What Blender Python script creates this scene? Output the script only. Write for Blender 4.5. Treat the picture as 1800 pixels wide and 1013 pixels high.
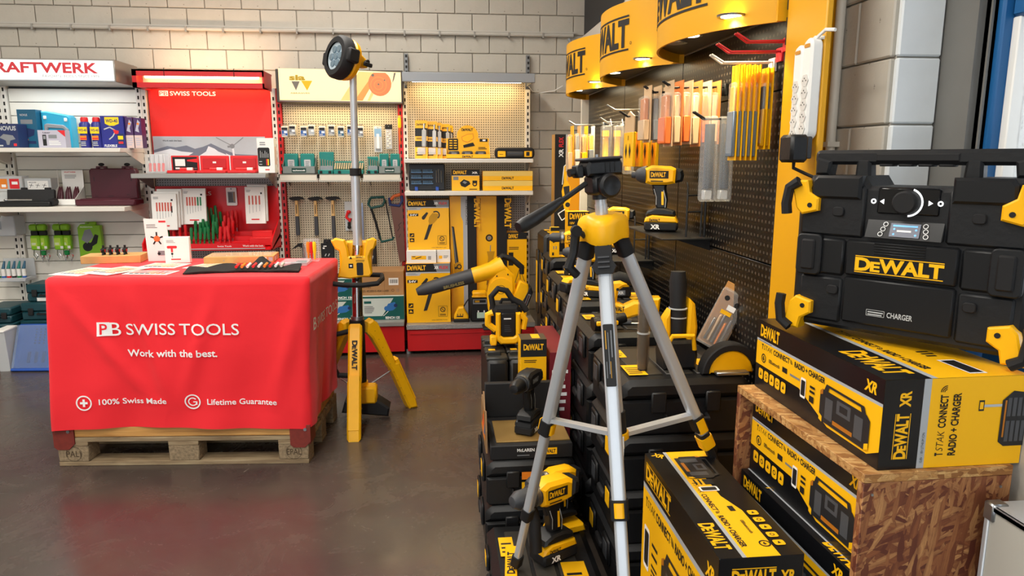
import bpy, bmesh, math, random
from mathutils import Vector, Matrix
random.seed(11)
for o in list(bpy.data.objects):
    bpy.data.objects.remove(o)
S = bpy.context.scene
COL = S.collection
R = math.radians
PI = math.pi

# ------------------------------------------------------------------ camera
cam = bpy.data.cameras.new('camera')
cam.lens = 25.0
cam.sensor_width = 36.0
cam.clip_start = 0.02
camo = bpy.data.objects.new('camera', cam)
camo.location = (0, 0, 1.465)
camo.rotation_euler = (R(90 - 10.3), 0, R(-6.0))
COL.objects.link(camo)
S.camera = camo

# ------------------------------------------------------------------ world, daylight, ceiling light, exposure
W = bpy.data.worlds.new('overcast_sky')
S.world = W
W.use_nodes = True
bg = W.node_tree.nodes['Background']
bg.inputs[0].default_value = (0.86, 0.93, 1.0, 1)
bg.inputs[1].default_value = 2.2
S.view_settings.view_transform = 'Standard'
S.view_settings.look = 'None'
S.view_settings.exposure = 0.28
S.view_settings.gamma = 1.0
S.view_settings.use_curve_mapping = False


def area(name, loc, size, power, col, rot=(0, 0, 0)):
    l = bpy.data.lights.new(name, 'AREA')
    l.shape = 'RECTANGLE'
    l.size, l.size_y = size
    l.energy = power
    l.color = col
    o = bpy.data.objects.new(name, l)
    o.location = loc
    o.rotation_euler = rot
    COL.objects.link(o)
    return o


LAMPS = [(-2.6, 0.6), (-2.6, 3.4), (-0.6, -1.2), (-0.6, 1.6), (-0.6, 4.2), (-4.6, 2.0)]
for lx, ly in LAMPS:
    area('unseen_ceiling_light', (lx, ly, 3.36), (0.25, 1.5), 42, (1.0, 0.95, 0.87))  # unseen lamps, assumed for light from above

# ------------------------------------------------------------------ materials
def lin(h):
    h = h.lstrip('#')
    out = []
    for i in (0, 2, 4):
        c = int(h[i:i + 2], 16) / 255
        out.append(c / 12.92 if c <= 0.04045 else ((c + 0.055) / 1.055) ** 2.4)
    return (*out, 1)


MATS = {}


def mat(name, col, rough=0.5, metal=0.0, emit=0.0, var=0.0, scale=20, bump=0.0, trans=0.0, alpha=1.0, coat=0.0, ior=1.45, spec=None):
    if name in MATS:
        return MATS[name]
    m = bpy.data.materials.new(name)
    m.use_nodes = True
    nt = m.node_tree
    b = nt.nodes['Principled BSDF']
    c = lin(col)
    b.inputs['Base Color'].default_value = c
    b.inputs['Roughness'].default_value = rough
    b.inputs['Metallic'].default_value = metal
    b.inputs['IOR'].default_value = ior
    if spec is not None:
        b.inputs['Specular IOR Level'].default_value = spec
    if emit:
        b.inputs['Emission Color'].default_value = c
        b.inputs['Emission Strength'].default_value = emit
    if trans:
        b.inputs['Transmission Weight'].default_value = trans
    if alpha < 1:
        b.inputs['Alpha'].default_value = alpha
    if coat:
        b.inputs['Coat Weight'].default_value = coat
    if var or bump:
        tc = nt.nodes.new('ShaderNodeTexCoord')
        n = nt.nodes.new('ShaderNodeTexNoise')
        n.inputs['Scale'].default_value = scale
        n.inputs['Detail'].default_value = 4
        nt.links.new(tc.outputs['Object'], n.inputs['Vector'])
        if var:
            mr = nt.nodes.new('ShaderNodeMapRange')
            mr.inputs[1].default_value = 0.25
            mr.inputs[2].default_value = 0.75
            mr.inputs[3].default_value = 1 - var
            mr.inputs[4].default_value = 1 + var
            mx = nt.nodes.new('ShaderNodeMix')
            mx.data_type = 'RGBA'
            mx.blend_type = 'MULTIPLY'
            mx.inputs[0].default_value = 1
            mx.inputs[6].default_value = c
            nt.links.new(n.outputs[0], mr.inputs[0])
            nt.links.new(mr.outputs[0], mx.inputs[7])
            nt.links.new(mx.outputs[2], b.inputs['Base Color'])
        if bump:
            bp = nt.nodes.new('ShaderNodeBump')
            bp.inputs['Strength'].default_value = bump
            bp.inputs['Distance'].default_value = 0.01
            nt.links.new(n.outputs[0], bp.inputs['Height'])
            nt.links.new(bp.outputs[0], b.inputs['Normal'])
    MATS[name] = m
    return m


YEL = mat('tool_yellow', '#FBB905', 0.42, var=0.03, scale=30)
CAR = mat('carton_yellow', '#FBBA0A', 0.34, var=0.03, scale=8)
CBK = mat('carton_black', '#111215', 0.28, var=0.1, scale=8)
BLK = mat('black_plastic', '#121315', 0.45, var=0.12, scale=60, bump=0.06)
RUB = mat('black_rubber', '#121214', 0.68)
DGR = mat('dark_grey_plastic', '#3A3C40', 0.5)
GRY = mat('grey_plastic', '#8A8E92', 0.5)
LGR = mat('light_grey', '#B9BDBE', 0.5)
WHT = mat('white_card', '#ECEBE6', 0.5)
WTX = mat('white_ink', '#F4F4F2', 0.6)
BTX = mat('black_ink', '#141415', 0.6)
YTX = mat('yellow_ink', '#FDBE0C', 0.45)
RTX = mat('red_ink', '#D8242B', 0.5)
GTX = mat('grey_ink', '#7E8286', 0.55)
SIL = mat('silver_ink', '#AEB3B7', 0.4)
ORG = mat('orange_ink', '#E8821E', 0.5)
BLU = mat('blue_ink', '#2A5FA8', 0.5)
TEA = mat('teal_plastic', '#0F7C74', 0.45)
ALU = mat('brushed_aluminium', '#C4C9CE', 0.34, metal=0.45, var=0.04, scale=6)
CHR = mat('chrome', '#DADDE0', 0.12, metal=1.0)
STL = mat('steel', '#9EA2A6', 0.3, metal=0.9)
RED = mat('red_plastic', '#D51F22', 0.4)
CLR = mat('clear_plastic', '#F2F4F4', 0.06, alpha=0.15, coat=0.3)
CLM = mat('cloudy_plastic', '#DDE2E6', 0.15, alpha=0.5)
CRM = mat('cream_lacquer', '#D9D3C2', 0.45)
GRN = mat('green_plastic', '#0E7A3C', 0.3)
WOO = mat('pale_wood', '#C99A5B', 0.55, var=0.15, scale=14)
BRN = mat('brown_cardboard', '#A97F52', 0.75, var=0.05, scale=10)


def tree(name, rough=0.5, metal=0.0):
    """new node material, returns (material, nodes, links, principled, object coordinates)"""
    m = bpy.data.materials.new(name)
    m.use_nodes = True
    nt = m.node_tree
    b = nt.nodes['Principled BSDF']
    b.inputs['Roughness'].default_value = rough
    b.inputs['Metallic'].default_value = metal
    tc = nt.nodes.new('ShaderNodeTexCoord')
    MATS[name] = m
    return m, nt.nodes, nt.links, b, tc.outputs['Object']


def ramp(N, L, src, stops):
    r = N.new('ShaderNodeValToRGB')
    e = r.color_ramp.elements
    while len(e) < len(stops):
        e.new(0.5)
    for k, (p, c) in enumerate(stops):
        e[k].position = p
        e[k].color = lin(c) if isinstance(c, str) else c
    L.new(src, r.inputs[0])
    return r.outputs[0]


def noise(N, L, vec, scale, detail=4, rough=0.5, dist=0.0, sc=None):
    n = N.new('ShaderNodeTexNoise')
    n.inputs['Scale'].default_value = scale
    n.inputs['Detail'].default_value = detail
    n.inputs['Roughness'].default_value = rough
    n.inputs['Distortion'].default_value = dist
    if sc:
        mp = N.new('ShaderNodeMapping')
        mp.inputs['Scale'].default_value = sc
        L.new(vec, mp.inputs[0])
        vec = mp.outputs[0]
    L.new(vec, n.inputs['Vector'])
    return n.outputs[0]


def mixc(N, L, fac, a, b, mode='MIX'):
    mx = N.new('ShaderNodeMix')
    mx.data_type = 'RGBA'
    mx.blend_type = mode
    for idx, v in ((0, fac), (6, a), (7, b)):
        if isinstance(v, (int, float)):
            mx.inputs[idx].default_value = v
        elif isinstance(v, str):
            mx.inputs[idx].default_value = lin(v)
        elif isinstance(v, tuple):
            mx.inputs[idx].default_value = v
        else:
            L.new(v, mx.inputs[idx])
    return mx.outputs[2]


def pegboard(name, col, pitch, rad, ax, rough=0.45, hole='#1a1512', spec=0.5):
    m, N, L, b, co = tree(name, rough)
    b.inputs['Specular IOR Level'].default_value = spec
    sp = N.new('ShaderNodeSeparateXYZ')
    L.new(co, sp.inputs[0])

    def mth(op, a, v=None):
        n = N.new('ShaderNodeMath')
        n.operation = op
        L.new(a, n.inputs[0])
        if v is not None:
            if isinstance(v, float):
                n.inputs[1].default_value = v
            else:
                L.new(v, n.inputs[1])
        return n.outputs[0]
    ds = []
    for k in ax:
        f = mth('FRACT', mth('DIVIDE', sp.outputs[k], pitch))
        d = mth('SUBTRACT', f, 0.5)
        ds.append(mth('MULTIPLY', d, d))
    d2 = mth('ADD', ds[0], ds[1])
    mask = mth('LESS_THAN', d2, (rad / pitch) ** 2)
    n = noise(N, L, co, 6)
    base = mixc(N, L, n, col, col)
    c = mixc(N, L, mask, base, hole)
    L.new(c, b.inputs['Base Color'])
    bp = N.new('ShaderNodeBump')
    bp.inputs['Strength'].default_value = 0.6
    bp.inputs['Distance'].default_value = 0.002
    bp.invert = True
    L.new(mask, bp.inputs['Height'])
    L.new(bp.outputs[0], b.inputs['Normal'])
    return m


PEGB = pegboard('black_pegboard', '#080707', 0.0255, 0.005, (1, 2), 0.3, '#4A443C', 0.35)
PEGW = pegboard('beige_pegboard', '#C4B99F', 0.0185, 0.0042, (0, 2), 0.5, '#2a2019')
PEGG = pegboard('grey_pegboard', '#A3A2A0', 0.0185, 0.0042, (0, 2), 0.5, '#211e1c')

# polished dark floor
FLOOR, N, L, b, co = tree('polished_concrete')
big = noise(N, L, co, 0.55, 6, 0.62, 0.6)
c1 = ramp(N, L, big, [(0.34, '#3A3330'), (0.5, '#4A423C'), (0.66, '#5E5449')])
mid = noise(N, L, co, 3.2, 8, 0.7, 1.2)
c2 = mixc(N, L, 0.4, c1, ramp(N, L, mid, [(0.3, '#38312E'), (0.55, '#4B433D'), (0.75, '#625A50')]))
redn = noise(N, L, co, 0.9, 5, 0.6, 0.5)
c3 = mixc(N, L, ramp(N, L, redn, [(0.48, (0, 0, 0, 1)), (0.66, (.5, .5, .5, 1))]), c2, '#4A2C32')
scr = noise(N, L, co, 7.0, 10, 0.78, 2.0, (1, 0.35, 1))
c4 = mixc(N, L, ramp(N, L, scr, [(0.655, (0, 0, 0, 1)), (0.70, (.6, .6, .6, 1))]), c3, '#9A9084')
L.new(c4, b.inputs['Base Color'])
rr = ramp(N, L, mid, [(0.3, (.16, .16, .16, 1)), (0.7, (.34, .34, .34, 1))])
L.new(rr, b.inputs['Roughness'])

# painted concrete block
BLOCK, N, L, b, co = tree('painted_block', 0.7)
geo = N.new('ShaderNodeObjectInfo')
n1 = noise(N, L, co, 9, 6, 0.6)
c = mixc(N, L, n1, '#BDB7AB', '#ADA79B')
c = mixc(N, L, 0.15, c, ramp(N, L, geo.outputs['Random'], [(0, '#A29C91'), (1, '#C6C0B5')]))
pit = noise(N, L, co, 45, 3, 0.6)
c = mixc(N, L, ramp(N, L, pit, [(0.26, (1, 1, 1, 1)), (0.3, (0, 0, 0, 1))]), c, '#7d766b')
L.new(c, b.inputs['Base Color'])
bp = N.new('ShaderNodeBump')
bp.inputs['Strength'].default_value = 0.35
bp.inputs['Distance'].default_value = 0.006
L.new(noise(N, L, co, 30, 6, 0.7), bp.inputs['Height'])
L.new(bp.outputs[0], b.inputs['Normal'])
MORTAR = mat('painted_mortar', '#B2ACA1', 0.8, var=0.08, scale=25, bump=0.3)

# chip board: several layers of long flakes at different angles
def osb(name, dark, mid, light):
    m, N, L, b, co = tree(name, 0.6)
    col = None
    for k, (rot, sc, seed) in enumerate((((0, .35, .2), (15, 75, 75), 0.0), ((0, 1.25, 1.15), (17, 80, 80), 3.7), ((0, 2.1, 2.0), (14, 70, 70), 8.1), ((0, 2.75, 2.7), (20, 95, 95), 5.3), ((0, 1.7, -.4), (16, 85, 85), 1.9))):
        mp = N.new('ShaderNodeMapping')
        mp.inputs['Location'].default_value = (seed, seed * .7, seed * .3)
        mp.vector_type = 'TEXTURE'
        mp.inputs['Rotation'].default_value = (0, rot[1], 0) if name.startswith('st') else (0, 0, rot[2])
        mp.inputs['Scale'].default_value = tuple(1 / q for q in sc)
        wob = noise(N, L, co, 22, 3)
        vm = N.new('ShaderNodeVectorMath')
        vm.operation = 'MULTIPLY_ADD'
        L.new(wob, vm.inputs[0])
        vm.inputs[1].default_value = (.012, .012, .012)
        L.new(co, vm.inputs[2])
        L.new(vm.outputs[0], mp.inputs[0])
        v = N.new('ShaderNodeTexVoronoi')
        v.inputs['Scale'].default_value = 1.0
        L.new(mp.outputs[0], v.inputs['Vector'])
        sp = N.new('ShaderNodeSeparateColor')
        L.new(v.outputs['Color'], sp.inputs[0])
        tone = ramp(N, L, sp.outputs[0], [(0.08, dark), (0.45, mid), (0.92, light)])
        gr = noise(N, L, mp.outputs[0], 1.5, 5, .65, .4, (.4, 2.0, 2.0))
        tone = mixc(N, L, ramp(N, L, gr, [(.35, (.5, .5, .5, 1)), (.6, (0, 0, 0, 1))]), tone, dark)
        edge = ramp(N, L, v.outputs['Distance'], [(.55, (0, 0, 0, 1)), (.85, (.45, .45, .45, 1))])
        tone = mixc(N, L, edge, tone, dark)
        if col is None:
            col = tone
        else:
            pick = ramp(N, L, sp.outputs[1], [(0.56, (0, 0, 0, 1)), (0.62, (1, 1, 1, 1))])
            col = mixc(N, L, pick, col, tone)
    L.new(col, b.inputs['Base Color'])
    bp = N.new('ShaderNodeBump')
    bp.inputs['Strength'].default_value = 0.35
    bp.inputs['Distance'].default_value = 0.003
    L.new(col, bp.inputs['Height'])
    L.new(bp.outputs[0], b.inputs['Normal'])
    return m


OSB = osb('chip_board', '#8A5A2E', '#B98548', '#D8AE70')
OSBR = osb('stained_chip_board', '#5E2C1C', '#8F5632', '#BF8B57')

# red cloth
CLOTH, N, L, b, co = tree('red_cloth', 0.75)
b.inputs['Sheen Weight'].default_value = 0.15
c = mixc(N, L, noise(N, L, co, 3, 4), '#EE1422', '#F81E2C')
L.new(c, b.inputs['Base Color'])
bp = N.new('ShaderNodeBump')
bp.inputs['Strength'].default_value = 0.3
bp.inputs['Distance'].default_value = 0.02
L.new(noise(N, L, co, 4.0, 3, 0.5, 0.3, (1.6, 1.6, 1.6)), bp.inputs['Height'])
L.new(bp.outputs[0], b.inputs['Normal'])

# raw pallet timber
TIMB, N, L, b, co = tree('pallet_timber', 0.8)
g = noise(N, L, co, 9, 6, 0.6, 0.6, (0.6, 4, 7))
L.new(ramp(N, L, g, [(0.3, '#6E5A42'), (0.5, '#8F7A5C'), (0.7, '#A99676')]), b.inputs['Base Color'])
COLL, N, L, b, co = tree('collar_timber', 0.65)
g = noise(N, L, co, 5, 6, 0.6, 0.8, (0.5, 3, 9))
L.new(ramp(N, L, g, [(0.3, '#A8733A'), (0.5, '#CB9550'), (0.7, '#DDB06C')]), b.inputs['Base Color'])
CHIP = mat('pressed_chip_block', '#8E7B60', 0.9, var=0.35, scale=70, bump=0.5)


# ------------------------------------------------------------------ mesh helpers
def finish(o, parent, smooth):
    me = o.data
    if smooth:
        me.shade_smooth()
        me.set_sharp_from_angle(angle=R(38))
    COL.objects.link(o)
    if parent is not None:
        o.parent = parent
    return o


class MB:
    """collects solids, then becomes ONE mesh object"""

    def __init__(s, M=None):
        s.v, s.f, s.k, s.mats = [], [], [], []
        s.M = M

    def add(s, vs, fs, m=None):
        n = len(s.v)
        if s.M is not None:
            vs = [tuple(s.M @ Vector(p)) for p in vs]
        s.v += [tuple(p) for p in vs]
        s.f += [tuple(i + n for i in q) for q in fs]
        if m is not None and m not in s.mats:
            s.mats.append(m)
        s.k += [s.mats.index(m) if m is not None else 0] * len(fs)
        return s

    def box(s, x0, x1, y0, y1, z0, z1, ch=0.0, m=None):
        if ch <= 0:
            vs = [(x, y, z) for z in (z0, z1) for y in (y0, y1) for x in (x0, x1)]
            fs = [(0, 2, 3, 1), (4, 5, 7, 6), (0, 1, 5, 4), (2, 6, 7, 3), (0, 4, 6, 2), (1, 3, 7, 5)]
            return s.add(vs, fs, m)
        ch = min(ch, (x1 - x0) * .49, (y1 - y0) * .49, (z1 - z0) * .49)
        vs = []
        for sz in (0, 1):
            for sy in (0, 1):
                for sx in (0, 1):
                    X, Y, Z = (x0, x1)[sx], (y0, y1)[sy], (z0, z1)[sz]
                    dx, dy, dz = (ch, -ch)[sx], (ch, -ch)[sy], (ch, -ch)[sz]
                    vs += [(X, Y + dy, Z + dz), (X + dx, Y, Z + dz), (X + dx, Y + dy, Z)]
        c = lambda a, b_, d: (d * 4 + b_ * 2 + a) * 3
        fs = []
        for a in (0, 1):
            fs.append(tuple(c(a, p, q) for p, q in ((0, 0), (1, 0), (1, 1), (0, 1))))
            fs.append(tuple(c(p, a, q) + 1 for p, q in ((0, 0), (1, 0), (1, 1), (0, 1))))
            fs.append(tuple(c(p, q, a) + 2 for p, q in ((0, 0), (1, 0), (1, 1), (0, 1))))
        for a in (0, 1):
            for d in (0, 1):
                fs.append((c(0, a, d) + 1, c(1, a, d) + 1, c(1, a, d) + 2, c(0, a, d) + 2))
                fs.append((c(a, 0, d), c(a, 1, d), c(a, 1, d) + 2, c(a, 0, d) + 2))
                fs.append((c(a, d, 0), c(a, d, 1), c(a, d, 1) + 1, c(a, d, 0) + 1))
        for i in range(8):
            fs.append((i * 3, i * 3 + 1, i * 3 + 2))
        return s.add(vs, fs, m)

    def cyl(s, p0, p1, r0, r1=None, n=14, m=None, cap=True):
        r1 = r0 if r1 is None else r1
        p0, p1 = Vector(p0), Vector(p1)
        d = (p1 - p0).normalized()
        a = d.orthogonal().normalized()
        b_ = d.cross(a)
        vs = []
        for p, r in ((p0, r0), (p1, r1)):
            for i in range(n):
                t = 2 * PI * (i + .5) / n
                vs.append(p + a * (r * math.cos(t)) + b_ * (r * math.sin(t)))
        fs = [(i, (i + 1) % n, n + (i + 1) % n, n + i) for i in range(n)]
        if cap:
            fs += [tuple(range(n))[::-1], tuple(range(n, 2 * n))]
        return s.add(vs, fs, m)

    def tube(s, pts, r, n=8, m=None, closed=False):
        pts = [Vector(p) for p in pts]
        rs = r if isinstance(r, (list, tuple)) else [r] * len(pts)
        vs, fs = [], []
        up = None
        for i, p in enumerate(pts):
            q0 = pts[i - 1] if (i or closed) else p
            q1 = pts[(i + 1) % len(pts)] if (i + 1 < len(pts) or closed) else p
            d = (q1 - q0).normalized()
            if up is None:
                up = d.orthogonal().normalized()
            up = (up - d * up.dot(d))
            up = up.normalized() if up.length > 1e-6 else d.orthogonal().normalized()
            w = d.cross(up)
            for k in range(n):
                t = 2 * PI * k / n
                vs.append(p + (up * math.cos(t) + w * math.sin(t)) * rs[i])
        m_ = len(pts)
        for i in range(m_ if closed else m_ - 1):
            j = (i + 1) % m_
            for k in range(n):
                k2 = (k + 1) % n
                fs.append((i * n + k, i * n + k2, j * n + k2, j * n + k))
        if not closed:
            fs += [tuple(range(n))[::-1], tuple(range((m_ - 1) * n, m_ * n))]
        return s.add(vs, fs, m)

    def prism(s, poly, ax, lo, hi, ch=0.0, m=None):
        """polygon in the plane across axis ax ('x': (y,z), 'y': (x,z), 'z': (x,y)) pushed from lo to hi"""
        A = sum(poly[i - 1][0] * poly[i][1] - poly[i][0] * poly[i - 1][1] for i in range(len(poly)))
        if A < 0:
            poly = poly[::-1]

        def inset(d):
            out = []
            n = len(poly)
            for i in range(n):
                a, b_, c_ = Vector(poly[i - 1]), Vector(poly[i]), Vector(poly[(i + 1) % n])
                e1, e2 = (b_ - a).normalized(), (c_ - b_).normalized()
                n1, n2 = Vector((-e1.y, e1.x)), Vector((-e2.y, e2.x))
                k = n1 + n2
                k = k.normalized() if k.length > 1e-6 else n1
                den = max(0.35, k.dot(n1))
                out.append(tuple(b_ + k * (d / den)))
            return out
        put = {'x': lambda p, t: (t, p[0], p[1]), 'y': lambda p, t: (p[0], t, p[1]), 'z': lambda p, t: (p[0], p[1], t)}[ax]
        rings = [(poly, lo), (poly, hi)]
        if ch > 0:
            q = inset(ch)
            rings = [(q, lo), (poly, lo + ch), (poly, hi - ch), (q, hi)]
        n = len(poly)
        vs = [put(p, t) for ring, t in rings for p in ring]
        fs = []
        for r in range(len(rings) - 1):
            for i in range(n):
                j = (i + 1) % n
                fs.append((r * n + i, r * n + j, (r + 1) * n + j, (r + 1) * n + i))
        fs += [tuple(range(n))[::-1], tuple(range((len(rings) - 1) * n, len(rings) * n))]
        return s.add(vs, fs, m)

    def lathe(s, prof, c=(0, 0, 0), ax='z', n=20, m=None, cap=True):
        vs, fs = [], []
        for r, h in prof:
            for i in range(n):
                t = 2 * PI * i / n
                a, b_ = r * math.cos(t), r * math.sin(t)
                p = {'z': (a, b_, h), 'x': (h, a, b_), 'y': (a, h, b_)}[ax]
                vs.append((p[0] + c[0], p[1] + c[1], p[2] + c[2]))
        k = len(prof)
        for j in range(k - 1):
            for i in range(n):
                i2 = (i + 1) % n
                fs.append((j * n + i, j * n + i2, (j + 1) * n + i2, (j + 1) * n + i))
        if cap:
            fs += [tuple(range(n))[::-1], tuple(range((k - 1) * n, k * n))]
        return s.add(vs, fs, m)

    def ball(s, c, rx, ry=None, rz=None, m=None, n=12, k=7):
        ry = rx if ry is None else ry
        rz = rx if rz is None else rz
        prof = []
        for j in range(k + 1):
            t = -PI / 2 + PI * j / k
            prof.append((max(1e-4, math.cos(t)), math.sin(t)))
        vs, fs = [], []
        for r, h in prof:
            for i in range(n):
                t = 2 * PI * i / n
                vs.append((c[0] + rx * r * math.cos(t), c[1] + ry * r * math.sin(t), c[2] + rz * h))
        for j in range(k):
            for i in range(n):
                i2 = (i + 1) % n
                fs.append((j * n + i, j * n + i2, (j + 1) * n + i2, (j + 1) * n + i))
        return s.add(vs, fs, m)

    def mesh(s, name, m=None):
        me = bpy.data.meshes.new(name)
        me.from_pydata(s.v, [], s.f)
        ms = s.mats if s.mats else [m or GRY]
        for q in ms:
            me.materials.append(q)
        if len(ms) > 1:
            me.polygons.foreach_set('material_index', s.k)
        bm = bmesh.new()
        bm.from_mesh(me)
        bmesh.ops.recalc_face_normals(bm, faces=bm.faces)
        bm.to_mesh(me)
        bm.free()
        return me

    def build(s, name, m=None, parent=None, smooth=True, **tags):
        o = bpy.data.objects.new(name, s.mesh(name, m))
        for k, v in tags.items():
            o[k] = v
        return finish(o, parent, smooth)


def rrect(w, h, r, n=4, cx=0.0, cy=0.0):
    out = []
    for ox, oy, a0 in ((w / 2 - r, h / 2 - r, 0), (-w / 2 + r, h / 2 - r, 90), (-w / 2 + r, -h / 2 + r, 180), (w / 2 - r, -h / 2 + r, 270)):
        for i in range(n + 1):
            t = R(a0 + 90 * i / n)
            out.append((cx + ox + r * math.cos(t), cy + oy + r * math.sin(t)))
    return out


def disc(cx, cy, r, n=20, a0=0, a1=360):
    full = abs(a1 - a0) >= 360
    return [(cx + r * math.cos(R(a0 + (a1 - a0) * i / (n if full else n - 1))), cy + r * math.sin(R(a0 + (a1 - a0) * i / (n if full else n - 1)))) for i in range(n)]


def thing(name, label, cat, loc=(0, 0, 0), rz=0.0, group=None, rot=None):
    o = bpy.data.objects.new(name, None)
    o.empty_display_size = 0.05
    o.location = loc
    o.rotation_euler = rot if rot else (0, 0, R(rz))
    o['label'] = label
    o['category'] = cat
    if group:
        o['group'] = group
    COL.objects.link(o)
    return o


def tag(o, label, cat, group=None):
    o['label'] = label
    o['category'] = cat
    if group:
        o['group'] = group
    return o


def copy_thing(src, loc, rot, label, group=None):
    c = src.copy()
    COL.objects.link(c)
    c.location = loc
    c.rotation_euler = rot
    c['label'] = label
    if group:
        c['group'] = group

    def kids(a, b_):
        for ch in list(a.children):
            d = ch.copy()
            COL.objects.link(d)
            d.parent = b_
            kids(ch, d)
    kids(src, c)
    return c


# ------------------------------------------------------------------ flat print and lettering
TXT = {}


def glyphs(txt, bold):
    key = (txt, bold)
    if key not in TXT:
        cu = bpy.data.curves.new('lettering', 'FONT')
        cu.body = txt
        cu.size = 1.0
        cu.resolution_u = 3
        cu.offset = bold
        ob = bpy.data.objects.new('lettering', cu)
        me = bpy.data.meshes.new_from_object(ob)
        vs = [(v.co.x, v.co.y) for v in me.vertices]
        fs = [tuple(p.vertices) for p in me.polygons]
        bpy.data.objects.remove(ob)
        bpy.data.curves.remove(cu)
        bpy.data.meshes.remove(me)
        TXT[key] = (vs, fs)
    return TXT[key]


CAPH = max(v[1] for v in glyphs('H', 0.0)[0])


class PR:
    """flat print on one face: origin + u + v axes (metres); later items lie over earlier ones"""

    def __init__(s, o, u, v, eps=0.0005):
        s.o, s.u, s.v = Vector(o), Vector(u).normalized(), Vector(v).normalized()
        s.n = s.u.cross(s.v)
        s.eps = eps
        s.items = []

    def p(s, pts, m):
        s.items.append((list(pts), [tuple(range(len(pts)))], m))
        return s

    def r(s, x0, y0, x1, y1, m):
        return s.p([(x0, y0), (x1, y0), (x1, y1), (x0, y1)], m)

    def c(s, cx, cy, r, m, n=18):
        return s.p(disc(cx, cy, r, n), m)

    def ring(s, cx, cy, r0, r1, m, n=24, a0=0, a1=360):
        a, b_ = disc(cx, cy, r0, n + (a1 - a0 < 360), a0, a1), disc(cx, cy, r1, n + (a1 - a0 < 360), a0, a1)
        k = len(a)
        fs = [(i, (i + 1) % k, k + (i + 1) % k, k + i) for i in range(k if a1 - a0 >= 360 else k - 1)]
        s.items.append((a + b_, fs, m))
        return s

    def line(s, pts, w, m):
        for (ax, ay), (bx, by) in zip(pts, pts[1:]):
            d = math.hypot(bx - ax, by - ay) or 1e-6
            nx, ny = -(by - ay) / d * w / 2, (bx - ax) / d * w / 2
            s.items.append(([(ax + nx, ay + ny), (ax - nx, ay - ny), (bx - nx, by - ny), (bx + nx, by + ny)], [(0, 1, 2, 3)], m))
        return s

    def t(s, txt, x, y, h, m, w=None, bold=0.012, rot=0.0, al='l', shear=0.0):
        vs, fs = glyphs(txt, bold)
        if not vs:
            return s
        k = h / CAPH
        x0, x1 = min(v[0] for v in vs), max(v[0] for v in vs)
        kx = w / (x1 - x0) if w else k
        wid = (x1 - x0) * kx
        off = {'l': 0, 'c': -wid / 2, 'r': -wid}[al]
        ca, sa = math.cos(R(rot)), math.sin(R(rot))
        out = []
        for a, b_ in vs:
            px, py = (a - x0) * kx + off + shear * b_ * k, b_ * k
            out.append((x + px * ca - py * sa, y + px * sa + py * ca))
        s.items.append((out, fs, m))
        return s

    def logo(s, x, y, w, h, m, rot=0.0, bars=False, shear=0.0):
        """the yellow tool maker's word mark in a box w x h"""
        ca, sa = math.cos(R(rot)), math.sin(R(rot))

        def P(a, b_):
            return (x + a * ca - b_ * sa, y + a * sa + b_ * ca)
        b0, hh = (0.14 * h, 0.72 * h) if bars else (0.0, h)
        for tx, a, ww, kh in (('D', 0, .19, 1), ('E', .185, .115, .74), ('WALT', .285, .715, 1)):
            q = P(a * w, b0)
            s.t(tx, q[0], q[1], hh * kh, m, ww * w, 0.04, rot, 'l', shear)
        if bars:
            for b1, b2 in ((0, .05), (.95, 1)):
                s.p([P(0, b1 * h), P(w, b1 * h), P(w, b2 * h), P(0, b2 * h)], m)
        return s

    def lines(s, x0, y0, x1, y1, n, m, fill=0.45, rag=0.3):
        """n rows of tiny illegible copy"""
        st = (y1 - y0) / n
        for i in range(n):
            e = x0 + (x1 - x0) * (1 - rag * random.random())
            s.r(x0, y0 + st * i, e, y0 + st * (i + fill), m)
        return s

    def build(s, parent, name='print', wrap=None, cut=0.0):
        vs, fs, k, ms = [], [], [], []
        for j, (pts, faces, m) in enumerate(s.items):
            if cut:
                bm = bmesh.new()
                bv = [bm.verts.new((p[0], p[1], 0)) for p in pts]
                for f in faces:
                    try:
                        bm.faces.new([bv[i] for i in f])
                    except ValueError:
                        pass
                lo, hi = min(p[0] for p in pts), max(p[0] for p in pts)
                x = lo + cut
                while x < hi:
                    bmesh.ops.bisect_plane(bm, geom=bm.verts[:] + bm.edges[:] + bm.faces[:], plane_co=(x, 0, 0), plane_no=(1, 0, 0))
                    x += cut
                bm.verts.index_update()
                pts = [(v.co.x, v.co.y) for v in bm.verts]
                faces = [tuple(v.index for v in f.verts) for f in bm.faces]
                bm.free()
            n = len(vs)
            d = s.eps * (j * 0.12 + 1)
            for a, b_ in pts:
                vs.append(wrap(a, b_, d) if wrap else tuple(s.o + s.u * a + s.v * b_ + s.n * d))
            fs += [tuple(i + n for i in q) for q in faces]
            if m not in ms:
                ms.append(m)
            k += [ms.index(m)] * len(faces)
        me = bpy.data.meshes.new(name)
        me.from_pydata(vs, [], fs)
        for m in ms:
            me.materials.append(m)
        me.polygons.foreach_set('material_index', k)
        o = bpy.data.objects.new(name, me)
        COL.objects.link(o)
        o.parent = parent
        return o


def front(x0, y0, z0):      # face towards -y
    return PR((x0, y0, z0), (1, 0, 0), (0, 0, 1))


def left(x0, y1, z0):       # face towards -x, u runs towards -y
    return PR((x0, y1, z0), (0, -1, 0), (0, 0, 1))


def top(x0, y0, z1):
    return PR((x0, y0, z1), (1, 0, 0), (0, 1, 0))


# ------------------------------------------------------------------ the room
def struct(o):
    o['kind'] = 'structure'
    return o


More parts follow.
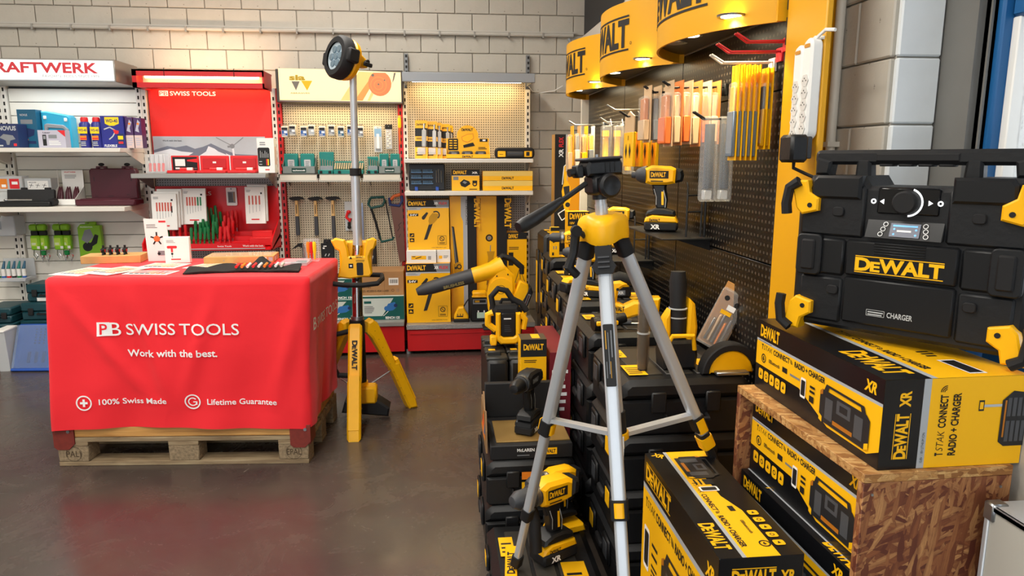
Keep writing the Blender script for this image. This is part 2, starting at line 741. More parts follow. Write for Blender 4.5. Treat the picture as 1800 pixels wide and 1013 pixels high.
struct(MB().box(-6.2, 1.75, -4.2, 6.1, -0.1, 0).build('floor', FLOOR))
struct(MB().box(-6.2, 1.75, -4.2, 6.1, 3.45, 3.55).build('ceiling', mat('ceiling_white', '#D8D4CC', 0.8)))
wb = struct(MB().box(-6.2, 1.75, 5.858, 6.05, 0, 3.45).build('wall_back', MORTAR))
struct(MB().box(-6.3, -6.1, -4.2, 6.1, 0, 3.45).build('wall_left', mat('plaster', '#CFC9BC', 0.8, var=0.04, scale=3)))
m = MB()
m.box(-6.1, -4.6, -4.2, -4.05, 0, 3.45).box(0.6, 1.75, -4.2, -4.05, 0, 3.45).box(-4.6, 0.6, -4.2, -4.05, 2.9, 3.45)
struct(m.build('wall_rear', MATS['plaster']))
# right wall with the window recess
m = MB()
m.box(1.208, 1.75, 1.83, 5.858, 0, 3.45).box(1.36, 1.75, 0.35, 1.83, 0, 0.95).box(1.36, 1.75, 0.35, 1.83, 2.7, 3.45).box(1.208, 1.75, -4.05, 0.35, 0, 3.45)
m.box(1.208, 1.36, 0.35, 1.83, 0, 0.9)
wr = struct(m.build('wall_right', MORTAR))
WHB = mat('daylit_painted_block', '#DDE2E4', 0.7, var=0.04, scale=12, bump=0.2)  # block paint whitened: window daylight put into the colour


def blocks(parent, cells, ax, at, mt):
    cache = {}
    for a0, a1, z0, z1 in cells:
        key = (round(a1 - a0, 3), round(z1 - z0, 3))
        if key not in cache:
            w, h = key
            q = MB()
            if ax == 'y':
                q.box(.0025, w - .0025, -.008, .01, .0025, h - .0025, .004)
            else:
                q.box(-.008, .01, .0025, w - .0025, .0025, h - .0025, .004)
            me = q.mesh('block', mt)
            cache[key] = me
        o = bpy.data.objects.new('block', cache[key])
        o.location = (a0, at, z0) if ax == 'y' else (at, a0, z0)
        o.parent = parent
        COL.objects.link(o)


cells = []
bw, bh = 0.268, 0.148
zr = 2.43 - 16 * bh
for i in range(23):
    z = zr + i * bh
    if z < 0.02 or z > 2.95:
        continue
    x = -3.45 + (bw / 2 if i % 2 else 0)
    if z < 1.9:
        while x < 0.5:
            x += bw
    while x < 1.2:
        cells.append((x, min(x + bw, 1.205), z, z + bh))
        x += bw
blocks(wb, cells, 'y', 5.85, BLOCK)
cells = []
bh2, bw2 = 0.172, 0.36
for i in range(14):
    z = 1.555 - 8 * bh2 + i * bh2
    y = 1.83 - (0.2 if i % 2 else 0)
    while y < 5.8:
        y1 = min(y + bw2, 5.85)
        if y1 > 1.83 and (y < 2.5 or z > 2.1 or y > 5.0):
            cells.append((max(y, 1.83), y1, z, z + bh2))
        y += bw2
blocks(wr, [c for c in cells if c[2] > 0.6], 'x', 1.2, BLOCK)
# reveal beside the window, its daylight put in as white: blocks facing the camera
cells = [(1.2, 1.325, 1.555 - 4 * bh2 + i * bh2, 1.555 - 3 * bh2 + i * bh2) for i in range(9)]
blocks(wr, cells, 'y', 1.822, WHB)
# steel post, blue window frame, wired glass
POSTG = mat('grey_steel_paint', '#6E6D69', 0.5, var=0.12, scale=5)
struct(MB().box(1.325, 1.41, 1.70, 1.825, 0.9, 2.75).box(1.345, 1.40, 1.68, 1.70, 0.9, 2.75).build('trim_1', POSTG))
WBL = mat('window_blue', '#1F5E96', 0.4, var=0.04, scale=6)
w1 = thing('window_1', 'blue framed wired glass window', 'window', (0, 0, 0))
w1['kind'] = 'structure'
m = MB()
m.box(1.36, 1.45, 1.662, 1.76, 0.93, 2.7, .006).box(1.345, 1.43, 1.68, 1.72, 0.93, 2.7, .006).box(1.38, 1.45, 0.35, 1.63, 0.93, 1.03, .006).box(1.38, 1.45, 0.35, 1.66, 1.80, 1.9, .006).box(1.36, 1.45, 0.3, 0.42, 0.93, 2.7, .006).box(1.38, 1.45, .42, 1.63, 2.6, 2.7, .006)
m.build('window_frame', WBL, w1)
MB().box(1.385, 1.44, 1.638, 1.662, 1.03, 1.80, .003).box(1.40, 1.44, .42, 1.6, 1.03, 1.05).box(1.40, 1.44, .42, 1.6, 1.78, 1.8).build('glazing_bead', WHT, w1)
GLS, N, L, b, co = tree('wired_glass', 0.25)
b.inputs['Transmission Weight'].default_value = 1.0
b.inputs['IOR'].default_value = 1.12
sp = N.new('ShaderNodeTexVoronoi')
sp.inputs['Scale'].default_value = 55
L.new(co, sp.inputs['Vector'])
bp = N.new('ShaderNodeBump')
bp.inputs['Strength'].default_value = 0.6
bp.inputs['Distance'].default_value = 0.01
L.new(sp.outputs['Distance'], bp.inputs['Height'])
L.new(bp.outputs[0], b.inputs['Normal'])
MB().box(1.415, 1.421, .42, 1.64, 1.05, 1.78).build('pane', GLS, w1, smooth=False)
MB().box(1.415, 1.421, .42, 1.63, 1.9, 2.6).build('pane', GLS, w1, smooth=False)
m = MB()
for i in range(56):
    y = 0.44 + i * 0.021
    m.box(1.4105, 1.4115, y, y + .0009, 1.05, 1.78)
for i in range(35):
    z = 1.06 + i * 0.021
    m.box(1.4105, 1.4115, .42, 1.6, z, z + .0009)
m.build('wire_mesh', DGR, w1, smooth=False)['kind'] = 'stuff'
# pipe along the back wall, clips
struct(MB().tube([(-5.9, 5.815, 2.425), (1.1, 5.815, 2.425)], 0.014).box(-5.9, 1.12, 5.815, 5.835, 2.44, 2.452).build('trim_2', mat('pipe_paint', '#B5B1A8', 0.55)))
m = MB()
for i in range(16):
    x = -3.2 + i * .27
    m.box(x, x + .012, 5.797, 5.84, 2.40, 2.44)
m.build('trim_3', mat('clip_grey', '#8E8B84', 0.6))['kind'] = 'structure'
# upper ledge and dark opening above the canopies
struct(MB().box(1.17, 1.215, 2.0, 5.838, 2.30, 2.42, .004).build('trim_4', mat('ledge_white', '#D5D0C6', 0.6)))
struct(MB().box(1.19, 1.207, 4.6, 5.838, 2.42, 3.4).build('trim_5', mat('dark_shutter', '#232427', 0.5)))
# service pipe and thin cable on the right wall
struct(MB().tube([(1.175, 2.06, 0.3), (1.175, 2.06, 3.4)], 0.014, 10).box(1.155, 1.2, 2.04, 2.08, 1.50, 1.515).build('trim_6', mat('conduit_white', '#CFCBC0', 0.45)))
cab = MB().tube([(1.19, 2.16 + 0.02 * math.sin(i * .9), 1.2 + i * .1) for i in range(16)], 0.004, 6).build('cable', mat('cable_white', '#D8D4C9', 0.5))
tag(cab, 'thin white cable running up the block wall beside the conduit', 'cable')
# unseen ceiling luminaires, assumed as the room's overhead lights
for k, (lx, ly) in enumerate(LAMPS):
    t = thing('unseen_ceiling_lamp', 'long fluorescent ceiling lamp ' + ('behind the camera on the left', 'above the slat-board shelving', 'above the entrance', 'above the aisle by the tripod', 'above the light tower', 'along the left wall')[k], 'lamp', (lx, ly, 3.40), 0, 'ceiling lamps')
    MB().box(-.16, .16, -.78, .78, 0, .05, .01).build('housing', WHT, t)
    for q in (-.07, .07):
        MB().cyl((q, -.74, -.015), (q, .74, -.015), .013, n=8).build('tube', mat('tube_glow', '#FFF6E6', 0.5, emit=4.0), t)

# ================================================================== shelving along the back wall
SHW = mat('shelf_white', '#DCD8CE', 0.4)
SLAT = mat('slat_white', '#E2DED2', 0.45, var=0.02, scale=4)
SHG = mat('shelf_grey', '#9C9C98', 0.4, metal=0.3)
SLOT = mat('slot_dark', '#1C1A19', 0.8)
REDM = mat('red_lacquer', '#C41A1E', 0.4)
UPG = mat('upright_grey', '#77797B', 0.45, metal=0.4)
BU = [-4.13, -3.15, -2.175, -1.20, -0.25, 0.745]


def upright(parent, x, z1, mt, y=5.745):
    u = MB().box(x - .018, x + .018, y - .03, 5.838, 0, z1, .002).build('upright', mt, parent)
    q = MB()
    n = int((z1 - 0.3) / 0.05)
    for i in range(n):
        z = 0.3 + i * 0.05
        q.box(x - .006, x + .006, y - .0308, y - .029, z, z + .026)
    q.build('slots', SLOT, u, smooth=False)['kind'] = 'stuff'


def shelf(parent, x0, x1, y0, z, mt, th=0.03, br=True, y1=5.72):
    s = MB().box(x0, x1, y0, y1, z - th, z, .003).build('shelf', mt, parent)
    if br:
        for x in (x0 + .006, x1 - .006):
            MB().prism([(y0 + .1, z - th), (5.715, z - th), (5.715, z - th - .085), (5.68, z - th - .085)], 'x', x - .003, x + .003).build('bracket', mt, s, smooth=False)
    return s


# bay of white slat boards, plus its neighbour that only peeps in at the picture edge
for k, lab in ((1, 'white slat-board shelving bay with two long white shelves under the white sign'), (0, 'neighbouring white slat-board bay at the far left picture edge')):
    t = thing('shelving_bay', lab, 'shelving', ((BU[k] + BU[k + 1]) / 2, 5.7, 0))
    t.location = (0, 0, 0)
    upright(t, BU[k] + .0185, 2.02, SHW)
    upright(t, BU[k + 1] - .0185, 2.02, SHW)
    x0, x1 = BU[k] + .04, BU[k + 1] - .04
    me = MB().box(0, x1 - x0, 0, .018, .002, .096, .002).mesh('slat_board', SLAT)
    for i in range(17):
        o = bpy.data.objects.new('slat_board', me)
        o.location = (x0, 5.738, 0.30 + i * .0985)
        o.parent = t
        COL.objects.link(o)
    MB().box(x0, x1, 5.757, 5.83, 0.28, 2.0).build('back_panel', DGR, t)
    shelf(t, BU[k] + .01, BU[k + 1] - .012, 5.30, 1.54, SHW)
    shelf(t, BU[k] + .01, BU[k + 1] - .012, 5.28, 1.133, SHW, .033)
    MB().box(BU[k] + .01, BU[k + 1] - .01, 5.33, 5.72, 0.14, 0.17, .003).box(BU[k] + .01, BU[k + 1] - .01, 5.35, 5.37, 0, 0.14).build('base_deck', SHG, t)

# illuminated white sign above it
SGN = mat('lit_white_acrylic', '#E9ECE9', 0.4, emit=0.5)
t = thing('light_box_sign', 'white illuminated fascia sign with bold red lettering above the slat boards', 'sign', (0, 0, 0))
MB().box(-3.16, -2.18, 5.33, 5.715, 1.985, 2.135, .003).build('housing', mat('sign_housing', '#8F8C86', 0.35, metal=0.5), t)
fc = MB().box(-3.15, -2.19, 5.324, 5.331, 1.995, 2.125).build('sign_face', SGN, t)
SRED = mat('sign_red', '#C8303A', 0.5)
front(0, 5.324, 0).t('KRAFTWERK', -2.29, 2.043, 0.064, SRED, 0.742, 0.03, 0, 'r').t('FAVORITE TOOLS SINCE 1979', -2.285, 2.012, 0.017, GTX, .365, 0.0, 0, 'r').ring(-2.277, 2.098, .006, .0075, GTX).build(fc, 'lettering')
front(0, 5.3295, 0).r(-3.15, 1.988, -2.19, 1.994, ALU).build(t, 'edge_strip')

area('sign_lamp_light', (-2.67, 5.56, 1.98), (.85, .1), 2.2, (.95, .98, 1.0))
# bay with red hood
t = thing('shelving_bay', 'red back-panelled shelving bay with a glowing red lamp hood', 'shelving', (0, 0, 0))
upright(t, BU[2] + .0185, 1.99, SHW)
upright(t, BU[3] - .0185, 1.99, SHW)
MB().box(-2.13, -1.245, 5.742, 5.76, .3, 1.345, 0).build('perforated_panel', PEGG, t)
rp = MB().box(-2.13, -1.245, 5.735, 5.76, 1.345, 2.0, .002).build('red_panel', mat('red_panel', '#E8261C', 0.4), t)
p = front(0, 5.735, 0)
p.r(-2.05, 1.928, -1.985, 1.966, WTX).t('PB', -2.047, 1.933, .028, mat('red_panel', '', 0), .058, 0.0).t('SWISS TOOLS', -1.972, 1.932, .030, WTX, .33, 0.01)
p.build(rp, 'lettering')
s = shelf(t, BU[2] + .03, BU[3] - .02, 5.33, 1.362, SHG, .033)
hood = MB()
hood.box(-2.13, -1.225, 5.47, 5.74, 2.078, 2.09).box(-2.13, -1.225, 5.47, 5.48, 2.045, 2.09).box(-2.13, -1.225, 5.47, 5.482, 1.965, 2.0).box(-2.13, -1.225, 5.48, 5.6, 1.965, 1.972)
hood.box(-2.13, -2.10, 5.47, 5.72, 1.965, 2.08).box(-1.235, -1.225, 5.47, 5.72, 1.965, 2.08)
h = hood.build('lamp_hood', REDM, t)
MB().box(-2.09, -1.24, 5.56, 5.565, 1.972, 2.075).build('reflector', mat('hood_reflector', '#F6E6C4', 0.5), h)
MB().cyl((-2.06, 5.52, 2.045), (-1.27, 5.52, 2.045), .011, n=10).build('tube', mat('warm_tube', '#FFD9A0', 0.5, emit=9.0), h)
for x in (-1.91, -1.43):
    MB().tube([(x, 5.468, 2.035), (x, 5.468, 2.1), (x, 5.49, 2.1)], .002, 5).build('wire_clip', SLOT, h)
area('hood_lamp_light', (-1.66, 5.66, 2.07), (.8, .05), 2.6, (1, .72, .42), (R(20), 0, 0))
area('hood_lamp_uplight', (-1.66, 5.60, 2.11), (.8, .05), 3.0, (1, .70, .42), (R(150), 0, 0))
MB().box(-2.15, -1.225, 5.33, 5.72, 0.14, 0.17, .003).build('base_deck', SHG, t)

# poster strip with mountains and a wind turbine
po = MB().box(-2.12, -1.30, 5.726, 5.731, 1.37, 1.632)
po = po.build('poster', mat('poster_sky', '#AEB6BD', 0.5, var=0.08, scale=6))
tag(po, 'landscape poster strip with snowy mountains and a wind turbine on the red bay', 'poster')
p = front(-2.12, 5.726, 1.37)
SN, MT = mat('poster_snow', '#DDE2E8', 0.5), mat('poster_rock', '#6E7585', 0.5)
p.p([(0, .16), (.1, .19), (.16, .18), (.24, .195), (.3, .17), (.36, .185), (.42, .21), (.5, .17), (.6, .13), (.82, .12), (.82, 0), (0, 0)], MT)
p.p([(0, .14), (.12, .17), (.2, .15), (.3, .14), (.40, .19), (.47, .16), (.56, .12), (.82, .10), (.82, 0), (0, 0)], SN)
p.p([(.3, .1), (.38, .15), (.4, .19), (.36, .185), (.25, .12)], MT).p([(.42, .19), (.47, .15), (.53, .125), (.5, .17)], MT)
p.t('Work with the best.', .07, .225, .011, BTX, .14)
p.line([(.585, .08), (.578, .19)], .014, SN).line([(.578, .19), (.46, .255)], .006, GTX).line([(.578, .19), (.66, .255)], .006, GTX).c(.575, .19, .018, GTX).line([(.575, .19), (.54, .185)], .016, GTX)
p.build(po, 'picture')

# bay with perforated grey board and warm lit sign
t = thing('shelving_bay', 'perforated grey board bay with hanging hand tools and red side uprights', 'shelving', (0, 0, 0))
upright(t, BU[3] + .0185, 1.99, REDM)
upright(t, BU[4] - .0185, 1.99, REDM)
MB().box(-1.16, -.29, 5.742, 5.76, .2, 1.90).build('perforated_panel', PEGW, t)
MB().box(-1.19, -.262, 5.27, 5.72, 0.225, 0.258, .003).build('base_deck', SHG, t)
MB().box(-1.19, -.262, 5.285, 5.30, 0.025, 0.222, .002).build('kick_panel', REDM, t)
for k, (a, b_) in enumerate(((-1.172, -.886), (-.880, -.565), (-.556, -.266))):
    q = MB().box(a, b_, 5.53, 5.70, 1.345, 1.351, .001).box(a, b_, 5.53, 5.536, 1.295, 1.352).box(a, a + .006, 5.53, 5.70, 1.32, 1.351).box(b_ - .006, b_, 5.53, 5.70, 1.32, 1.351)
    q = q.build('hanging_tray', mat('tray_metal', '#B4AE9E', 0.35, metal=0.5), t)
    MB().box(a + .01, b_ - .01, 5.527, 5.53, 1.305, 1.345, .001).build('price_rail', CRM, q)
    MB().prism([(5.56, 1.343), (5.735, 1.343), (5.735, 1.255)], 'x', a + .04, a + .044).build('bracket', DGR, q, smooth=False)
t = thing('light_box_sign', 'warm lit cream fascia sign with yellow and grey triangles and wood photo', 'sign', (0, 0, 0))
MB().box(-1.158, -.235, 5.55, 5.715, 1.875, 2.112, .004).build('housing', mat('sign_frame_dark', '#3A342C', 0.4), t)
WSG = mat('warm_lit_acrylic', '#F7DCA0', 0.4, emit=0.5)
fc = MB().prism([(-1.135, 1.892), (-.25, 1.885), (-.25, 2.098), (-.70, 2.112), (-1.135, 2.116)], 'y', 5.544, 5.551).build('sign_face', WSG, t)
p = front(-1.135, 5.544, 1.885)
T1, T2 = mat('sign_grey', '#6E675E', 0.5), mat('sign_yellow', '#D0A000', 0.5, emit=.25)
p.p([(.09, .14), (.15, .14), (.12, .075)], T1).p([(.16, .145), (.24, .145), (.20, .075)], T2)
p.t('sia', .075, .15, .036, mat('sign_gold', '#A98A12', .5, emit=.1), .115, 0.045).t('ABRASIVES', .078, .052, .009, mat('sign_olive', '#7A6A2A', .5), .14, 0.01)
p.build(fc, 'lettering')
p = front(-1.135, 5.544, 1.885)
W1, W2, W3 = mat('sign_wood_a', '#EDB871', 0.5, emit=.35), mat('sign_wood_b', '#D98C48', 0.5, emit=.3), mat('sign_wood_c', '#CE7848', 0.5, emit=.25)
p.p([(.44, .008), (.56, .008), (.69, .21), (.58, .214)], W1).p([(.54, .006), (.60, .006), (.69, .15), (.69, .205)], W2).p([(.635, .006), (.655, .006), (.69, .07), (.69, .12)], W1)
p.p([(.73 + .085 * math.cos(R(a)), min(.208, .13 + .09 * math.sin(R(a)))) for a in range(0, 360, 15)], W3).ring(.72, .12, .03, .034, W2).ring(.72, .12, .055, .059, W2).c(.72, .125, .006, T1).c(.68, .19, .01, T1).c(.765, .155, .005, T1)
p.p([(.82, .13), (.835, .16), (.85, .21), (.835, .208), (.828, .17)], T1)
p.build(fc, 'picture')
MB().tube([(-1.14, 5.546, 1.885), (-.245, 5.546, 1.878)], .006, 6).build('edge_trim', STL, t)
area('sign_lamp_light', (-.70, 5.62, 1.865), (.8, .08), 2.6, (1, .74, .42))

# bay of boxed tools with grey lamp hood
t = thing('shelving_bay', 'perforated shelving bay with grey lamp hood full of yellow and black boxes', 'shelving', (0, 0, 0))
upright(t, BU[4] + .0185, 2.0, SHW)
upright(t, BU[5] - .0185, 2.0, SHW)
for x in (BU[4] + .035, BU[5] - .005):
    u = MB().box(x - .016, x + .012, 5.80, 5.838, 1.9, 2.27, .002).build('upright', UPG, t)
    q = MB()
    for i in range(5):
        q.box(x - .008, x + .006, 5.798, 5.80, 2.08 + i * .04, 2.1 + i * .04)
    q.build('slots', SLOT, u, smooth=False)
MB().box(-.213, .708, 5.742, 5.76, 1.47, 2.06).build('perforated_panel', PEGW, t)
MB().box(-.213, .708, 5.742, 5.76, .2, 1.468).build('perforated_panel', PEGG, t)
h = MB().box(-.232, .732, 5.345, 5.36, 2.012, 2.08, .004).box(-.225, .725, 5.35, 5.72, 2.066, 2.078).box(-.225, -.215, 5.35, 5.72, 2.02, 2.07).box(.715, .725, 5.35, 5.72, 2.02, 2.07)
h = h.build('lamp_hood', mat('hood_grey', '#8C9196', 0.4), t)
MB().cyl((-.17, 5.6, 2.045), (.66, 5.6, 2.045), .011, n=10).build('tube', MATS['warm_tube'], h)
area('hood_lamp_light', (.25, 5.62, 2.03), (.8, .05), 2.7, (1, .70, .34), (R(12), 0, 0))
MB().tube([(.72, 5.60, 2.01), (.76, 5.70, 1.985), (.82, 5.80, 1.98), (.95, 5.82, 2.0), (1.02, 5.82, 2.04)], .004, 6).build('cord', WHT, h)
for z, th in ((1.466, .03), (1.228, .032)):
    shelf(t, -.235, .722, 5.345, z, SHW, th)
TRD = mat('tread_plate', '#A8A9A8', 0.35, metal=0.6, bump=0.8, scale=160)
MB().box(-.245, .735, 5.27, 5.72, 0.195, 0.232, .003).build('base_deck', TRD, t)
kp = MB().box(-.24, .73, 5.285, 5.30, 0.025, 0.190, .002).build('kick_panel', REDM, t)
MB().box(-.22, .71, 5.279, 5.286, .155, .175, .002).build('lip', REDM, kp)
for x in (-.235, .72):
    MB().cyl((x, 5.32, 0), (x, 5.32, .03), .018, n=10).build('foot', GRY, t)

# corner loop of pipe where the two walls meet
o = MB().tube([(1.06, 5.80, 2.40), (1.10, 5.79, 2.33), (1.15, 5.80, 2.30), (1.175, 5.80, 2.34), (1.16, 5.80, 2.40)], .014, 8).build('pipe_bend', GRY)
tag(o, 'bent grey pipe end in the corner under the ledge', 'pipe')

# ================================================================== goods on the left shelves
def carton(name, label, cat, x0, x1, y0, y1, z0, z1, mt, rz=0.0, ch=0.0015, group=None, tilt=0.0):
    w, d, h = x1 - x0, y1 - y0, z1 - z0
    o = MB().box(-w / 2, w / 2, 0, d, 0, h, ch).build(name, mt, None, False)
    o.location = ((x0 + x1) / 2, y0, z0)
    o.rotation_euler = (R(tilt), 0, R(rz))
    tag(o, label, cat, group)
    return o, w, d, h


NAVY = mat('navy_card', '#22305A', 0.4)
WDB = mat('royal_blue_card', '#2A2F86', 0.35)
TURQ = mat('turquoise_plastic', '#2AA3C8', 0.4)
PETR = mat('petrol_card', '#1B5A78', 0.4)
LILA = mat('pale_lilac_card', '#B9B7C6', 0.4)
MARO = mat('maroon_plastic', '#4A1A26', 0.42)
SKIN = mat('poster_orange', '#E06A2C', 0.5)

# --- upper white shelf
o, w, d, h = carton('stapler_box', 'dark navy tool box with white lettering at the left end of the shelf', 'box', -3.06, -2.905, 5.42, 5.54, 1.541, 1.706, NAVY)
front(-w / 2, 0, 0).t('NOVUS', .03, .12, .028, LGR, .115, .03).p([(.03, .07), (.06, .095), (.12, .085), (.135, .06), (.10, .05), (.09, .02), (.075, .02), (.07, .05)], GTX).r(.02, .01, .05, .02, LGR).r(.12, .012, .14, .03, RTX).build(o)
o, w, d, h = carton('tool_box', 'tall petrol blue carton standing beside the turquoise case', 'box', -2.965, -2.838, 5.545, 5.63, 1.541, 1.812, PETR)
front(-w / 2, 0, 0).t('NOVUS', .02, .225, .014, LGR, .05, .02).r(.02, .17, .10, .20, GTX).p([(.02, .1), (.06, .14), (.11, .13), (.10, .09), (.05, .07)], NAVY).r(.02, .03, .11, .05, NAVY).r(.03, .055, .06, .065, ORG).build(o)
t = thing('tool_case', 'turquoise plastic tool case with a grey carry handle on the shelf', 'case', (-2.735, 5.60, 1.541))
MB().prism([(-.10, 0), (.10, 0), (.10, .215), (.085, .235), (-.06, .262), (-.10, .262)], 'y', 0, .10, .008).build('shell', TURQ, t)
MB().prism([(-.075, .12), (-.075, .165), (-.055, .175), (.055, .165), (.085, .135), (.085, .10), (.07, .10), (.068, .125), (.05, .14), (-.05, .145), (-.06, .12)], 'y', -.018, .01, .004).build('handle', GRY, t)
MB().box(-.08, -.06, -.008, .004, .205, .23, .003).box(.06, .08, -.008, .004, .19, .215, .003).build('latch', WHT, t)
o, w, d, h = carton('laser_box', 'pale lilac carton with a red corner in front of the turquoise case', 'box', -2.766, -2.585, 5.40, 5.47, 1.541, 1.662, LILA)
front(-w / 2, 0, 0).p([(.13, .121), (.181, .121), (.181, .075)], RTX).r(.03, .015, .055, .09, BTX).r(.035, .06, .05, .082, GRY).lines(.07, .02, .16, .055, 3, WHT).r(.07, .065, .125, .09, GTX).t('Laser', .035, .1, .01, BTX, .05).build(o)
t = thing('spray_can_pack', 'blue and yellow twin spray can pack on the white shelf', 'spray pack', (-2.435, 5.42, 1.541))
for k in (0, 1):
    c = MB().lathe([(.034, 0), (.036, .006), (.036, .165), (.026, .182)], (-.04 + k * .08, .04, 0)).build('can', WDB, t)
    MB().lathe([(.025, .180), (.025, .204), (.02, .215)], (-.04 + k * .08, .04, 0), n=14).build('cap', RED, c)
    p = front(-.07 + k * .08, -.0, 0)
    p.p([(.0, .10), (.06, .10), (.06, .145), (0, .145)], mat('can_yellow', '#F2D21B', .4)).t('WD-40', .004, .115, .016, NAVY, .052, .03).r(.008, .055, .052, .085, ORG).r(.01, .06, .05, .07, RTX).lines(.012, .015, .05, .05, 3, LGR).build(c)
o, w, d, h = carton('spray_carton', 'broad blue carton with yellow shield and spray nozzle picture', 'box', -2.36, -2.205, 5.44, 5.51, 1.541, 1.765, WDB)
p = front(-w / 2, 0, 0)
p.p([(.03, .215), (.125, .215), (.125, .17), (.09, .155), (.06, .155), (.03, .17)], MATS['can_yellow']).t('WD-40', .037, .178, .022, NAVY, .08, .03)
p.line([(.02, .13), (.06, .145), (.10, .12), (.075, .08), (.05, .06)], .008, LGR).p([(.08, .13), (.12, .12), (.115, .095), (.09, .1)], RTX).r(.105, .02, .15, .10, NAVY).r(.11, .06, .145, .085, MATS['can_yellow']).r(.112, .03, .143, .045, RTX).t('FLEXIBLE', .015, .008, .016, WTX, .085, .02)
p.build(o)
for k, (a, lab) in enumerate(((-2.203, 'left'), (-2.145, 'right'))):
    o, w, d, h = carton('lubricant_box', 'slim purple and white lubricant carton, %s one of the pair' % lab, 'box', a, a + .052, 5.46, 5.54, 1.541, 1.758 - .006 * k, mat('purple_card', '#4B2E5E', .4))
    front(-w / 2, 0, 0).r(0, 0, .052, .09, mat('pink_card', '#D9C2BC', .5)).p([(.008, .12), (.03, .2), (.045, .18), (.03, .14), (.035, .11)], LILA).c(.03, .17, .008, ORG).lines(.008, .02, .045, .08, 4, LILA).build(o)

# --- second white shelf
t = thing('clear_organizer', 'clear plastic packet with orange bits at the left picture edge', 'package', (-3.03, 5.50, 1.134))
MB().box(-.10, .07, 0, .10, .10, .21, .004).build('shell', CLM, t)
front(-.10, -.0005, .10).r(.02, .02, .07, .09, ORG).r(.085, .02, .15, .09, RTX).r(.03, .03, .06, .05, WTX).r(.10, .05, .14, .07, WTX).build(t)
MB().box(-.10, .07, .005, .10, 0, .099, .004).build('lower_shell', CLM, t)
o, w, d, h = carton('instrument_box', 'white carton with black drawings behind the open black case', 'box', -2.955, -2.775, 5.52, 5.62, 1.134, 1.327, LGR)
p = front(-w / 2, 0, 0).r(.02, .11, .16, .175, WHT)
for k in range(3):
    p.line([(.035 + k * .045, .125), (.05 + k * .045, .155)], .003, BTX).line([(.03 + k * .045, .145), (.058 + k * .045, .14)], .003, BTX)
p.t('MEASURE', .03, .16, .007, BTX, .05).build(o)
t = thing('tool_case', 'open black plastic case with chrome tool lying on the lower white shelf', 'case', (-2.90, 5.34, 1.134))
MB().box(-.17, .19, 0, .12, 0, .035, .006).build('base', BLK, t)
MB().prism([(.11, .02), (.135, .02), (.15, .11), (.125, .115)], 'x', -.15, .17, .004).build('lid', BLK, t)
MB().cyl((-.11, .05, .045), (.06, .04, .045), .007, n=8).ball((-.12, .05, .045), .018, .012, .008).build('wrench', CHR, t)
for x in (-.06, .1):
    MB().box(x, x + .04, .13, .15, .11, .128, .003).build('latch', RUB, t)
MB().cyl((.185, .03, .03), (.185, .09, .03), .025, n=14).build('hinge', RUB, t)
t = thing('counter_display', 'white card display box holding dark red pliers', 'display', (-2.675, 5.465, 1.134))
MB().prism([(0, 0), (.16, 0), (.16, .25), (.155, .25), (.15, .13), (0, .045)], 'x', -.10, -.097).build('side', WHT, t, smooth=False)
MB().prism([(0, 0), (.16, 0), (.16, .25), (.155, .25), (.15, .13), (0, .045)], 'x', .077, .08).build('side', WHT, t, smooth=False)
MB().box(-.10, .08, 0, .16, 0, .003).box(-.10, .08, 0, .003, 0, .045).box(-.07, .08, .155, .16, 0, .25).build('tray', WHT, t, smooth=False)
front(-.06, .1545, .17).t('KRAFTWERK', .01, .06, .009, RTX, .08).lines(.01, .02, .11, .05, 3, GTX).build(t)
for k in range(3):
    MB().tube([(-.07 + k * .055, .06 + .02 * (k % 2), .01), (-.065 + k * .055, .09, .09), (-.07 + k * .055, .11, .13)], [.012, .014, .004], 8).tube([(-.045 + k * .055, .06 + .02 * (k % 2), .01), (-.052 + k * .055, .09, .09), (-.055 + k * .055, .11, .13)], [.012, .014, .004], 8).build('pliers', MARO, t)
t = thing('tool_case', 'large maroon plastic case standing open on the lower white shelf', 'case', (-2.36, 5.38, 1.134))
MB().box(-.20, .205, 0, .17, 0, .045, .008).box(-.17, .17, .02, .15, .044, .05).build('base', MARO, t)
MB().prism([(-.165, .03), (.165, .03), (.165, .245), (.15, .262), (-.15, .262), (-.165, .245)], 'y', .175, .235, .008).build('lid', MARO, t)
MB().prism([(-.12, .255), (-.115, .278), (-.05, .278), (-.045, .255), (-.06, .255), (-.065, .266), (-.10, .266), (-.105, .255)], 'y', .185, .22, .002).build('latch', MARO, t)
MB().prism([(.06, .255), (.065, .278), (.13, .278), (.135, .255), (.12, .255), (.115, .266), (.08, .266), (.075, .255)], 'y', .185, .22, .002).build('latch', MARO, t)
MB().ball((-.083, .2, .29), .022, .01, .012).build('catch', RUB, t)
MB().ball((.097, .2, .29), .022, .01, .012).build('catch', RUB, t)
front(-.165, .1745, 0).r(.03, .06, .05, .063, BTX).r(.12, .06, .16, .063, BTX).r(.25, .07, .27, .073, BTX).r(.03, .17, .034, .2, BTX).r(.29, .17, .294, .2, BTX).build(t)

# --- hanging green strap packs
LIME = mat('lime_card', '#7FB51E', 0.4)


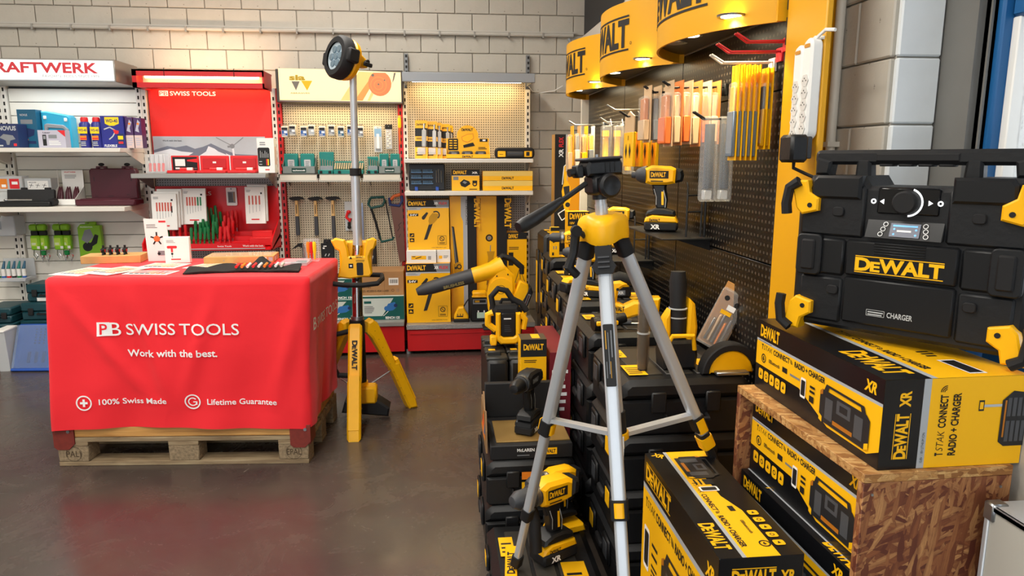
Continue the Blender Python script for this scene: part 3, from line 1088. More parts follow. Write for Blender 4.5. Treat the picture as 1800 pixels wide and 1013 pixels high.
def strap_pack(x, lab, n):
    t = thing('strap_pack', lab, 'package', (x, 5.66, .66))
    MB().tube([(0, .075, .32), (0, -.04, .325), (0, -.05, .335)], .003, 6).build('hook', STL, t)
    for k in range(n):
        dx = -.03 + k * .045
        c = MB().box(dx - .035, dx + .035, -.02 + .012 * k, .02 + .012 * k, .13, .24, .008).build('strap_roll', mat('lime_plastic', '#86C41C', .4), t)
        front(dx - .035, -.021 + .012 * k, .13).r(.005, .03, .05, .09, mat('lime_pale', '#B7D94A', .4)).lines(.01, .04, .04, .06, 2, WTX).r(.045, .01, .065, .03, WHT).build(c)
        c = MB().box(dx - .03, dx + .035, -.012, .014, .24, .275, .004).build('header', RUB, t)
        MB().box(dx - .035, dx + .04, -.03, .02, .276, .325, .012).build('roll_top', LIME, t)
        for q in (0, 1):
            MB().tube([(dx - .025 + q * .04, -.0, .135), (dx - .03 + q * .04, -.0, .09), (dx - .015 + q * .04, 0, .06 - .02 * k), (dx + .0 + q * .04, 0, .085), (dx - .012 + q * .04, 0, .105)], .005, 6).build('metal_hook', CHR, t)
    MB().box(-.0, .035, -.022, .0, .09, .125, .006).build('ratchet', GRN, t)


strap_pack(-2.965, 'lime green tie-down strap pack nearest the left upright', 2)
strap_pack(-2.80, 'lime green tie-down strap pack between its twin and the light green box', 2)
t = thing('light_pack', 'lime green hanging carton with a black round tool in its window', 'package', (-2.615, 5.66, .735))
MB().prism([(-.082, 0), (.085, .01), (.082, .235), (-.06, .245), (-.082, .22)], 'y', 0, .04, .004).box(-.03, .05, .01, .03, .235, .262, .006).build('card', LIME, t)
front(-.08, -.0005, 0).c(.06, .075, .035, BTX).p([(.05, .05), (.13, .1), (.145, .16), (.12, .17), (.09, .11), (.04, .08)], RUB).p([(.02, .13), (.05, .20), (.09, .21), (.11, .15), (.06, .10)], GTX).t('PROFESSIONAL', .02, .22, .008, WTX, .09).build(t)
MB().tube([(0, .075, .25), (0, -.03, .255)], .003, 6).build('hook', STL, t)
t = thing('clear_box', 'clear plastic tub with black print hanging at the left edge', 'package', (-3.20, 5.56, .905))
MB().box(-.08, .12, 0, .14, 0, .15, .006).build('shell', CLM, t)
front(-.08, -.0005, 0).r(.06, .05, .11, .11, GTX).lines(.065, .055, .105, .105, 4, BTX).build(t)
t = thing('marker_tub', 'clear plastic tub holding a row of white marker tubes', 'package', (-3.17, 5.56, .565))
MB().box(-.10, .12, 0, .15, 0, .03, .006).box(-.10, .12, .14, .15, 0, .16, .003).build('tub', CLM, t)
for k in range(6):
    c = MB().cyl((-.08 + k * .036, .03, .02), (-.08 + k * .036, .03, .095), .014, n=10).build('marker', WHT, t)
    MB().cyl((-.08 + k * .036, .03, .021), (-.08 + k * .036, .03, .042), .0148, n=10).build('band', (GRN, BLU, RED, BTX, GRN, BLU)[k], c)
    MB().tube([(-.08 + k * .036, .03, .095), (-.076 + k * .036, .05, .15)], [.012, .006], 8).build('cap', (TEA, PETR)[k % 2], c)

# --- cases on the floor under the slat boards
PET = mat('dark_teal_plastic', '#123E46', 0.42)


def small_case(lab, x0, x1, y0, y1, z0, z1, mt, name='tool_case'):
    t = thing(name, lab, 'case', ((x0 + x1) / 2, y0, z0))
    w, d, h = x1 - x0, y1 - y0, z1 - z0
    MB().box(-w / 2, w / 2, 0, d, 0, h * .48, .008).build('base', mt, t)
    MB().box(-w / 2 - .003, w / 2 + .003, -.004, d, h * .5, h, .010).build('lid', mt, t)
    for s in (-.28, .28):
        MB().box(s * w - .018, s * w + .018, -.014, .0, h * .3, h * .7, .003).build('latch', RUB, t)
    MB().tube([(-.12 * w, 0, h * .4), (-.12 * w, -.022, h * .38), (.12 * w, -.022, h * .38), (.12 * w, 0, h * .4)], .007, 6).build('handle', RUB, t)
    return t


small_case('dark teal case at the bottom left lying on the deck', -3.30, -3.075, 5.36, 5.66, .171, .29, PET)
small_case('dark teal case on top of its twin at the left edge', -3.28, -3.08, 5.38, 5.66, .292, .405, PET)
small_case('wide dark teal case under the small one beside the table', -3.045, -2.70, 5.42, 5.70, .171, .30, PET)
small_case('dark teal case in the middle of the pile beside the table', -3.03, -2.72, 5.42, 5.70, .302, .43, PET)
t = small_case('small dark teal case topping the pile beside the table', -3.0, -2.74, 5.46, 5.68, .432, .56, PET)
front(-.13, -.006, 0).r(.07, .005, .2, .03, WHT).build(t)
t = thing('tool_case', 'blue open case with clear lid and sockets leaning by the red table', 'case', (-2.83, 5.12, 0.0), 0, None, (R(-24), 0, R(-4)))
MB().box(-.15, .15, 0, .06, .02, .34, .008).build('base', mat('blue_plastic', '#1F4FA8', .35), t)
MB().box(-.155, .155, -.012, .0, .02, .33, .004).build('lid', mat('clear_blue_plastic', '#9FB6DD', .12, alpha=.25), t)
q = MB()
for i in range(5):
    for j in range(6):
        q.cyl((-.02 + i * .03, -.001, .2 + j * .02), (-.02 + i * .03, .004, .2 + j * .02), .006, n=8)
q.build('sockets', NAVY, t)['kind'] = 'stuff'
for k in range(3):
    MB().box(-.06 + .05 * k, -.035 + .05 * k, -.002, .004, .06, .14, .003).build('driver_handle', NAVY, t)
MB().box(-.15, .15, -.02, .06, 0, .02, .004).build('hinge_edge', MATS['blue_plastic'], t)
t = thing('plastic_bin', 'pale grey open plastic bin between the clear bag and the blue case', 'bin', (-3.028, 5.14, 0))
MB().prism([(0, 0), (.12, 0), (.14, .29), (-.02, .29)], 'x', -.035, .035, .003).build('tub', LGR, t)
MB().box(-.037, .037, -.026, .15, .282, .297, .004).build('rim', WHT, t)
t = thing('plastic_bag', 'crumpled clear plastic bag on the floor at the left edge', 'bag', (-3.155, 5.13, 0))
q = MB()
q.ball((0, .05, .12), .07, .045, .12, n=14, k=9)
for i, v in enumerate(q.v):
    random.seed(i)
    f = 1 + .18 * math.sin(v[0] * 90 + v[2] * 60) * .6 + random.uniform(-.06, .06)
    q.v[i] = (v[0] * f, .06 + (v[1] - .06) * f, max(0.001, v[2]))
q.build('film', mat('bag_film', '#D6D2DA', .2, alpha=.55), t)
MB().tube([(-.04, .05, .04), (0, .03, .1), (.04, .05, .16)], .008, 6).tube([(.03, .05, .03), (-.02, .04, .12)], .008, 6).build('contents', DGR, t)
random.seed(5)
o, w, d, h = carton('small_carton', 'red carton behind the clear bag at the left edge', 'box', -3.22, -3.07, 5.25, 5.32, 0.0, .27, RED)
front(-w / 2, 0, 0).r(.01, .2, .12, .24, WTX).t('TOOLS', .02, .15, .02, WTX, .08).build(o)

# --- red bay shelf: driver sets
t = thing('driver_set', 'clear lidded organizer with red drivers at the left of the red shelf', 'organizer', (-2.0, 5.40, 1.363))
MB().box(-.065, .07, 0, .10, 0, .012, .002).box(-.065, .07, .09, .1, 0, .135, .002).build('tray', CLM, t)
for k in range(4):
    c = MB().cyl((-.05 + k * .03, .04, .012), (-.05 + k * .03, .05, .07), .009, n=8).build('driver_handle', RED, t)
    MB().cyl((-.05 + k * .03, .05, .07), (-.05 + k * .03, .055, .13), .003, n=6).build('blade', GRY, c)
MB().box(-.065, .07, -.002, 0, 0, .135).build('cover', CLR, t)
for k, (a, b_, lab) in enumerate(((-1.926, -1.725, 'open red case with black foam lining and one red driver'), (-1.722, -1.512, 'open red driver case in the middle with plain red lid'), (-1.508, -1.30, 'open red driver case beside the white carton'))):
    t = thing('driver_case', lab, 'case', ((a + b_) / 2, 5.40, 1.363))
    w = (b_ - a) / 2 - .003
    MB().box(-w, w, 0, .10, 0, .02, .004).build('base', RED, t)
    MB().box(-w, w, .10, .115, .008, .125, .004).build('lid', RED, t)
    if k == 0:
        MB().box(-w + .012, w - .012, .094, .101, .018, .115, .002).build('foam', RUB, t)
        front(-w, .0935, 0).r(.03, .05, .10, .10, WHT).r(.03, .028, .06, .04, WHT).p([(.115, .085), (.19, .075), (.195, .09), (.19, .105), (.115, .095)], RED).r(.11, .03, .18, .036, STL).build(t)
    else:
        MB().box(-w + .02, w - .02, .096, .1, .03, .105, .002).build('panel', mat('red_plastic_deep', '#B8161A', .4), t)
        front(-w, .0955, 0).r(w - .012, .07, w + .012, .083, WHT).build(t)
    c = MB().tube([(-.02 - .03 * (k > 1), .05, .028), (.07 - .02 * k, .045, .028)], .011, 8).build('driver', RED, t)
    MB().box(.03, .07, .03, .05, .02, .04, .002).build('price_tag', WHT, t)
t = thing('driver_carton', 'white carton with round-cornered window showing tools on the red shelf', 'box', (-1.225, 5.42, 1.363))
MB().box(-.065, .055, 0, .09, 0, .25, .002).build('carton', WHT, t)
p = front(-.065, 0, 0)
p.p(rrect(.085, .135, .012, 3, .045, .115), BTX)
for k in range(6):
    p.line([(.02 + k * .011, .11), (.022 + k * .011, .16 - .01 * (k % 3))], .003, LGR)
p.r(.06, .055, .068, .1, RTX).r(.07, .055, .078, .1, MATS['can_yellow']).r(.01, .06, .03, .065, LGR).r(.01, .08, .03, .085, LGR).r(.05, .02, .08, .028, RTX).lines(.02, .2, .07, .23, 2, GTX).build(t)
PR((.055, 0, 0), (0, 1, 0), (0, 0, 1)).r(.02, .06, .03, .19, SKIN).r(.05, .06, .06, .19, SKIN).build(t, 'side_print')

# --- red driver display rack
RK = mat('rack_red', '#D4161D', 0.35)
t = thing('display_rack', 'red steel rack stepped for screwdrivers with printed lip', 'display rack', (-1.69, 5.40, .80))
MB().box(-.44, .47, .31, .325, -.02, .46, .003).build('back_plate', RK, t)
lip = MB().box(-.36, .42, -.004, .0, .01, .052, .0).build('front_lip', RK, t)
MB().prism([(0, .01), (.31, .10), (.31, .07), (0, 0)], 'x', -.44, .47).build('tray', RK, t, smooth=False)
for k in range(3):
    MB().prism([(.06 + k * .07, .03), (.06 + k * .07, .06 + k * .03), (.10 + k * .07, .06 + k * .03), (.10 + k * .07, .03)], 'x', -.42, .42, .002).build('step', RK, t)
MB().prism([(.0, .0), (.0, .055), (.05, .09), (.2, .16), (.31, .22), (.31, .0)], 'x', .46, .47).build('side_plate', RK, t, smooth=False)
MB().prism([(.0, .0), (.0, .055), (.05, .09), (.2, .16), (.31, .22), (.31, .0)], 'x', -.45, -.44).build('side_plate', RK, t, smooth=False)
MB().box(.30, .46, .03, .12, .03, .09, .004).box(.30, .45, .12, .2, .06, .13, .004).build('bit_bin', RED, t)
front(-.36, -.0045, .01).t('Work with the best.', .62, .016, .014, WTX, .15, .01).t('Swiss Tools', .44, .017, .010, WTX, .10, .01).t('TOOLS', .02, .014, .018, WTX, .1, .01).r(-.0, 0, .78, .006, LGR).build(lip, 'lettering')
front(-.44, .3095, 0).t('SWISS TOOLS', .05, .39, .028, WTX, .36, .01).build(t, 'lettering')
random.seed(3)
GH = mat('green_handle', '#0B6B39', 0.25, trans=.0, coat=.4)
RH = mat('red_handle', '#C8161E', 0.25, coat=.4)
k = 0
for row in range(4):
    for col in range(9):
        isg = col < 6
        x = -.115 + col * .031 + (row % 2) * .012 + (.02 if not isg else 0)
        y, z = .045 + row * .06, .075 + row * .034
        q = thing('screwdriver', ('green' if isg else 'red') + '-handled screwdriver in the cluster on the red rack', 'screwdriver', (-1.69 + x, 5.40 + y, .80 + z), 0, ('green' if isg else 'red') + ' screwdrivers on the rack')
        q.rotation_euler = (R(random.uniform(-8, 2)), R(random.uniform(-6, 6)), 0)
        hh = .085 + .02 * random.random() + .012 * row * (col in (2, 3, 4))
        MB().lathe([(.006, -.03), (.006, .0), (.011, .004), (.012, .03), (.0105, .045), (.0125, hh * .8), (.009, hh)], n=8).build('handle', GH if isg else RH, q)
        MB().cyl((0, 0, -.06), (0, 0, -.03), .0025, n=6).build('blade', STL, q)
for k in range(5):
    x = -.335 + k * .042
    q = thing('screwdriver', '%s screwdriver standing alone on the rack, %s from its left end' % ('green' if k in (1,) else 'red', ('first', 'second', 'third', 'fourth', 'fifth')[k]), 'screwdriver', (-1.69 + x, 5.49, .895))
    q['group'] = 'single screwdrivers on the rack'
    MB().lathe([(.006, -.02), (.006, .0), (.011, .004), (.012, .03), (.0105, .045), (.0125, .075), (.009, .09)], n=8).build('handle', GH if k == 1 else RH, q)
    MB().cyl((0, 0, -.05), (0, 0, -.02), .0025, n=6).build('blade', STL, q)


def driver_card(lab, x, y, z, w, h, cols, n=1, tool=None):
    t = thing('driver_pack', lab, 'package', (x, y, z), 0, None, (R(-4), 0, 0))
    for k in range(n):
        o = MB().box(-w / 2 + .012 * k, w / 2 + .012 * k, .022 * k, .02 + .022 * k, .018 * k, h + .018 * k, .002).build('carton', WHT, t)
    p = front(-w / 2, 0, 0)
    for j, c in enumerate(cols):
        cx = w * (.16 + .68 * j / max(1, len(cols)) + .05)
        p.r(cx - .006, h * .52, cx + .006, h * .76, c).line([(cx, h * .52), (cx, h * (.28 + .02 * j))], .0025, GTX)
    p.r(w * .28, h * .10, w * .68, h * .135, RTX).r(w * .78, h * .80, w * .86, h * .85, BTX).lines(w * .08, h * .86, w * .3, h * .93, 2, GTX)
    if tool:
        p.r(w * .78, h * .48, w * .83, h * .66, BTX)
    p.build(t)
    return t


DRR, DRG = mat('print_red_handle', '#C65A4C', .5), mat('print_green_handle', '#1E7B4C', .5)
driver_card('stack of white driver cartons at the left end of the red rack', -1.985, 5.45, .95, .175, .265, [DRR] * 6, 3, True)
driver_card('white driver carton with red and green handles printed on it', -1.795, 5.52, .985, .17, .265, [DRR] * 4 + [DRG] * 2)
driver_card('narrow white driver carton with four red handles right of the clusters', -1.355, 5.52, .985, .145, .275, [DRR] * 4, 2)
t = thing('bit_pack', 'small white hanging pack with dark bits on the red back plate', 'package', (-1.566, 5.69, 1.112))
MB().prism(rrect(.078, .137, .008, 3, 0, .068), 'y', 0, .008).build('card', WHT, t, smooth=False)
p = front(-.039, -.0005, 0).r(.012, .02, .066, .105, GTX)
for k in range(8):
    p.r(.016, .028 + k * .009, .05 - .001 * k, .033 + k * .009, BTX)
p.r(.054, .03, .062, .1, BRN).c(.039, .125, .004, BTX).build(t)
MB().tube([(0, .03, .128), (0, -.02, .13)], .003, 6).build('hook', STL, t)

# --- middle bay: small hanging packs in a row
for k, px in enumerate((509, 522, 541, 554, 572, 588, 604, 620, 637)):
    x = -1.125 + (px - 509) * .00436
    names = ('first', 'second', 'third', 'fourth', 'fifth', 'sixth', 'seventh', 'eighth', 'ninth')
    t = thing('hanging_pack', 'small pack with blue label on a wire hook, %s from the left' % names[k], 'package', (x, 5.60, 1.625 + .01 * (k % 2)), 0, 'small packs hanging in a row on the perforated board')
    MB().tube([(-.012, .14, .10), (-.012, -.02, .088), (-.012, -.035, .10)], .002, 5).tube([(.012, .14, .10), (.012, -.02, .088), (.012, -.035, .10)], .002, 5).build('hook', STL, t)
    MB().box(-.024, .024, 0, .06, .0, .082, .004).build('pack_stack', CRM, t)
    front(-.024, -.0005, 0).r(.003, .012, .045, .05, (BLU, GTX, BLU, SIL, BLU, GTX, PETR, BLU, GTX)[k]).r(.003, .052, .045, .07, BTX).r(.02, .03, .042, .045, WTX).r(.006, .016, .03, .024, LGR).build(t)
t = thing('blister_pack', 'tall clear blister pack with blue card right of the row of packs', 'package', (-.443, 5.69, 1.514))
MB().prism(rrect(.062, .198, .008, 3, 0, .099), 'y', 0, .012, .003).build('blister', CLM, t)
front(-.031, -.0005, 0).r(.005, .12, .057, .18, mat('pale_blue_ink', '#7FA9CF', .5)).r(.02, .03, .04, .14, WTX).r(.012, .012, .05, .03, GTX).build(t)
MB().tube([(0, .05, .19), (0, -.02, .19)], .0025, 5).build('hook', STL, t)
t = thing('chain_pack', 'clear pouch of pale fittings with black header on the perforated board', 'package', (-.36, 5.69, 1.54))
MB().box(-.024, .024, 0, .014, .0, .155, .003).build('pouch', CLM, t)
MB().box(-.028, .028, -.002, .012, .15, .185, .002).build('header', RUB, t)
q = MB()
for k in range(7):
    q.ball((-.008 + .014 * (k % 2), .004, .02 + k * .018), .01, .008, .008, n=8, k=5)
q.build('fittings', CRM, t)
MB().tube([(0, .05, .17), (0, -.02, .17)], .0025, 5).build('hook', STL, t)
t = thing('screwdriver', 'long orange screwdriver with yellow handle hanging near the red upright', 'screwdriver', (-.276, 5.70, 1.571))
MB().lathe([(.010, .13), (.013, .14), (.013, .2), (.009, .222)], n=10).build('handle', MATS['can_yellow'], t)
MB().lathe([(.002, 0), (.006, .02), (.006, .11), (.009, .13)], n=8).build('shaft', SKIN, t)
MB().tube([(-.014, .04, .212), (-.014, -.012, .212), (.014, -.012, .212), (.014, .04, .212)], .002, 5).build('hook', STL, t)

# --- drill bit sets on the trays
BITS = mat('drill_steel', '#C7BBA4', .3, metal=.7)


def card_display(lab, x0, x1, n):
    w = x1 - x0
    t = thing('card_display', lab, 'display', ((x0 + x1) / 2, 5.545, 1.352))
    MB().box(-w / 2, w / 2, 0, .12, 0, .006).box(-w / 2, w / 2, 0, .004, 0, .058).box(-w / 2, w / 2, .116, .12, 0, .12).build('tray', mat('grey_card', '#7D8783', .5), t, smooth=False)
    for s in (-w / 2, w / 2 - .003):
        MB().prism([(0, 0), (.12, 0), (.12, .15), (0, .055)], 'x', s, s + .003).build('side', MATS['grey_card'], t, smooth=False)
    front(-w / 2, -.0005, 0).r(w * .28, .012, w * .72, .045, mat('dark_green_ink', '#123C33', .5)).t('technocraft', w * .31, .022, .011, WTX, w * .38, .02).build(t)
    for k in range(n):
        cx = -w / 2 + w * (k + .5) / n
        c = MB().box(cx - w / n * .42, cx + w / n * .42, .03, .075, .02, .152, .006).build('drill_box', TEA, t)
        front(cx - w / n * .42, .0295, 0).p(rrect(w / n * .4, .055, .006, 3, w / n * .42, .08), LGR).lines(w / n * .3, .06, w / n * .55, .1, 3, GTX).build(c)


card_display('grey card display with two teal drill boxes at the left of the trays', -1.145, -.905, 2)
card_display('grey card display with two teal drill boxes at the right of the trays', -.435, -.270, 2)


def drill_set(lab, x0, x1, hl, lie=False):
    w = x1 - x0
    t = thing('drill_set', lab, 'drill set', ((x0 + x1) / 2, 5.54, 1.352))
    MB().box(-w / 2, w / 2, 0, .08, 0, .03, .004).build('base', TEA, t)
    MB().box(-w / 2, w / 2, .085, .10, .0, hl, .005).build('lid', TEA, t)
    n = max(3, int(w / .016))
    if lie:
        for k in range(n):
            c = MB().cyl((-w / 2 + w * (k + .5) / n, .01, .035), (-w / 2 + w * (k + .5) / n, .07, .08), .0062, n=8).build('drill_bit', BITS, t)
    else:
        MB().box(-w / 2 + .006, w / 2 - .006, .06, .084, .02, .06, .002).build('rack', GRY, t)
        for k in range(n):
            c = MB().cyl((-w / 2 + w * (k + .5) / n, .072, .05), (-w / 2 + w * (k + .5) / n, .072, .115 - .004 * k), .0035, n=6).build('drill_bit', BITS, t)
    for s in (-w * .3, w * .3):
        MB().box(s - .01, s + .01, -.01, .0, .005, .025, .002).build('latch', RUB, t)


drill_set('upright open teal drill set left of the lamp pole', -.885, -.775, .165)
drill_set('wide low teal drill set behind the lamp pole', -.77, -.55, .095, True)
drill_set('narrow open teal drill set right of the lamp pole', -.525, -.44, .13)

# --- hand tools on the grey board
HWD = mat('hickory', '#D3A96B', .5, var=.12, scale=30)


def hammer(x, zt, lab, L):
    t = thing('hammer', lab, 'hammer', (x, 5.69, zt))
    MB().prism([(-.055, -.002), (-.05, .006), (-.02, .010), (.02, .013), (.05, .006), (.062, -.012), (.03, -.008), (.018, -.018), (-.02, -.018), (-.045, -.012)], 'y', -.012, .012, .003).build('head', RUB, t)
    MB().prism([(-.010, -.015), (.010, -.015), (.013, -.14), (-.013, -.14)], 'y', -.008, .008, .003).build('shaft', HWD, t)
    MB().prism([(-.014, -.14), (.014, -.14), (.016, -L + .02), (.013, -L), (-.013, -L), (-.016, -L + .02)], 'y', -.011, .011, .004).build('grip', DGR, t)
    front(-.004, -.0085, -.12).r(0, 0, .006, .07, BTX).r(-.008, .105, .012, .117, WTX).build(t)
    MB().tube([(-.018, .05, -.018), (-.018, -.02, -.02), (-.018, -.02, -.012)], .0025, 5).tube([(.018, .05, -.018), (.018, -.02, -.02), (.018, -.02, -.012)], .0025, 5).build('hook', STL, t)


hammer(-1.083, 1.165, 'wooden-handled hammer hanging leftmost on the grey board', .29)
hammer(-.94, 1.163, 'wooden-handled hammer hanging between two others', .29)
hammer(-.808, 1.165, 'wooden-handled hammer hanging nearest the lamp pole', .31)
t = thing('pipe_cutter', 'red pipe cutter on a white card left of the lamp pole', 'pipe cutter', (-.69, 5.71, .905))
MB().box(-.032, .04, .004, .01, 0, .23, .002).build('card', LGR, t)
MB().tube([(-.01, -.008, .14), (-.02, -.008, .11), (.01, -.008, .075), (.015, -.008, .1)], .011, 8).ball((0, -.008, .15), .018, .012, .014).build('body', RED, t)
MB().cyl((0, -.008, .03), (0, -.008, .07), .012, n=10).ball((0, -.008, .03), .016, .012, .014).build('knob', RUB, t)
t = thing('steel_rule', 'long blue-grey steel rule right behind the lamp pole', 'rule', (-.60, 5.71, .824))
MB().box(-.022, .022, 0, .006, 0, .30, .001).build('blade', mat('rule_steel', '#8E9FB5', .3, metal=.5), t)
front(-.022, -.0005, 0).r(.004, .2, .014, .215, WTX).lines(.03, .02, .04, .28, 24, BTX, .2, .6).build(t)
t = thing('hacksaw', 'dark green hacksaw with black grip hanging on the grey board', 'hacksaw', (-.44, 5.685, 1.0), 0, None, (0, R(-9), 0))
MB().tube([(-.05, 0, .175), (-.075, 0, .13), (-.06, 0, .095), (.03, 0, .10), (.055, 0, .13), (.05, 0, .165), (-.05, 0, .175)], .011, 8).build('handle', mat('deep_green_plastic', '#0E4A46', .45), t)
MB().tube([(-.06, 0, .10), (-.045, 0, -.02), (-.035, 0, -.16)], .010, 8).build('frame', RUB, t)
MB().tube([(-.035, 0, -.13), (-.03, 0, -.18), (.06, 0, -.175), (.07, 0, -.155)], .010, 8).build('nose', MATS['deep_green_plastic'], t)
MB().box(.056, .066, -.003, .003, -.165, .13, .001).build('blade', RUB, t)
MB().tube([(.0, .05, .165), (.0, -.02, .165)], .0025, 5).build('hook', STL, t)
t = thing('hand_saw', 'handsaw with orange and blue handle and rusty coloured sheath', 'handsaw', (-.315, 5.69, 1.05))
MB().prism([(-.05, .06), (.045, .08), (.055, -.385), (.01, -.40)], 'y', -.004, .004).build('blade', mat('saw_sheath', '#6A4A42', .4, metal=.3), t, smooth=False)
MB().tube([(-.055, 0, .115), (-.05, 0, .06), (.02, 0, .05), (.045, 0, .09), (.04, 0, .13)], .012, 8).build('handle', mat('saw_blue', '#24376E', .45), t)
MB().tube([(-.045, 0, .10), (-.02, 0, .125), (.03, 0, .14)], .013, 8).build('handle_top', SKIN, t)
MB().tube([(-.01, .05, .12), (-.01, -.02, .12)], .0025, 5).build('hook', STL, t)
front(-.05, -.0045, -.40).line([(.05, .25), (.07, .28), (.06, .3), (.085, .32)], .004, BTX).line([(.06, .2), (.075, .23)], .003, BTX).build(t)
t = thing('claw_hatchet', 'black claw tool hanging low behind the red table', 'hatchet', (-1.08, 5.67, .68))
MB().prism([(.03, -.16), (.055, -.16), (.05, .10), (.035, .14), (.0, .135), (-.055, .09), (-.06, .085), (0, .11), (.025, .1)], 'y', -.012, .012, .003).build('body', RUB, t)
MB().tube([(.02, .06, .115), (.02, -.02, .115)], .0025, 5).build('hook', STL, t)
for k, (x, z, w, h, lab) in enumerate(((-.865, .676, .10, .165, 'black hanging tool pouch left of the lamp pole'), (-.715, .676, .10, .16, 'dark clear pack behind the yellow tower collar'), (-.522, .64, .07, .21, 'slim dark pack right of the yellow tower collar'))):
    t = thing('hanging_pack', lab, 'package', (x, 5.69, z))
    MB().prism([(-w / 2, 0), (w / 2, 0), (w / 2, h * .8), (w * .3, h * .82), (w * .25, h), (-w * .25, h), (-w * .3, h * .82), (-w / 2, h * .8)], 'y', 0, .025, .004).build('pouch', (RUB, DGR, BLK)[k], t)
    front(-w / 2, -.0005, 0).r(w * .15, h * .55, w * .3, h * .62, WTX).line([(w * .3, h * .2), (w * .4, h * .32)], .006, LGR).line([(w * .55, h * .2), (w * .65, h * .32)], .006, LGR).r(w * .2, h * .66, w * .45, h * .70, WTX).build(t)
    MB().tube([(0, .05, h * .93), (0, -.02, h * .93)], .0025, 5).build('hook', STL, t)

# --- boxes on the deck of the middle bay
BGR = mat('bench_card', '#C9D6CF', .4)
BTE = mat('bench_teal', '#0F5A55', .4)
BLT = mat('tool_blue_ink', '#2F72B8', .5)


def bench(lab, x0, x1, y0, z0, z1, txt):
    o, w, d, h = carton('bench_grinder_box', lab, 'box', x0, x1, y0, 5.68, z0, z1, BGR)
    p = front(-w / 2, 0, 0)
    p.p([(w * .42, 0), (w * .78, h), (w, h), (w, 0)], BTE).r(0, 0, w, h * .16, BTE).r(0, h * .92, w, h, BTE)
    p.t(txt, w * .55, h * .03, h * .10, WTX, w * .34, .03).p([(w * .55, h * .45), (w * .62, h * .68), (w * .78, h * .75), (w * .83, h * .55), (w * .74, h * .40), (w * .62, h * .36)], BLT).c(w * .58, h * .48, h * .1, BLT).c(w * .80, h * .60, h * .08, NAVY).line([(w * .5, h * .16), (w * .62, h * .36)], .004, WTX)
    p.r(w * .05, h * .7, w * .22, h * .8, BTE).lines(w * .05, h * .3, w * .3, h * .62, 5, GTX).build(o)


bench('pale green grinder box at the bottom behind the tower pole', -1.0, -.59, 5.36, .259, .418, 'BENCH 150')
bench('pale green grinder box on top beside the red table', -1.0, -.60, 5.38, .419, .575, 'BENCH 150')
bench('pale green grinder box with blue grinder next to the yellow boxes', -.578, -.263, 5.36, .259, .44, 'BENCH 125')
o, w, d, h = carton('brown_carton', 'brown cardboard carton with barcode label on the pale green box', 'box', -.595, -.263, 5.40, 5.66, .441, .625, BRN)
p = front(-w / 2, 0, 0).r(w * .66, h * .42, w * .88, h * .72, WHT)
for k in range(12):
    p.r(w * .69 + k * .005, h * .5, w * .69 + k * .005 + (.002 if k % 3 else .0035), h * .66, BTX)
p.t('NO. 4530015 454 1-100', w * .03, h * .14, .016, BTX, w * .62, .0).t('117TRS', w * .05, h * .3, .014, BTX, w * .2, 0).ring(w * .75, h * .2, .008, .01, BTX).ring(w * .86, h * .2, .008, .01, GTX).r(w * .40, h * .45, w * .47, h * .5, WHT).line([(w * .56, 0), (w * .56, h)], .002, mat('fold_line', '#7F5C38', .7)).build(o)

# ================================================================== yellow boxes and tools of the right-hand bay
t = thing('bit_pack', 'yellow bit pack leaning leftmost on the top shelf', 'package', (-.11, 5.50, 1.467), 0, None, (R(-10), 0, R(-6)))


def bit_pack_parts(t, w, h):
    MB().prism([(-w / 2, 0), (w / 2, 0), (w / 2, h - .01), (w / 2 - .01, h), (-w / 2, h)], 'y', 0, .004).build('card', CAR, t, smooth=False)
    p = front(-w / 2, -.0005, 0)
    p.r(0, h * .80, w, h * .97, YTX).r(0, h * .58, w, h * .79, BTX).r(0, h * .3, w, h * .46, BTX).lines(w * .1, h * .5, w * .8, h * .56, 2, BTX).lines(w * .1, h * .08, w * .8, h * .2, 2, BTX).logo(w * .1, h * .86, w * .75, h * .05, BTX)
    p.build(t)
    MB().box(-w * .3, w * .35, -.022, -.001, h * .1, h * .28, .006).box(w * .05, w * .4, -.018, -.001, h * .3, h * .75, .006).build('blister', CLM, t)
    MB().cyl((w * .22, -.01, h * .32), (w * .22, -.01, h * .9), .006, n=8).build('bit', STL, t)


bit_pack_parts(t, .095, .29)
for k, (x, y, w, lab) in enumerate(((-.03, 5.52, .9, 'second yellow bit pack from the left on the top shelf'), (.012, 5.54, .8, 'third yellow bit pack from the left on the top shelf'), (.075, 5.575, .85, 'yellow bit pack half hidden behind the round-topped display'), (.10, 5.60, .8, 'rearmost yellow bit pack beside the round-topped display'))):
    c = copy_thing(t, (x, y, 1.467), (R(-9), 0, R(-4 + 3 * k)), lab)
    c.scale = (w, 1, .97 - .03 * k)
t = thing('counter_display', 'yellow counter display with rounded header and bit sets', 'display', (.235, 5.40, 1.467))
MB().prism([(-.155, 0), (.165, 0), (.165, .15), (.085, .15), (.085, .17)] + disc(.005, .165, .082, 13, 0, 180)[1:-1] + [(-.075, .17), (-.075, .15), (-.155, .15)], 'y', .085, .09).build('header', CAR, t, smooth=False)
MB().prism([(0, 0), (.09, 0), (.09, .10), (0, .03)], 'x', -.158, -.155).prism([(0, 0), (.09, 0), (.09, .10), (0, .03)], 'x', .165, .168).box(-.155, .165, 0, .003, 0, .032).box(-.155, .165, 0, .09, 0, .004).build('tray', CAR, t, smooth=False)
p = front(-.155, .0845, 0)
p.logo(.115, .205, .085, .018, BTX).p([(.115, .16), (.16, .18), (.20, .185), (.205, .15), (.16, .12), (.12, .135)], YTX).line([(.115, .16), (.16, .18), (.20, .185), (.205, .15), (.16, .12), (.12, .135), (.115, .16)], .004, ORG).p([(.125, .10), (.20, .12), (.215, .095), (.13, .08)], BTX)
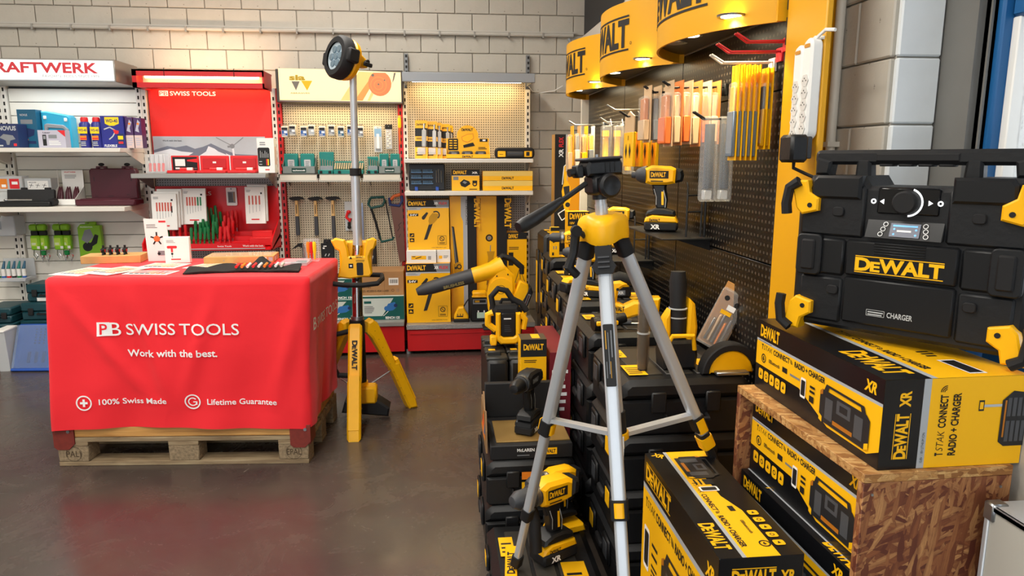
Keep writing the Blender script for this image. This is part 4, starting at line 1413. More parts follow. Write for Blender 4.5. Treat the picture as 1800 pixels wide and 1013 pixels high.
p.p(rrect(.075, .085, .008, 3, .05, .105), BTX).r(.25, .125, .31, .147, BTX)
for k in range(4):
    p.r(.022, .075 + k * .018, .045, .083 + k * .018, YTX).r(.055, .075 + k * .018, .078, .083 + k * .018, YTX)
p.r(.272, .13, .295, .142, WTX).lines(.24, .07, .31, .09, 2, BTX).build(t)
front(-.155, -.0005, 0).logo(.115, .008, .08, .014, BTX).build(t, 'lettering')
for k in range(3):
    c = MB().box(-.14 + k * .10, -.06 + k * .10, .02, .07, .01, .055, .008).build('bit_set', DGR, t)
    front(-.14 + k * .10, .0195, 0).r(.02, .03, .06, .045, GTX).build(c)
t = thing('bit_case', 'long black bit case with yellow end blocks on the top shelf', 'case', (.592, 5.42, 1.467))
MB().prism(rrect(.30, .082, .03, 4, 0, .041), 'y', 0, .08, .01).build('shell', RUB, t)
MB().box(-.13, -.07, -.006, .05, .012, .055, .003).build('end_block', YEL, t)
MB().box(.07, .13, -.006, .05, .012, .055, .003).build('end_block', YEL, t)
MB().cyl((-.06, -.002, .035), (.06, -.002, .035), .018, n=12).build('tube', DGR, t)
front(-.13, -.0065, 0).r(.01, .03, .04, .033, BTX).r(.215, .02, .24, .05, BTX).build(t)
# second shelf
t = thing('socket_set', 'black open socket case with rows of blue-grey sockets and blue latches', 'socket set', (-.075, 5.40, 1.229))
MB().box(-.13, .14, .03, .07, .0, .20, .008).build('shell', mat('navy_plastic', '#15191F', .45), t)
for r in range(3):
    for c in range(2):
        b_ = MB()
        for k in range(7):
            b_.cyl((-.105 + c * .085 + k * .010, .012, .055 + r * .042), (-.105 + c * .085 + k * .010, .012, .075 + r * .042), .0046, n=7)
        b_.box(-.112 + c * .085, -.035 + c * .085, .018, .03, .05 + r * .042, .058 + r * .042).build('socket_row', mat('socket_blue', '#5F7C96', .3, metal=.6), t)
for k in range(3):
    MB().cyl((.075 + k * .018, .022, .06), (.075 + k * .018, .022, .15 + .01 * (k % 2)), .004, n=6).build('driver', STL, t)
for x in (-.075, .08):
    MB().box(x - .012, x + .012, .018, .034, -.0, .03, .003).build('latch', mat('latch_blue', '#2A4FA6', .4), t)
o, w, d, h = carton('battery_box', 'yellow charger carton with black top band on the middle shelf', 'box', .114, .322, 5.40, 5.52, 1.229, 1.387, CAR)
p = front(-w / 2, 0, 0).r(0, h * .72, w, h, BTX).logo(.012, h * .79, .10, h * .15, YTX).t('XR', .15, h * .80, h * .09, WTX, .045, .04).r(0, h * .70, w, h * .72, LGR)
p.p([(.06, .06), (.09, .085), (.13, .07), (.14, .05), (.10, .025), (.07, .035)], BTX).p([(.08, .062), (.092, .073), (.115, .063), (.10, .05)], GTX).ring(.172, .05, .01, .018, BTX).r(.155, .055, .19, .075, BTX).r(.012, .08, .05, .105, GTX).r(.13, .008, .19, .014, BTX).build(o)
for k, lab in enumerate(('lower of two long flat yellow boxes on the middle shelf', 'upper of two long flat yellow boxes on the middle shelf')):
    o, w, d, h = carton('blade_box', lab, 'box', .346, .722, 5.38, 5.50, 1.229 + k * .075, 1.303 + k * .072, CAR)
    p = front(-w / 2, 0, 0).r(0, h * .48, w, h, mat('pale_gold', '#E9C766', .35)).logo(w * .38, h * .14, w * .24, h * .24, BTX).build(o)
# lower deck: blower boxes
DRB, DRY = mat('print_dark', '#2A2A29', .5), mat('print_dark_yellow', '#C08D08', .5)


def blower_box(lab, x0, x1, y0, y1, z0, z1):
    o, w, d, h = carton('blower_box', lab, 'box', x0, x1, y0, y1, z0, z1, CAR)
    p = front(-w / 2, 0, 0)
    p.r(0, h * .86, w, h, BTX).p([(w * .62, h), (w, h), (w, h * .86), (w * .70, h * .86)], GTX).logo(w * .03, h * .895, w * .42, h * .075, YTX).t('XR', w * .64, h * .91, h * .045, WTX, w * .1, .04).t('FLEX', w * .76, h * .91, h * .045, RTX, w * .2, .03)
    p.p([(0, h * .80), (w * .30, h * .80), (w * .34, h * .84), (w, h * .84), (w, h * .86), (0, h * .86)], LGR).lines(w * .04, h * .815, w * .28, h * .85, 2, GTX)
    p.r(w * .03, h * .68, w * .26, h * .73, BTX).t('54V', w * .06, h * .685, h * .035, WTX, w * .17, .03)
    p.p([(w * .38, h * .20), (w * .46, h * .21), (w * .60, h * .52), (w * .52, h * .54)], DRB).p([(w * .52, h * .50), (w * .62, h * .53), (w * .72, h * .62), (w * .74, h * .72), (w * .6, h * .74), (w * .52, h * .66), (w * .5, h * .58)], DRY)
    p.ring(w * .68, h * .70, w * .07, w * .10, DRB, 14, -60, 130).p([(w * .34, h * .66), (w * .46, h * .76), (w * .5, h * .74), (w * .42, h * .63)], DRB).c(w * .38, h * .64, w * .04, DRB, 10)
    p.r(w * .04, h * .26, w * .15, h * .335, BTX).r(w * .04, h * .16, w * .15, h * .235, BTX).p([(w * .055, h * .27), (w * .13, h * .29), (w * .12, h * .32)], YTX).p([(w * .055, h * .18), (w * .135, h * .18), (w * .09, h * .22)], YTX)
    p.line([(w * .72, h * .10), (w * .92, h * .10), (w * .92, h * .28), (w * .72, h * .28), (w * .72, h * .10)], .002, BTX).ring(w * .82, h * .22, w * .045, w * .06, BTX).line([(w * .79, h * .24), (w * .85, h * .195)], .004, BTX).lines(w * .75, h * .12, w * .9, h * .155, 2, BTX)
    p.t('www.DEWALT.com', w * .56, h * .035, h * .016, BTX, w * .36).build(o)


blower_box('upper yellow carton with a black blower pictured, above the white boxes', -.222, .09, 5.42, 5.64, .784, 1.16)
blower_box('lower yellow carton with a black blower pictured, on the tread-plate deck', -.242, .09, 5.34, 5.70, .233, .688)
for k, (a, b_, lab) in enumerate(((-.235, -.012, 'white carton with yellow label between the two blower boxes'), (-.008, .094, 'short white carton beside the labelled white one'))):
    o, w, d, h = carton('white_carton', lab, 'box', a, b_, 5.36 + .03 * k, 5.60, .689, .783, WHT)
    p = front(-w / 2, 0, 0)
    if k == 0:
        p.r(w * .16, h * .3, w * .66, h * .6, YTX).line([(w * .3, h * .38), (w * .5, h * .52)], .006, BTX).r(w * .19, h * .5, w * .3, h * .56, BTX).lines(w * .72, h * .3, w * .84, h * .6, 3, BTX)
    else:
        p.r(w * .15, h * .3, w * .4, h * .55, YTX).lines(w * .5, h * .35, w * .85, h * .6, 3, GTX)
    p.build(o)


def tall_box(lab, x0, x1, y0, y1, z0, z1, kind):
    o, w, d, h = carton('tall_tool_box', lab, 'box', x0, x1, y0, y1, z0, z1, CAR)
    p = front(-w / 2, 0, 0)
    s = .66
    p.r(w * s, 0, w, h, BTX).logo(w * .94, h * .98, h * .24, w * .20, YTX, -90)
    if kind == 0:
        p.p([(w * .42, h), (w * .42, h * .84), (w * .5, h * .8), (w * .5, 0), (w * s, 0), (w * s, h)], SIL).t('RECIPROCATING', w * .60, h * .97, .012, BTX, h * .2, .01, -90)
        p.p([(w * .06, h * .76), (w * .15, h * .755), (w * .32, h * .45), (w * .18, h * .43)], DRB).line([(w * .08, h * .75), (w * .22, h * .45)], .006, GTX)
        p.p([(w * .12, h * .45), (w * .14, h * .36), (w * .24, h * .33), (w * .36, h * .32), (w * .42, h * .38), (w * .40, h * .46), (w * .3, h * .47)], DRY).ring(w * .33, h * .43, w * .06, w * .1, BTX, 14).c(w * .2, h * .42, w * .05, DRB)
        p.line([(w * .1, h * .33), (w * .02, h * .5)], .002, BTX)
    else:
        p.t('DC079', w * .08, h * .98, .016, BTX, h * .09, .0, -90).line([(w * s, 0), (w * s, h)], .003, ORG)
        p.ring(w * .42, h * .66, w * .07, w * .12, BTX, 14).c(w * .42, h * .66, w * .06, GTX).line([(w * .46, h * .6), (w * .45, h * .52)], .006, GTX).p([(w * .34, h * .55), (w * .6, h * .55), (w * .56, h * .5), (w * .58, h * .45), (w * .36, h * .45), (w * .38, h * .5)], DRY).r(w * .30, h * .435, w * .62, h * .45, BTX).line([(w * .45, h * .44), (w * .45, h * .3)], .006, GTX).line([(w * .4, h * .4), (w * .33, h * .27)], .005, BTX).line([(w * .5, h * .4), (w * .58, h * .27)], .005, BTX)
    p.build(o)


tall_box('tall yellow carton with a trimmer picture beside the blower boxes', .097, .297, 5.46, 5.70, .233, 1.186, 0)
tall_box('tall yellow carton with a work light picture and black stripe', .300, .536, 5.49, 5.70, .233, 1.184, 1)


def tripod_pic(p, w, h, cx, cy, s):
    p.r(cx - .06 * s, cy + .30 * s, cx + .05 * s, cy + .40 * s, BTX).line([(cx - .12 * s, cy + .45 * s), (cx + .16 * s, cy + .33 * s), (cx + .26 * s, cy + .31 * s)], .02 * s, BTX)
    for a, b_ in ((-.28, -.55), (.04, -.52), (.32, -.55)):
        p.line([(cx, cy + .3 * s), (cx + a * s, cy + b_ * s)], .024 * s, DRB)
    p.line([(cx - .2 * s, cy - .35 * s), (cx + .22 * s, cy - .35 * s)], .014 * s, GTX)


o, w, d, h = carton('tripod_box', 'narrow yellow tripod carton at the right end of the bay', 'box', .539, .695, 5.50, 5.65, .233, .90, CAR)
p = front(-w / 2, 0, 0).r(0, h * .92, w, h, BTX).logo(.012, h * .935, .075, h * .045, YTX).lines(.015, h * .80, .12, h * .84, 2, BTX).r(.012, h * .70, .05, h * .765, BTX).r(.012, h * .61, .05, h * .67, BTX)
tripod_pic(p, w, h, .10, h * .5, .17)
p.build(o)
# charger and large battery on the deck
t = thing('charger', 'small yellow charger on the deck beside the black battery', 'charger', (.170, 5.33, .233))
MB().prism([(-.055, .02), (.055, .02), (.055, .05), (.03, .09), (.02, .115), (-.02, .115), (-.035, .09), (-.055, .05)], 'y', 0, .07, .008).build('top', YEL, t)
MB().box(-.06, .06, -.004, .075, 0, .024, .006).build('foot', RUB, t)
front(-.055, -.0005, 0).lines(.02, .04, .09, .06, 1, BTX).r(.025, .05, .03, .065, BTX).r(.045, .05, .05, .065, BTX).r(.065, .05, .07, .065, BTX).build(t)
MB().tube([(.02, .05, .11), (.045, .05, .15), (.07, .06, .18)], .005, 6).build('cord', RUB, t)
t = thing('battery_pack', 'tall black battery pack with yellow lid and green label on the deck', 'battery', (.312, 5.32, .233))
MB().box(-.072, .072, 0, .12, 0, .205, .014).build('body', RUB, t)
MB().box(-.055, .055, .0, .1, .20, .232, .01).box(-.06, .06, -.005, .03, .19, .205, .004).build('lid', YEL, t)
front(-.072, -.0005, 0).r(.02, .14, .125, .178, GTX).r(.028, .15, .118, .172, BTX).r(.05, .03, .115, .075, mat('pale_green_label', '#BFD9C6', .5)).r(.055, .075, .065, .09, WTX).r(.1, .075, .11, .09, WTX).r(.035, .153, .07, .168, DRY).build(t)
t['label'] = 'tall black battery pack with yellow lid and pale label on the deck'

# leaf blower leaning in front of the boxes
t = thing('leaf_blower', 'yellow leaf blower with long black nozzle in front of the boxes', 'leaf blower', (.42, 5.12, .233))
MB().box(.0, .05, -.03, .03, -.2325, .002, .004).box(-.05, .10, -.07, .07, -.2325, -.222, .003).build('stand_foot', RUB, t)
MB().tube([(-.575, -.03, .285), (-.53, -.03, .30), (-.46, -.03, .32), (-.30, -.03, .365), (-.16, -.03, .40)], [.026, .042, .050, .052, .056], 16).build('nozzle', DGR, t)
front(-.42, -.083, .30).t('BRUSHLESS', .04, .012, .02, mat('faint_gold_ink', '#8E7F49', .5), .15, .02, 14).build(t, 'lettering')
MB().tube([(-.17, -.03, .398), (-.10, -.03, .415), (-.03, -.01, .43), (.04, .01, .45)], [.058, .060, .066, .085], 16).build('neck', YEL, t)
MB().prism([(-.07, .27), (-.06, .14), (.02, .10), (.10, .16), (.14, .28), (.13, .40), (.06, .47), (.02, .50), (-.02, .42), (-.05, .38)], 'y', -.07, .06, .022).build('fan_housing', YEL, t)
MB().cyl((.03, -.078, .30), (.03, .07, .30), .085, n=22).build('scroll', YEL, t)
MB().tube([(.0, -.0, .49), (.05, 0, .535), (.12, 0, .51), (.19, 0, .45), (.19, 0, .40)], [.02, .024, .022, .022, .018], 10).build('grip', RUB, t)
MB().prism([(.10, .20), (.17, .16), (.24, .27), (.23, .33), (.17, .36)], 'y', -.06, .05, .01).build('battery_mount', YEL, t)
bt = MB().prism([(.16, .15), (.21, .12), (.265, .27), (.25, .32), (.235, .30)], 'y', -.065, .05, .008).build('battery', RUB, t)
front(0, -.0705, 0).line([(.205, .17), (.24, .26)], .02, GTX).line([(.207, .175), (.237, .253)], .012, mat('battery_face', '#4A2E2A', .5)).build(bt)
front(-.07, -.0785, .13).logo(.075, .15, .05, .014, BTX, 72).ring(.10, .17, .03, .033, BTX, 20).c(.07, .27, .006, BTX, 10).c(.15, .28, .006, BTX, 10).c(.03, .12, .006, BTX, 10).build(t)
MB().box(-.10, .14, -.08, .08, 0, .012, .004).prism([(.0, .01), (.05, .01), (.04, .12), (.0, .12)], 'y', -.03, .03, .004).build('stand', RUB, t)
# long carton leaning in the wall corner
o, w, d, h = carton('saw_carton', 'tall dark and orange saw carton standing in the wall corner', 'box', .86, 1.05, 5.20, 5.34, .0, 1.64, mat('orange_card', '#E39A12', .45))
p = front(-w / 2, 0, 0).r(0, 0, w * .42, h, BTX).r(w * .42, h * .75, w * .5, h, SIL).t('XR', w * .32, h * .90, .03, WTX, .06, .03, 90).t('FLEX', w * .32, h * .945, .03, RTX, .07, .03, 90)
p.p([(w * .55, h * .985), (w * .9, h * .985), (w * .9, h * .92), (w * .6, h * .90), (w * .55, h * .93)], ORG).ring(w * .72, h * .925, .010, .018, BTX).c(w * .72, h * .925, .008, BTX)
p.p([(w * .35, h * .86), (w * .46, h * .87), (w * .48, h * .80), (w * .62, h * .77), (w * .66, h * .72), (w * .55, h * .68), (w * .6, h * .65), (w * .5, h * .62), (w * .35, h * .69), (w * .28, h * .75), (w * .36, h * .79)], YTX).line([(w * .50, h * .875), (w * .36, h * .86), (w * .30, h * .78)], .006, WTX).p([(w * .34, h * .77), (w * .58, h * .775), (w * .6, h * .73), (w * .42, h * .72)], DRB).c(w * .52, h * .69, .018, DRB).line([(w * .42, h * .67), (w * .15, h * .65), (w * .3, h * .62), (w * .48, h * .635)], .007, WTX).r(w * .42, h * .5, w * .55, h * .62, BTX)
p.build(o)
left(-w / 2, d, 0).r(0, 0, d, h, mat('box_side_tan', '#B98A4A', .5)).r(.02, .3, .05, h - .1, mat('box_side_gold', '#C99B2E', .5)).build(o, 'side_print')

# ================================================================== red-draped pallet table
TA = R(-4.45)
tx, ty = -1.84, 3.444
TW, TD = 1.2, 0.64
t = thing('pallet', 'worn euro pallet with a timber collar under the red cloth', 'pallet', (tx, ty, 0), -4.45)
for k in range(3):
    MB().box(0, TW, (0, .27, TD - .10)[k], (.10, .37, TD)[k], 0, .022, .002).build('bottom_board', TIMB, t)
    for j in range(3):
        b_ = MB().box((0, .5275, 1.055)[j], (.145, .6725, 1.2)[j], (0, .27, TD - .10)[k], (.10, .37, TD)[k], .022, .10, .004).build('block', CHIP, t)
        if k == 0 and j != 1:
            front((0, .5275, 1.055)[j], -.0005, .022).t(('PAL)', '', 'EPAL')[j], .04, .025, .03, mat('burnt_mark', '#4A3A28', .8), .07, .005).ring(.075, .04, .036, .038, mat('burnt_mark', '', 0), 20).build(b_, 'branded_mark')
    MB().box((0, .5275, 1.055)[k], (.145, .6725, 1.2)[k], 0, TD, .10, .122, .002).build('stringer_board', TIMB, t)
for k in range(5):
    y = k * (TD - .11) / 4
    MB().box(0, TW, y, y + .11, .122, .144, .002).build('deck_board', TIMB, t)
c1 = MB().box(.01, 1.19, .004, .024, .146, .34, .002).build('collar_board', COLL, t)
MB().box(.01, 1.19, TD - .024, TD - .004, .146, .34, .002).build('collar_board', COLL, t)
MB().box(.01, .03, .025, TD - .025, .146, .34, .002).build('collar_board', COLL, t)
MB().box(1.17, 1.19, .025, TD - .025, .146, .34, .002).build('collar_board', COLL, t)
RUST = mat('red_hinge', '#7A2C22', .6, var=.2, scale=40)
for x in (-.012, 1.115):
    hg = MB().prism([(x, .20), (x + .1, .20), (x + .1, .115), (x + .07, .085), (x + .015, .085), (x, .10)], 'y', -.006, .003, .001).build('corner_hinge', RUST, t)
    MB().cyl((x + .075, -.01, .178), (x + .075, -.004, .178), .008, n=10).build('bolt', STL, hg)
MB().prism([(.0, .20), (.1, .20), (.1, .1), (0, .1)], 'x', 1.19, 1.212, .001).build('corner_hinge', RUST, t)
MB().box(.03, 1.17, .03, TD - .03, .5, .905).build('load', BRN, t)
MB().box(.05, 1.15, .05, TD - .05, .146, .5).build('load', BRN, t)

# cloth: a draped shell with folds
cloth = thing('tablecloth', 'bright red printed cloth draped over the pallet table', 'tablecloth', (tx, ty, 0), -4.45)
ZT, ZB, SK = .925, .185, .04
per = []
nx, ny = 64, 34
for i in range(nx):
    per.append((TW * i / nx, -.006, 0, -1))
for i in range(ny):
    per.append((TW + .006, TD * i / ny, 1, 0))
for i in range(nx):
    per.append((TW * (1 - i / nx), TD + .006, 0, 1))
for i in range(ny):
    per.append((-.006, TD * (1 - i / ny), -1, 0))
NZ = 26
vs, fs = [], []


def fold(i, f):
    x, y, ax, ay = per[i]
    s = x + y * 1.7
    d = .010 * f * (1 + math.sin(s * 9.5 + 1.1)) + .006 * f * math.sin(s * 23 + f * 3) + .004 * math.sin(s * 5 + f * 9) * f
    if ay == -1:
        for c0, sl in ((.02, .55), (1.19, -.18), (.36, .25), (.78, -.2)):
            d += .016 * math.exp(-((x - c0 - sl * f) / .035) ** 2) * math.sin(PI * min(1, f * 1.1))
    return d


for j in range(NZ + 1):
    f = j / NZ
    z = ZT - .012 - (ZT - ZB - .012) * f
    sk = SK * (1 - f)
    for i, (x, y, ax, ay) in enumerate(per):
        d = fold(i, f)
        hem = .012 * math.sin(x * 2.6 + .4) * f if ay == -1 else 0.035 * f * (y / TD if ax == 1 else 0)
        vs.append((x + ax * d + sk, y + ay * d, z + hem))
n = len(per)
for j in range(NZ):
    for i in range(n):
        fs.append((j * n + i, j * n + (i + 1) % n, (j + 1) * n + (i + 1) % n, (j + 1) * n + i))
base = len(vs)
for i, (x, y, ax, ay) in enumerate(per):
    vs.append((min(max(x, .008), TW - .008) + SK, min(max(y, .008), TD - .008), ZT))
for i in range(n):
    fs.append((i, base + i, base + (i + 1) % n, (i + 1) % n))
fs.append(tuple(range(base, base + n)))
me = bpy.data.meshes.new('drape')
me.from_pydata(vs, [], fs)
me.materials.append(CLOTH)
o = bpy.data.objects.new('drape', me)
finish(o, cloth, True)
me.set_sharp_from_angle(angle=R(80))


def on_front(a, b_, d):
    f = min(1, max(0, (ZT - .012 - b_) / (ZT - ZB - .012)))
    xx = a - SK * (1 - f)
    i = min(nx - 1.001, max(0, xx / TW * nx))
    q = int(i)
    dd = fold(q, f) * (1 - i + q) + fold(q + 1, f) * (i - q)
    jf = f * NZ
    hem = .012 * math.sin(xx * 2.6 + .4) * f
    return (a, -.006 - dd - .0035 - d, b_ + hem)


def on_side(a, b_, d):
    f = min(1, max(0, (ZT - .012 - b_) / (ZT - ZB - .012)))
    i = min(ny - 1.001, max(0, a / TD * ny))
    q = int(i)
    dd = fold(nx + q, f) * (1 - i + q) + fold(nx + q + 1, f) * (i - q)
    return (TW + .006 + dd + .004 + d + SK * (1 - f), a, b_ + .035 * f * a / TD)


def flat():
    return PR((0, 0, 0), (1, 0, 0), (0, 0, 1), .003)


p = flat()
for k in range(6):
    p.r(.258, .648 + k * .0109, .316, .6592 + k * .0109, WTX)
p.t('P', .270, .656, .049, mat('cloth_red_ink', '#F01A28', .7), .034, .012).t('B', .3165, .6485, .064, WTX, .05, .0)
p.t('SWISS', .39, .652, .053, WTX, .228, .006).t('TOOLS', .638, .652, .053, WTX, .275, .006)
p.build(o, 'logo_print', on_front, .012)
flat().t('Work with the best.', .385, .545, .033, WTX, .42, .02).build(o, 'slogan_print', on_front, .012)
for cx, kind in ((.165, 0), (.672, 1)):
    p = flat().ring(cx, .32, .031, .0375, WTX, 32)
    if kind == 0:
        p.r(cx - .018, .315, cx + .018, .326, WTX).r(cx - .0055, .302, cx + .0055, .339, WTX)
    else:
        p.ring(cx, .32, .016, .0215, WTX, 20, 40, 360).r(cx + .002, .317, cx + .022, .322, WTX).r(cx + .016, .305, cx + .022, .322, WTX)
    p.build(o, 'badge_print', on_front, .012)
flat().t('100% Swiss Made', .235, .31, .027, WTX, .315, .014).build(o, 'slogan_print', on_front, .012)
flat().t('Lifetime Guarantee', .742, .308, .027, WTX, .325, .014).build(o, 'slogan_print', on_front, .012)
p = PR((0, 0, 0), (0, 1, 0), (0, 0, 1))
p.t('B', .05, .655, .06, WTX, .045, .01).t('SWISS TOOLS', .12, .65, .05, WTX, .44, .004)
p.build(o, 'cloth_print', on_side, .012)

# things on the table (table-local -> world)
def tw(u, v):
    return (tx + u * math.cos(TA) - v * math.sin(TA), ty + u * math.sin(TA) + v * math.cos(TA))


ZC = ZT + .001


def flyer(lab, u, v, w, d, rz, z=0.0, cols=None):
    x, y = tw(u, v)
    o = MB().box(-w / 2, w / 2, -d / 2, d / 2, 0, .002).build('leaflet', WHT, None, False)
    o.location = (x, y, ZC + z)
    o.rotation_euler = (0, 0, R(rz))
    tag(o, lab, 'leaflet')
    p = top(-w / 2, -d / 2, .002)
    p.r(w * .05, d * .3, w * .95, d * .95, cols or mat('leaflet_cream', '#E4DCC0', .5))
    for k in range(7):
        p.c(w * (.14 + .12 * k), d * .22, w * .05, BTX if k < 4 else ORG, 8).line([(w * (.14 + .12 * k), d * .3), (w * (.2 + .1 * k), d * .8)], .006, (ORG, RTX, GTX, YTX)[k % 4])
    p.build(o)


flyer('leaflet with tool pictures nearest the left front corner', .12, .17, .17, .24, -20)
flyer('leaflet overlapping its neighbour near the left front corner', .27, .18, .17, .24, -28, .003)
flyer('leaflet stack in front of the small white card', .42, .36, .20, .16, -12, .0)
flyer('pink printed leaflet at the front edge of the table', .46, .13, .22, .12, -10, 0, mat('leaflet_pink', '#D9A5A5', .5))
flyer('leaflet half under the black tool roll', .66, .34, .17, .20, -22)
t = thing('tool_stand', 'wooden stand holding a row of black star-shaped hex keys', 'tool stand', (*tw(.10, .50), ZC), 5)
MB().box(-.15, .14, -.05, .09, 0, .04, .002).build('wood_base', WOO, t)
for k in range(4):
    c = MB().cyl((-.06 + k * .035, .0, .062), (-.045 + k * .035, .0, .062), .014, n=12).build('hex_key', RUB, t)
    q = MB()
    for j in range(5):
        a = R(90 + 72 * j)
        q.tube([(-.052 + k * .035, .010 * math.cos(a), .062 + .010 * math.sin(a)), (-.052 + k * .035, .03 * math.cos(a), .062 + .028 * math.sin(a))], .006, 6)
    q.build('spokes', RUB, c)
    MB().cyl((-.065 + k * .035, .0, .062), (-.044 + k * .035, .0, .062), .008, n=10).build('hub', RED, c)
t = thing('price_card', 'tall white card with a star-shaped key printed on it', 'card', (*tw(.315, .535), ZC), 4, None, None)
MB().prism([(-.055, 0), (.06, 0), (.05, .222), (-.062, .228)], 'y', 0, .004).prism([(.03, .002), (.10, .002), (.03, .15)], 'x', -.002, .002).build('card', WHT, t, smooth=False)
p = front(-.058, -.0005, 0).r(.07, .206, .105, .216, RTX).lines(.008, .178, .07, .202, 3, BTX, .3)
for j in range(5):
    a = R(90 + 72 * j)
    p.line([(.055, .12), (.055 + .032 * math.cos(a), .12 + .036 * math.sin(a))], .008, BTX)
p.c(.055, .12, .016, SKIN, 14).r(.055, .03, .11, .055, GTX).c(.06, .04, .008, BTX).build(t)
t = thing('price_card', 'small white boxed card with a red T-handle key printed on it', 'card', (*tw(.45, .45), ZC), 2)
MB().box(-.062, .062, 0, .03, 0, .138, .002).build('card', WHT, t)
p = front(-.062, -.0005, 0).p(rrect(.05, .014, .006, 3, .038, .085), RTX).r(.032, .058, .042, .08, RTX).c(.037, .05, .006, BTX, 10).r(.0355, .03, .0385, .045, GTX).r(.03, .018, .078, .024, RTX).lines(.012, .108, .06, .125, 3, GTX, .3).build(t)
t = thing('wooden_case', 'shallow wooden case with clear lid at the back of the table', 'case', (*tw(.77, .50), ZC), 3)
MB().box(-.18, .17, -.07, .11, 0, .036, .002).build('tray', WOO, t)
MB().box(-.165, .155, -.055, .10, .0365, .042, .001).build('lid', CLR, t)
front(-.18, -.0705, 0).r(.29, .008, .315, .03, WHT).r(.325, .01, .345, .03, LGR).c(.1, .016, .003, STL, 8).build(t)
PR((.1705, -.07, 0), (0, 1, 0), (0, 0, 1)).r(.03, .008, .06, .03, WHT).r(.08, .008, .11, .03, LGR).build(t, 'side_print')
t = thing('tool_roll', 'unrolled black cloth tool roll with a row of drivers on the table', 'tool roll', (*tw(.89, .18), ZC), 4)
vs, fs = [], []
NX, NY = 30, 8
for layer in (0, 1):
    for j in range(NY + 1):
        for i in range(NX + 1):
            u, v = i / NX, j / NY
            z = .008 + .012 * abs(math.sin(u * 9 + v * 2)) * (.4 + v) + (.035 * math.exp(-((u - .62) / .06) ** 2) * (v > .4) * v)
            wdt = .17 * (.45 + .55 * math.sin(PI * min(1, u * 1.4 + .12)) ** .5) if u < .6 else .17 * (1 - .25 * (u - .6))
            vs.append((-.265 + .53 * u, -.085 + wdt * v + .03 * math.sin(u * 4), z if layer else max(0.0, z - .006)))
st = (NX + 1) * (NY + 1)
for j in range(NY):
    for i in range(NX):
        a = j * (NX + 1) + i
        fs += [(a + st, a + 1 + st, a + NX + 2 + st, a + NX + 1 + st), (a, a + NX + 1, a + NX + 2, a + 1)]
for i in range(NX):
    fs.append((i, i + 1, i + 1 + st, i + st))
MB().add(vs, fs).build('cloth', mat('black_cloth', '#1B1A19', .85, bump=.2, scale=200), t)
for k in range(9):
    MB().cyl((-.03 + k * .026, -.055, .028), (-.025 + k * .026, .0, .034), .007, n=8).build('driver', (RED, ORG, WHT, RTX, WHT, ORG, RED, WHT, CRM)[k], t)
t = thing('clear_case', 'flat clear plastic case near the right table edge', 'case', (*tw(1.08, .38), ZC), 0)
MB().box(-.07, .07, -.06, .10, 0, .02, .004).build('shell', CLM, t)
MB().box(-.02, .03, -.03, .0, .004, .014, .002).box(.0, .05, .02, .06, .004, .014, .002).build('contents', DGR, t)
t = thing('acrylic_stand', 'clear acrylic stand with coloured drivers at the right table corner', 'display stand', (*tw(1.135, .50), ZC), 0)
MB().box(-.04, .04, -.025, .03, 0, .006, .002).box(-.04, .04, .02, .025, 0, .12, .002).box(-.04, -.036, -.025, .02, 0, .12).box(.036, .04, -.025, .02, 0, .12).build('stand', CLR, t, smooth=False)
for k in range(3):
    MB().lathe([(.004, .01), (.006, .04), (.01, .06), (.01, .095), (.006, .105)], (-.016 + k * .016, 0, 0), n=8).build('driver', (ORG, RED, MATS['can_yellow'])[k], t)

# ================================================================== light tower
t = thing('light_tower', 'yellow tripod work light tower with tall silver mast beside the table', 'work light', (-.458, 3.954, 0))
MB().tube([(0, 0, .14), (.004, 0, .60)], .036, 14).build('lower_mast', STL, t)
MB().tube([(.004, 0, .55), (.012, 0, .88), (.022, 0, 1.0)], .030, 14).build('middle_mast', CHR, t)
MB().tube([(.020, 0, .96), (.024, 0, 1.40)], .026, 14).build('upper_mast', ALU, t)
MB().tube([(.024, 0, 1.38), (.032, 0, 2.0)], .019, 12).build('top_mast', ALU, t)
MB().cyl((.0238, 0, 1.375), (.0243, 0, 1.415), .030, n=14).box(.03, .055, -.02, .02, 1.38, 1.41, .004).build('mast_clamp', RUB, t)
cl = MB()
cl.prism([(-.115, 1.03), (-.095, .985), (-.075, .975), (-.065, .93), (-.085, .83), (-.02, .82), (.045, .83), (.085, .83), (.10, .85), (.085, .94), (.10, .975), (.115, .985), (.13, 1.03), (.11, 1.045), (.075, 1.035), (.062, .985), (.058, .945), (-.022, .945), (-.026, .985), (-.04, 1.035), (-.09, 1.045)], 'y', -.062, -.036, .008)
cl.prism([(-.10, 1.02), (-.075, .975), (-.065, .84), (.085, .84), (.10, .97), (.12, 1.02)], 'y', .0, .06, .008)
cl.box(-.075, -.055, -.04, .01, .84, .98, .004).box(.075, .095, -.04, .01, .84, .98, .004).box(-.10, -.03, -.05, .05, .985, 1.02, .01).box(.066, .12, -.05, .05, .985, 1.02, .01)
col = cl.build('collar', YEL, t)
front(-.10, -.0625, .82).r(.075, .06, .10, .085, BTX).r(.082, .068, .093, .077, WTX).p([(.08, .11), (.096, .11), (.088, .125)], BTX).logo(.115, .115, .04, .010, BTX).lines(.115, .095, .17, .11, 2, BTX, .3).p(rrect(.035, .07, .006, 3, .135, .055), BTX).build(col)
MB().tube([(-.12, -.10, .805), (-.14, -.02, .815), (-.13, .09, .815), (.0, .12, .815), (.14, .09, .815), (.15, -.02, .812), (.13, -.10, .80), (.05, -.12, .795), (-.05, -.12, .798), (-.12, -.10, .805)], .014, 8).build('carry_ring', RUB, t)
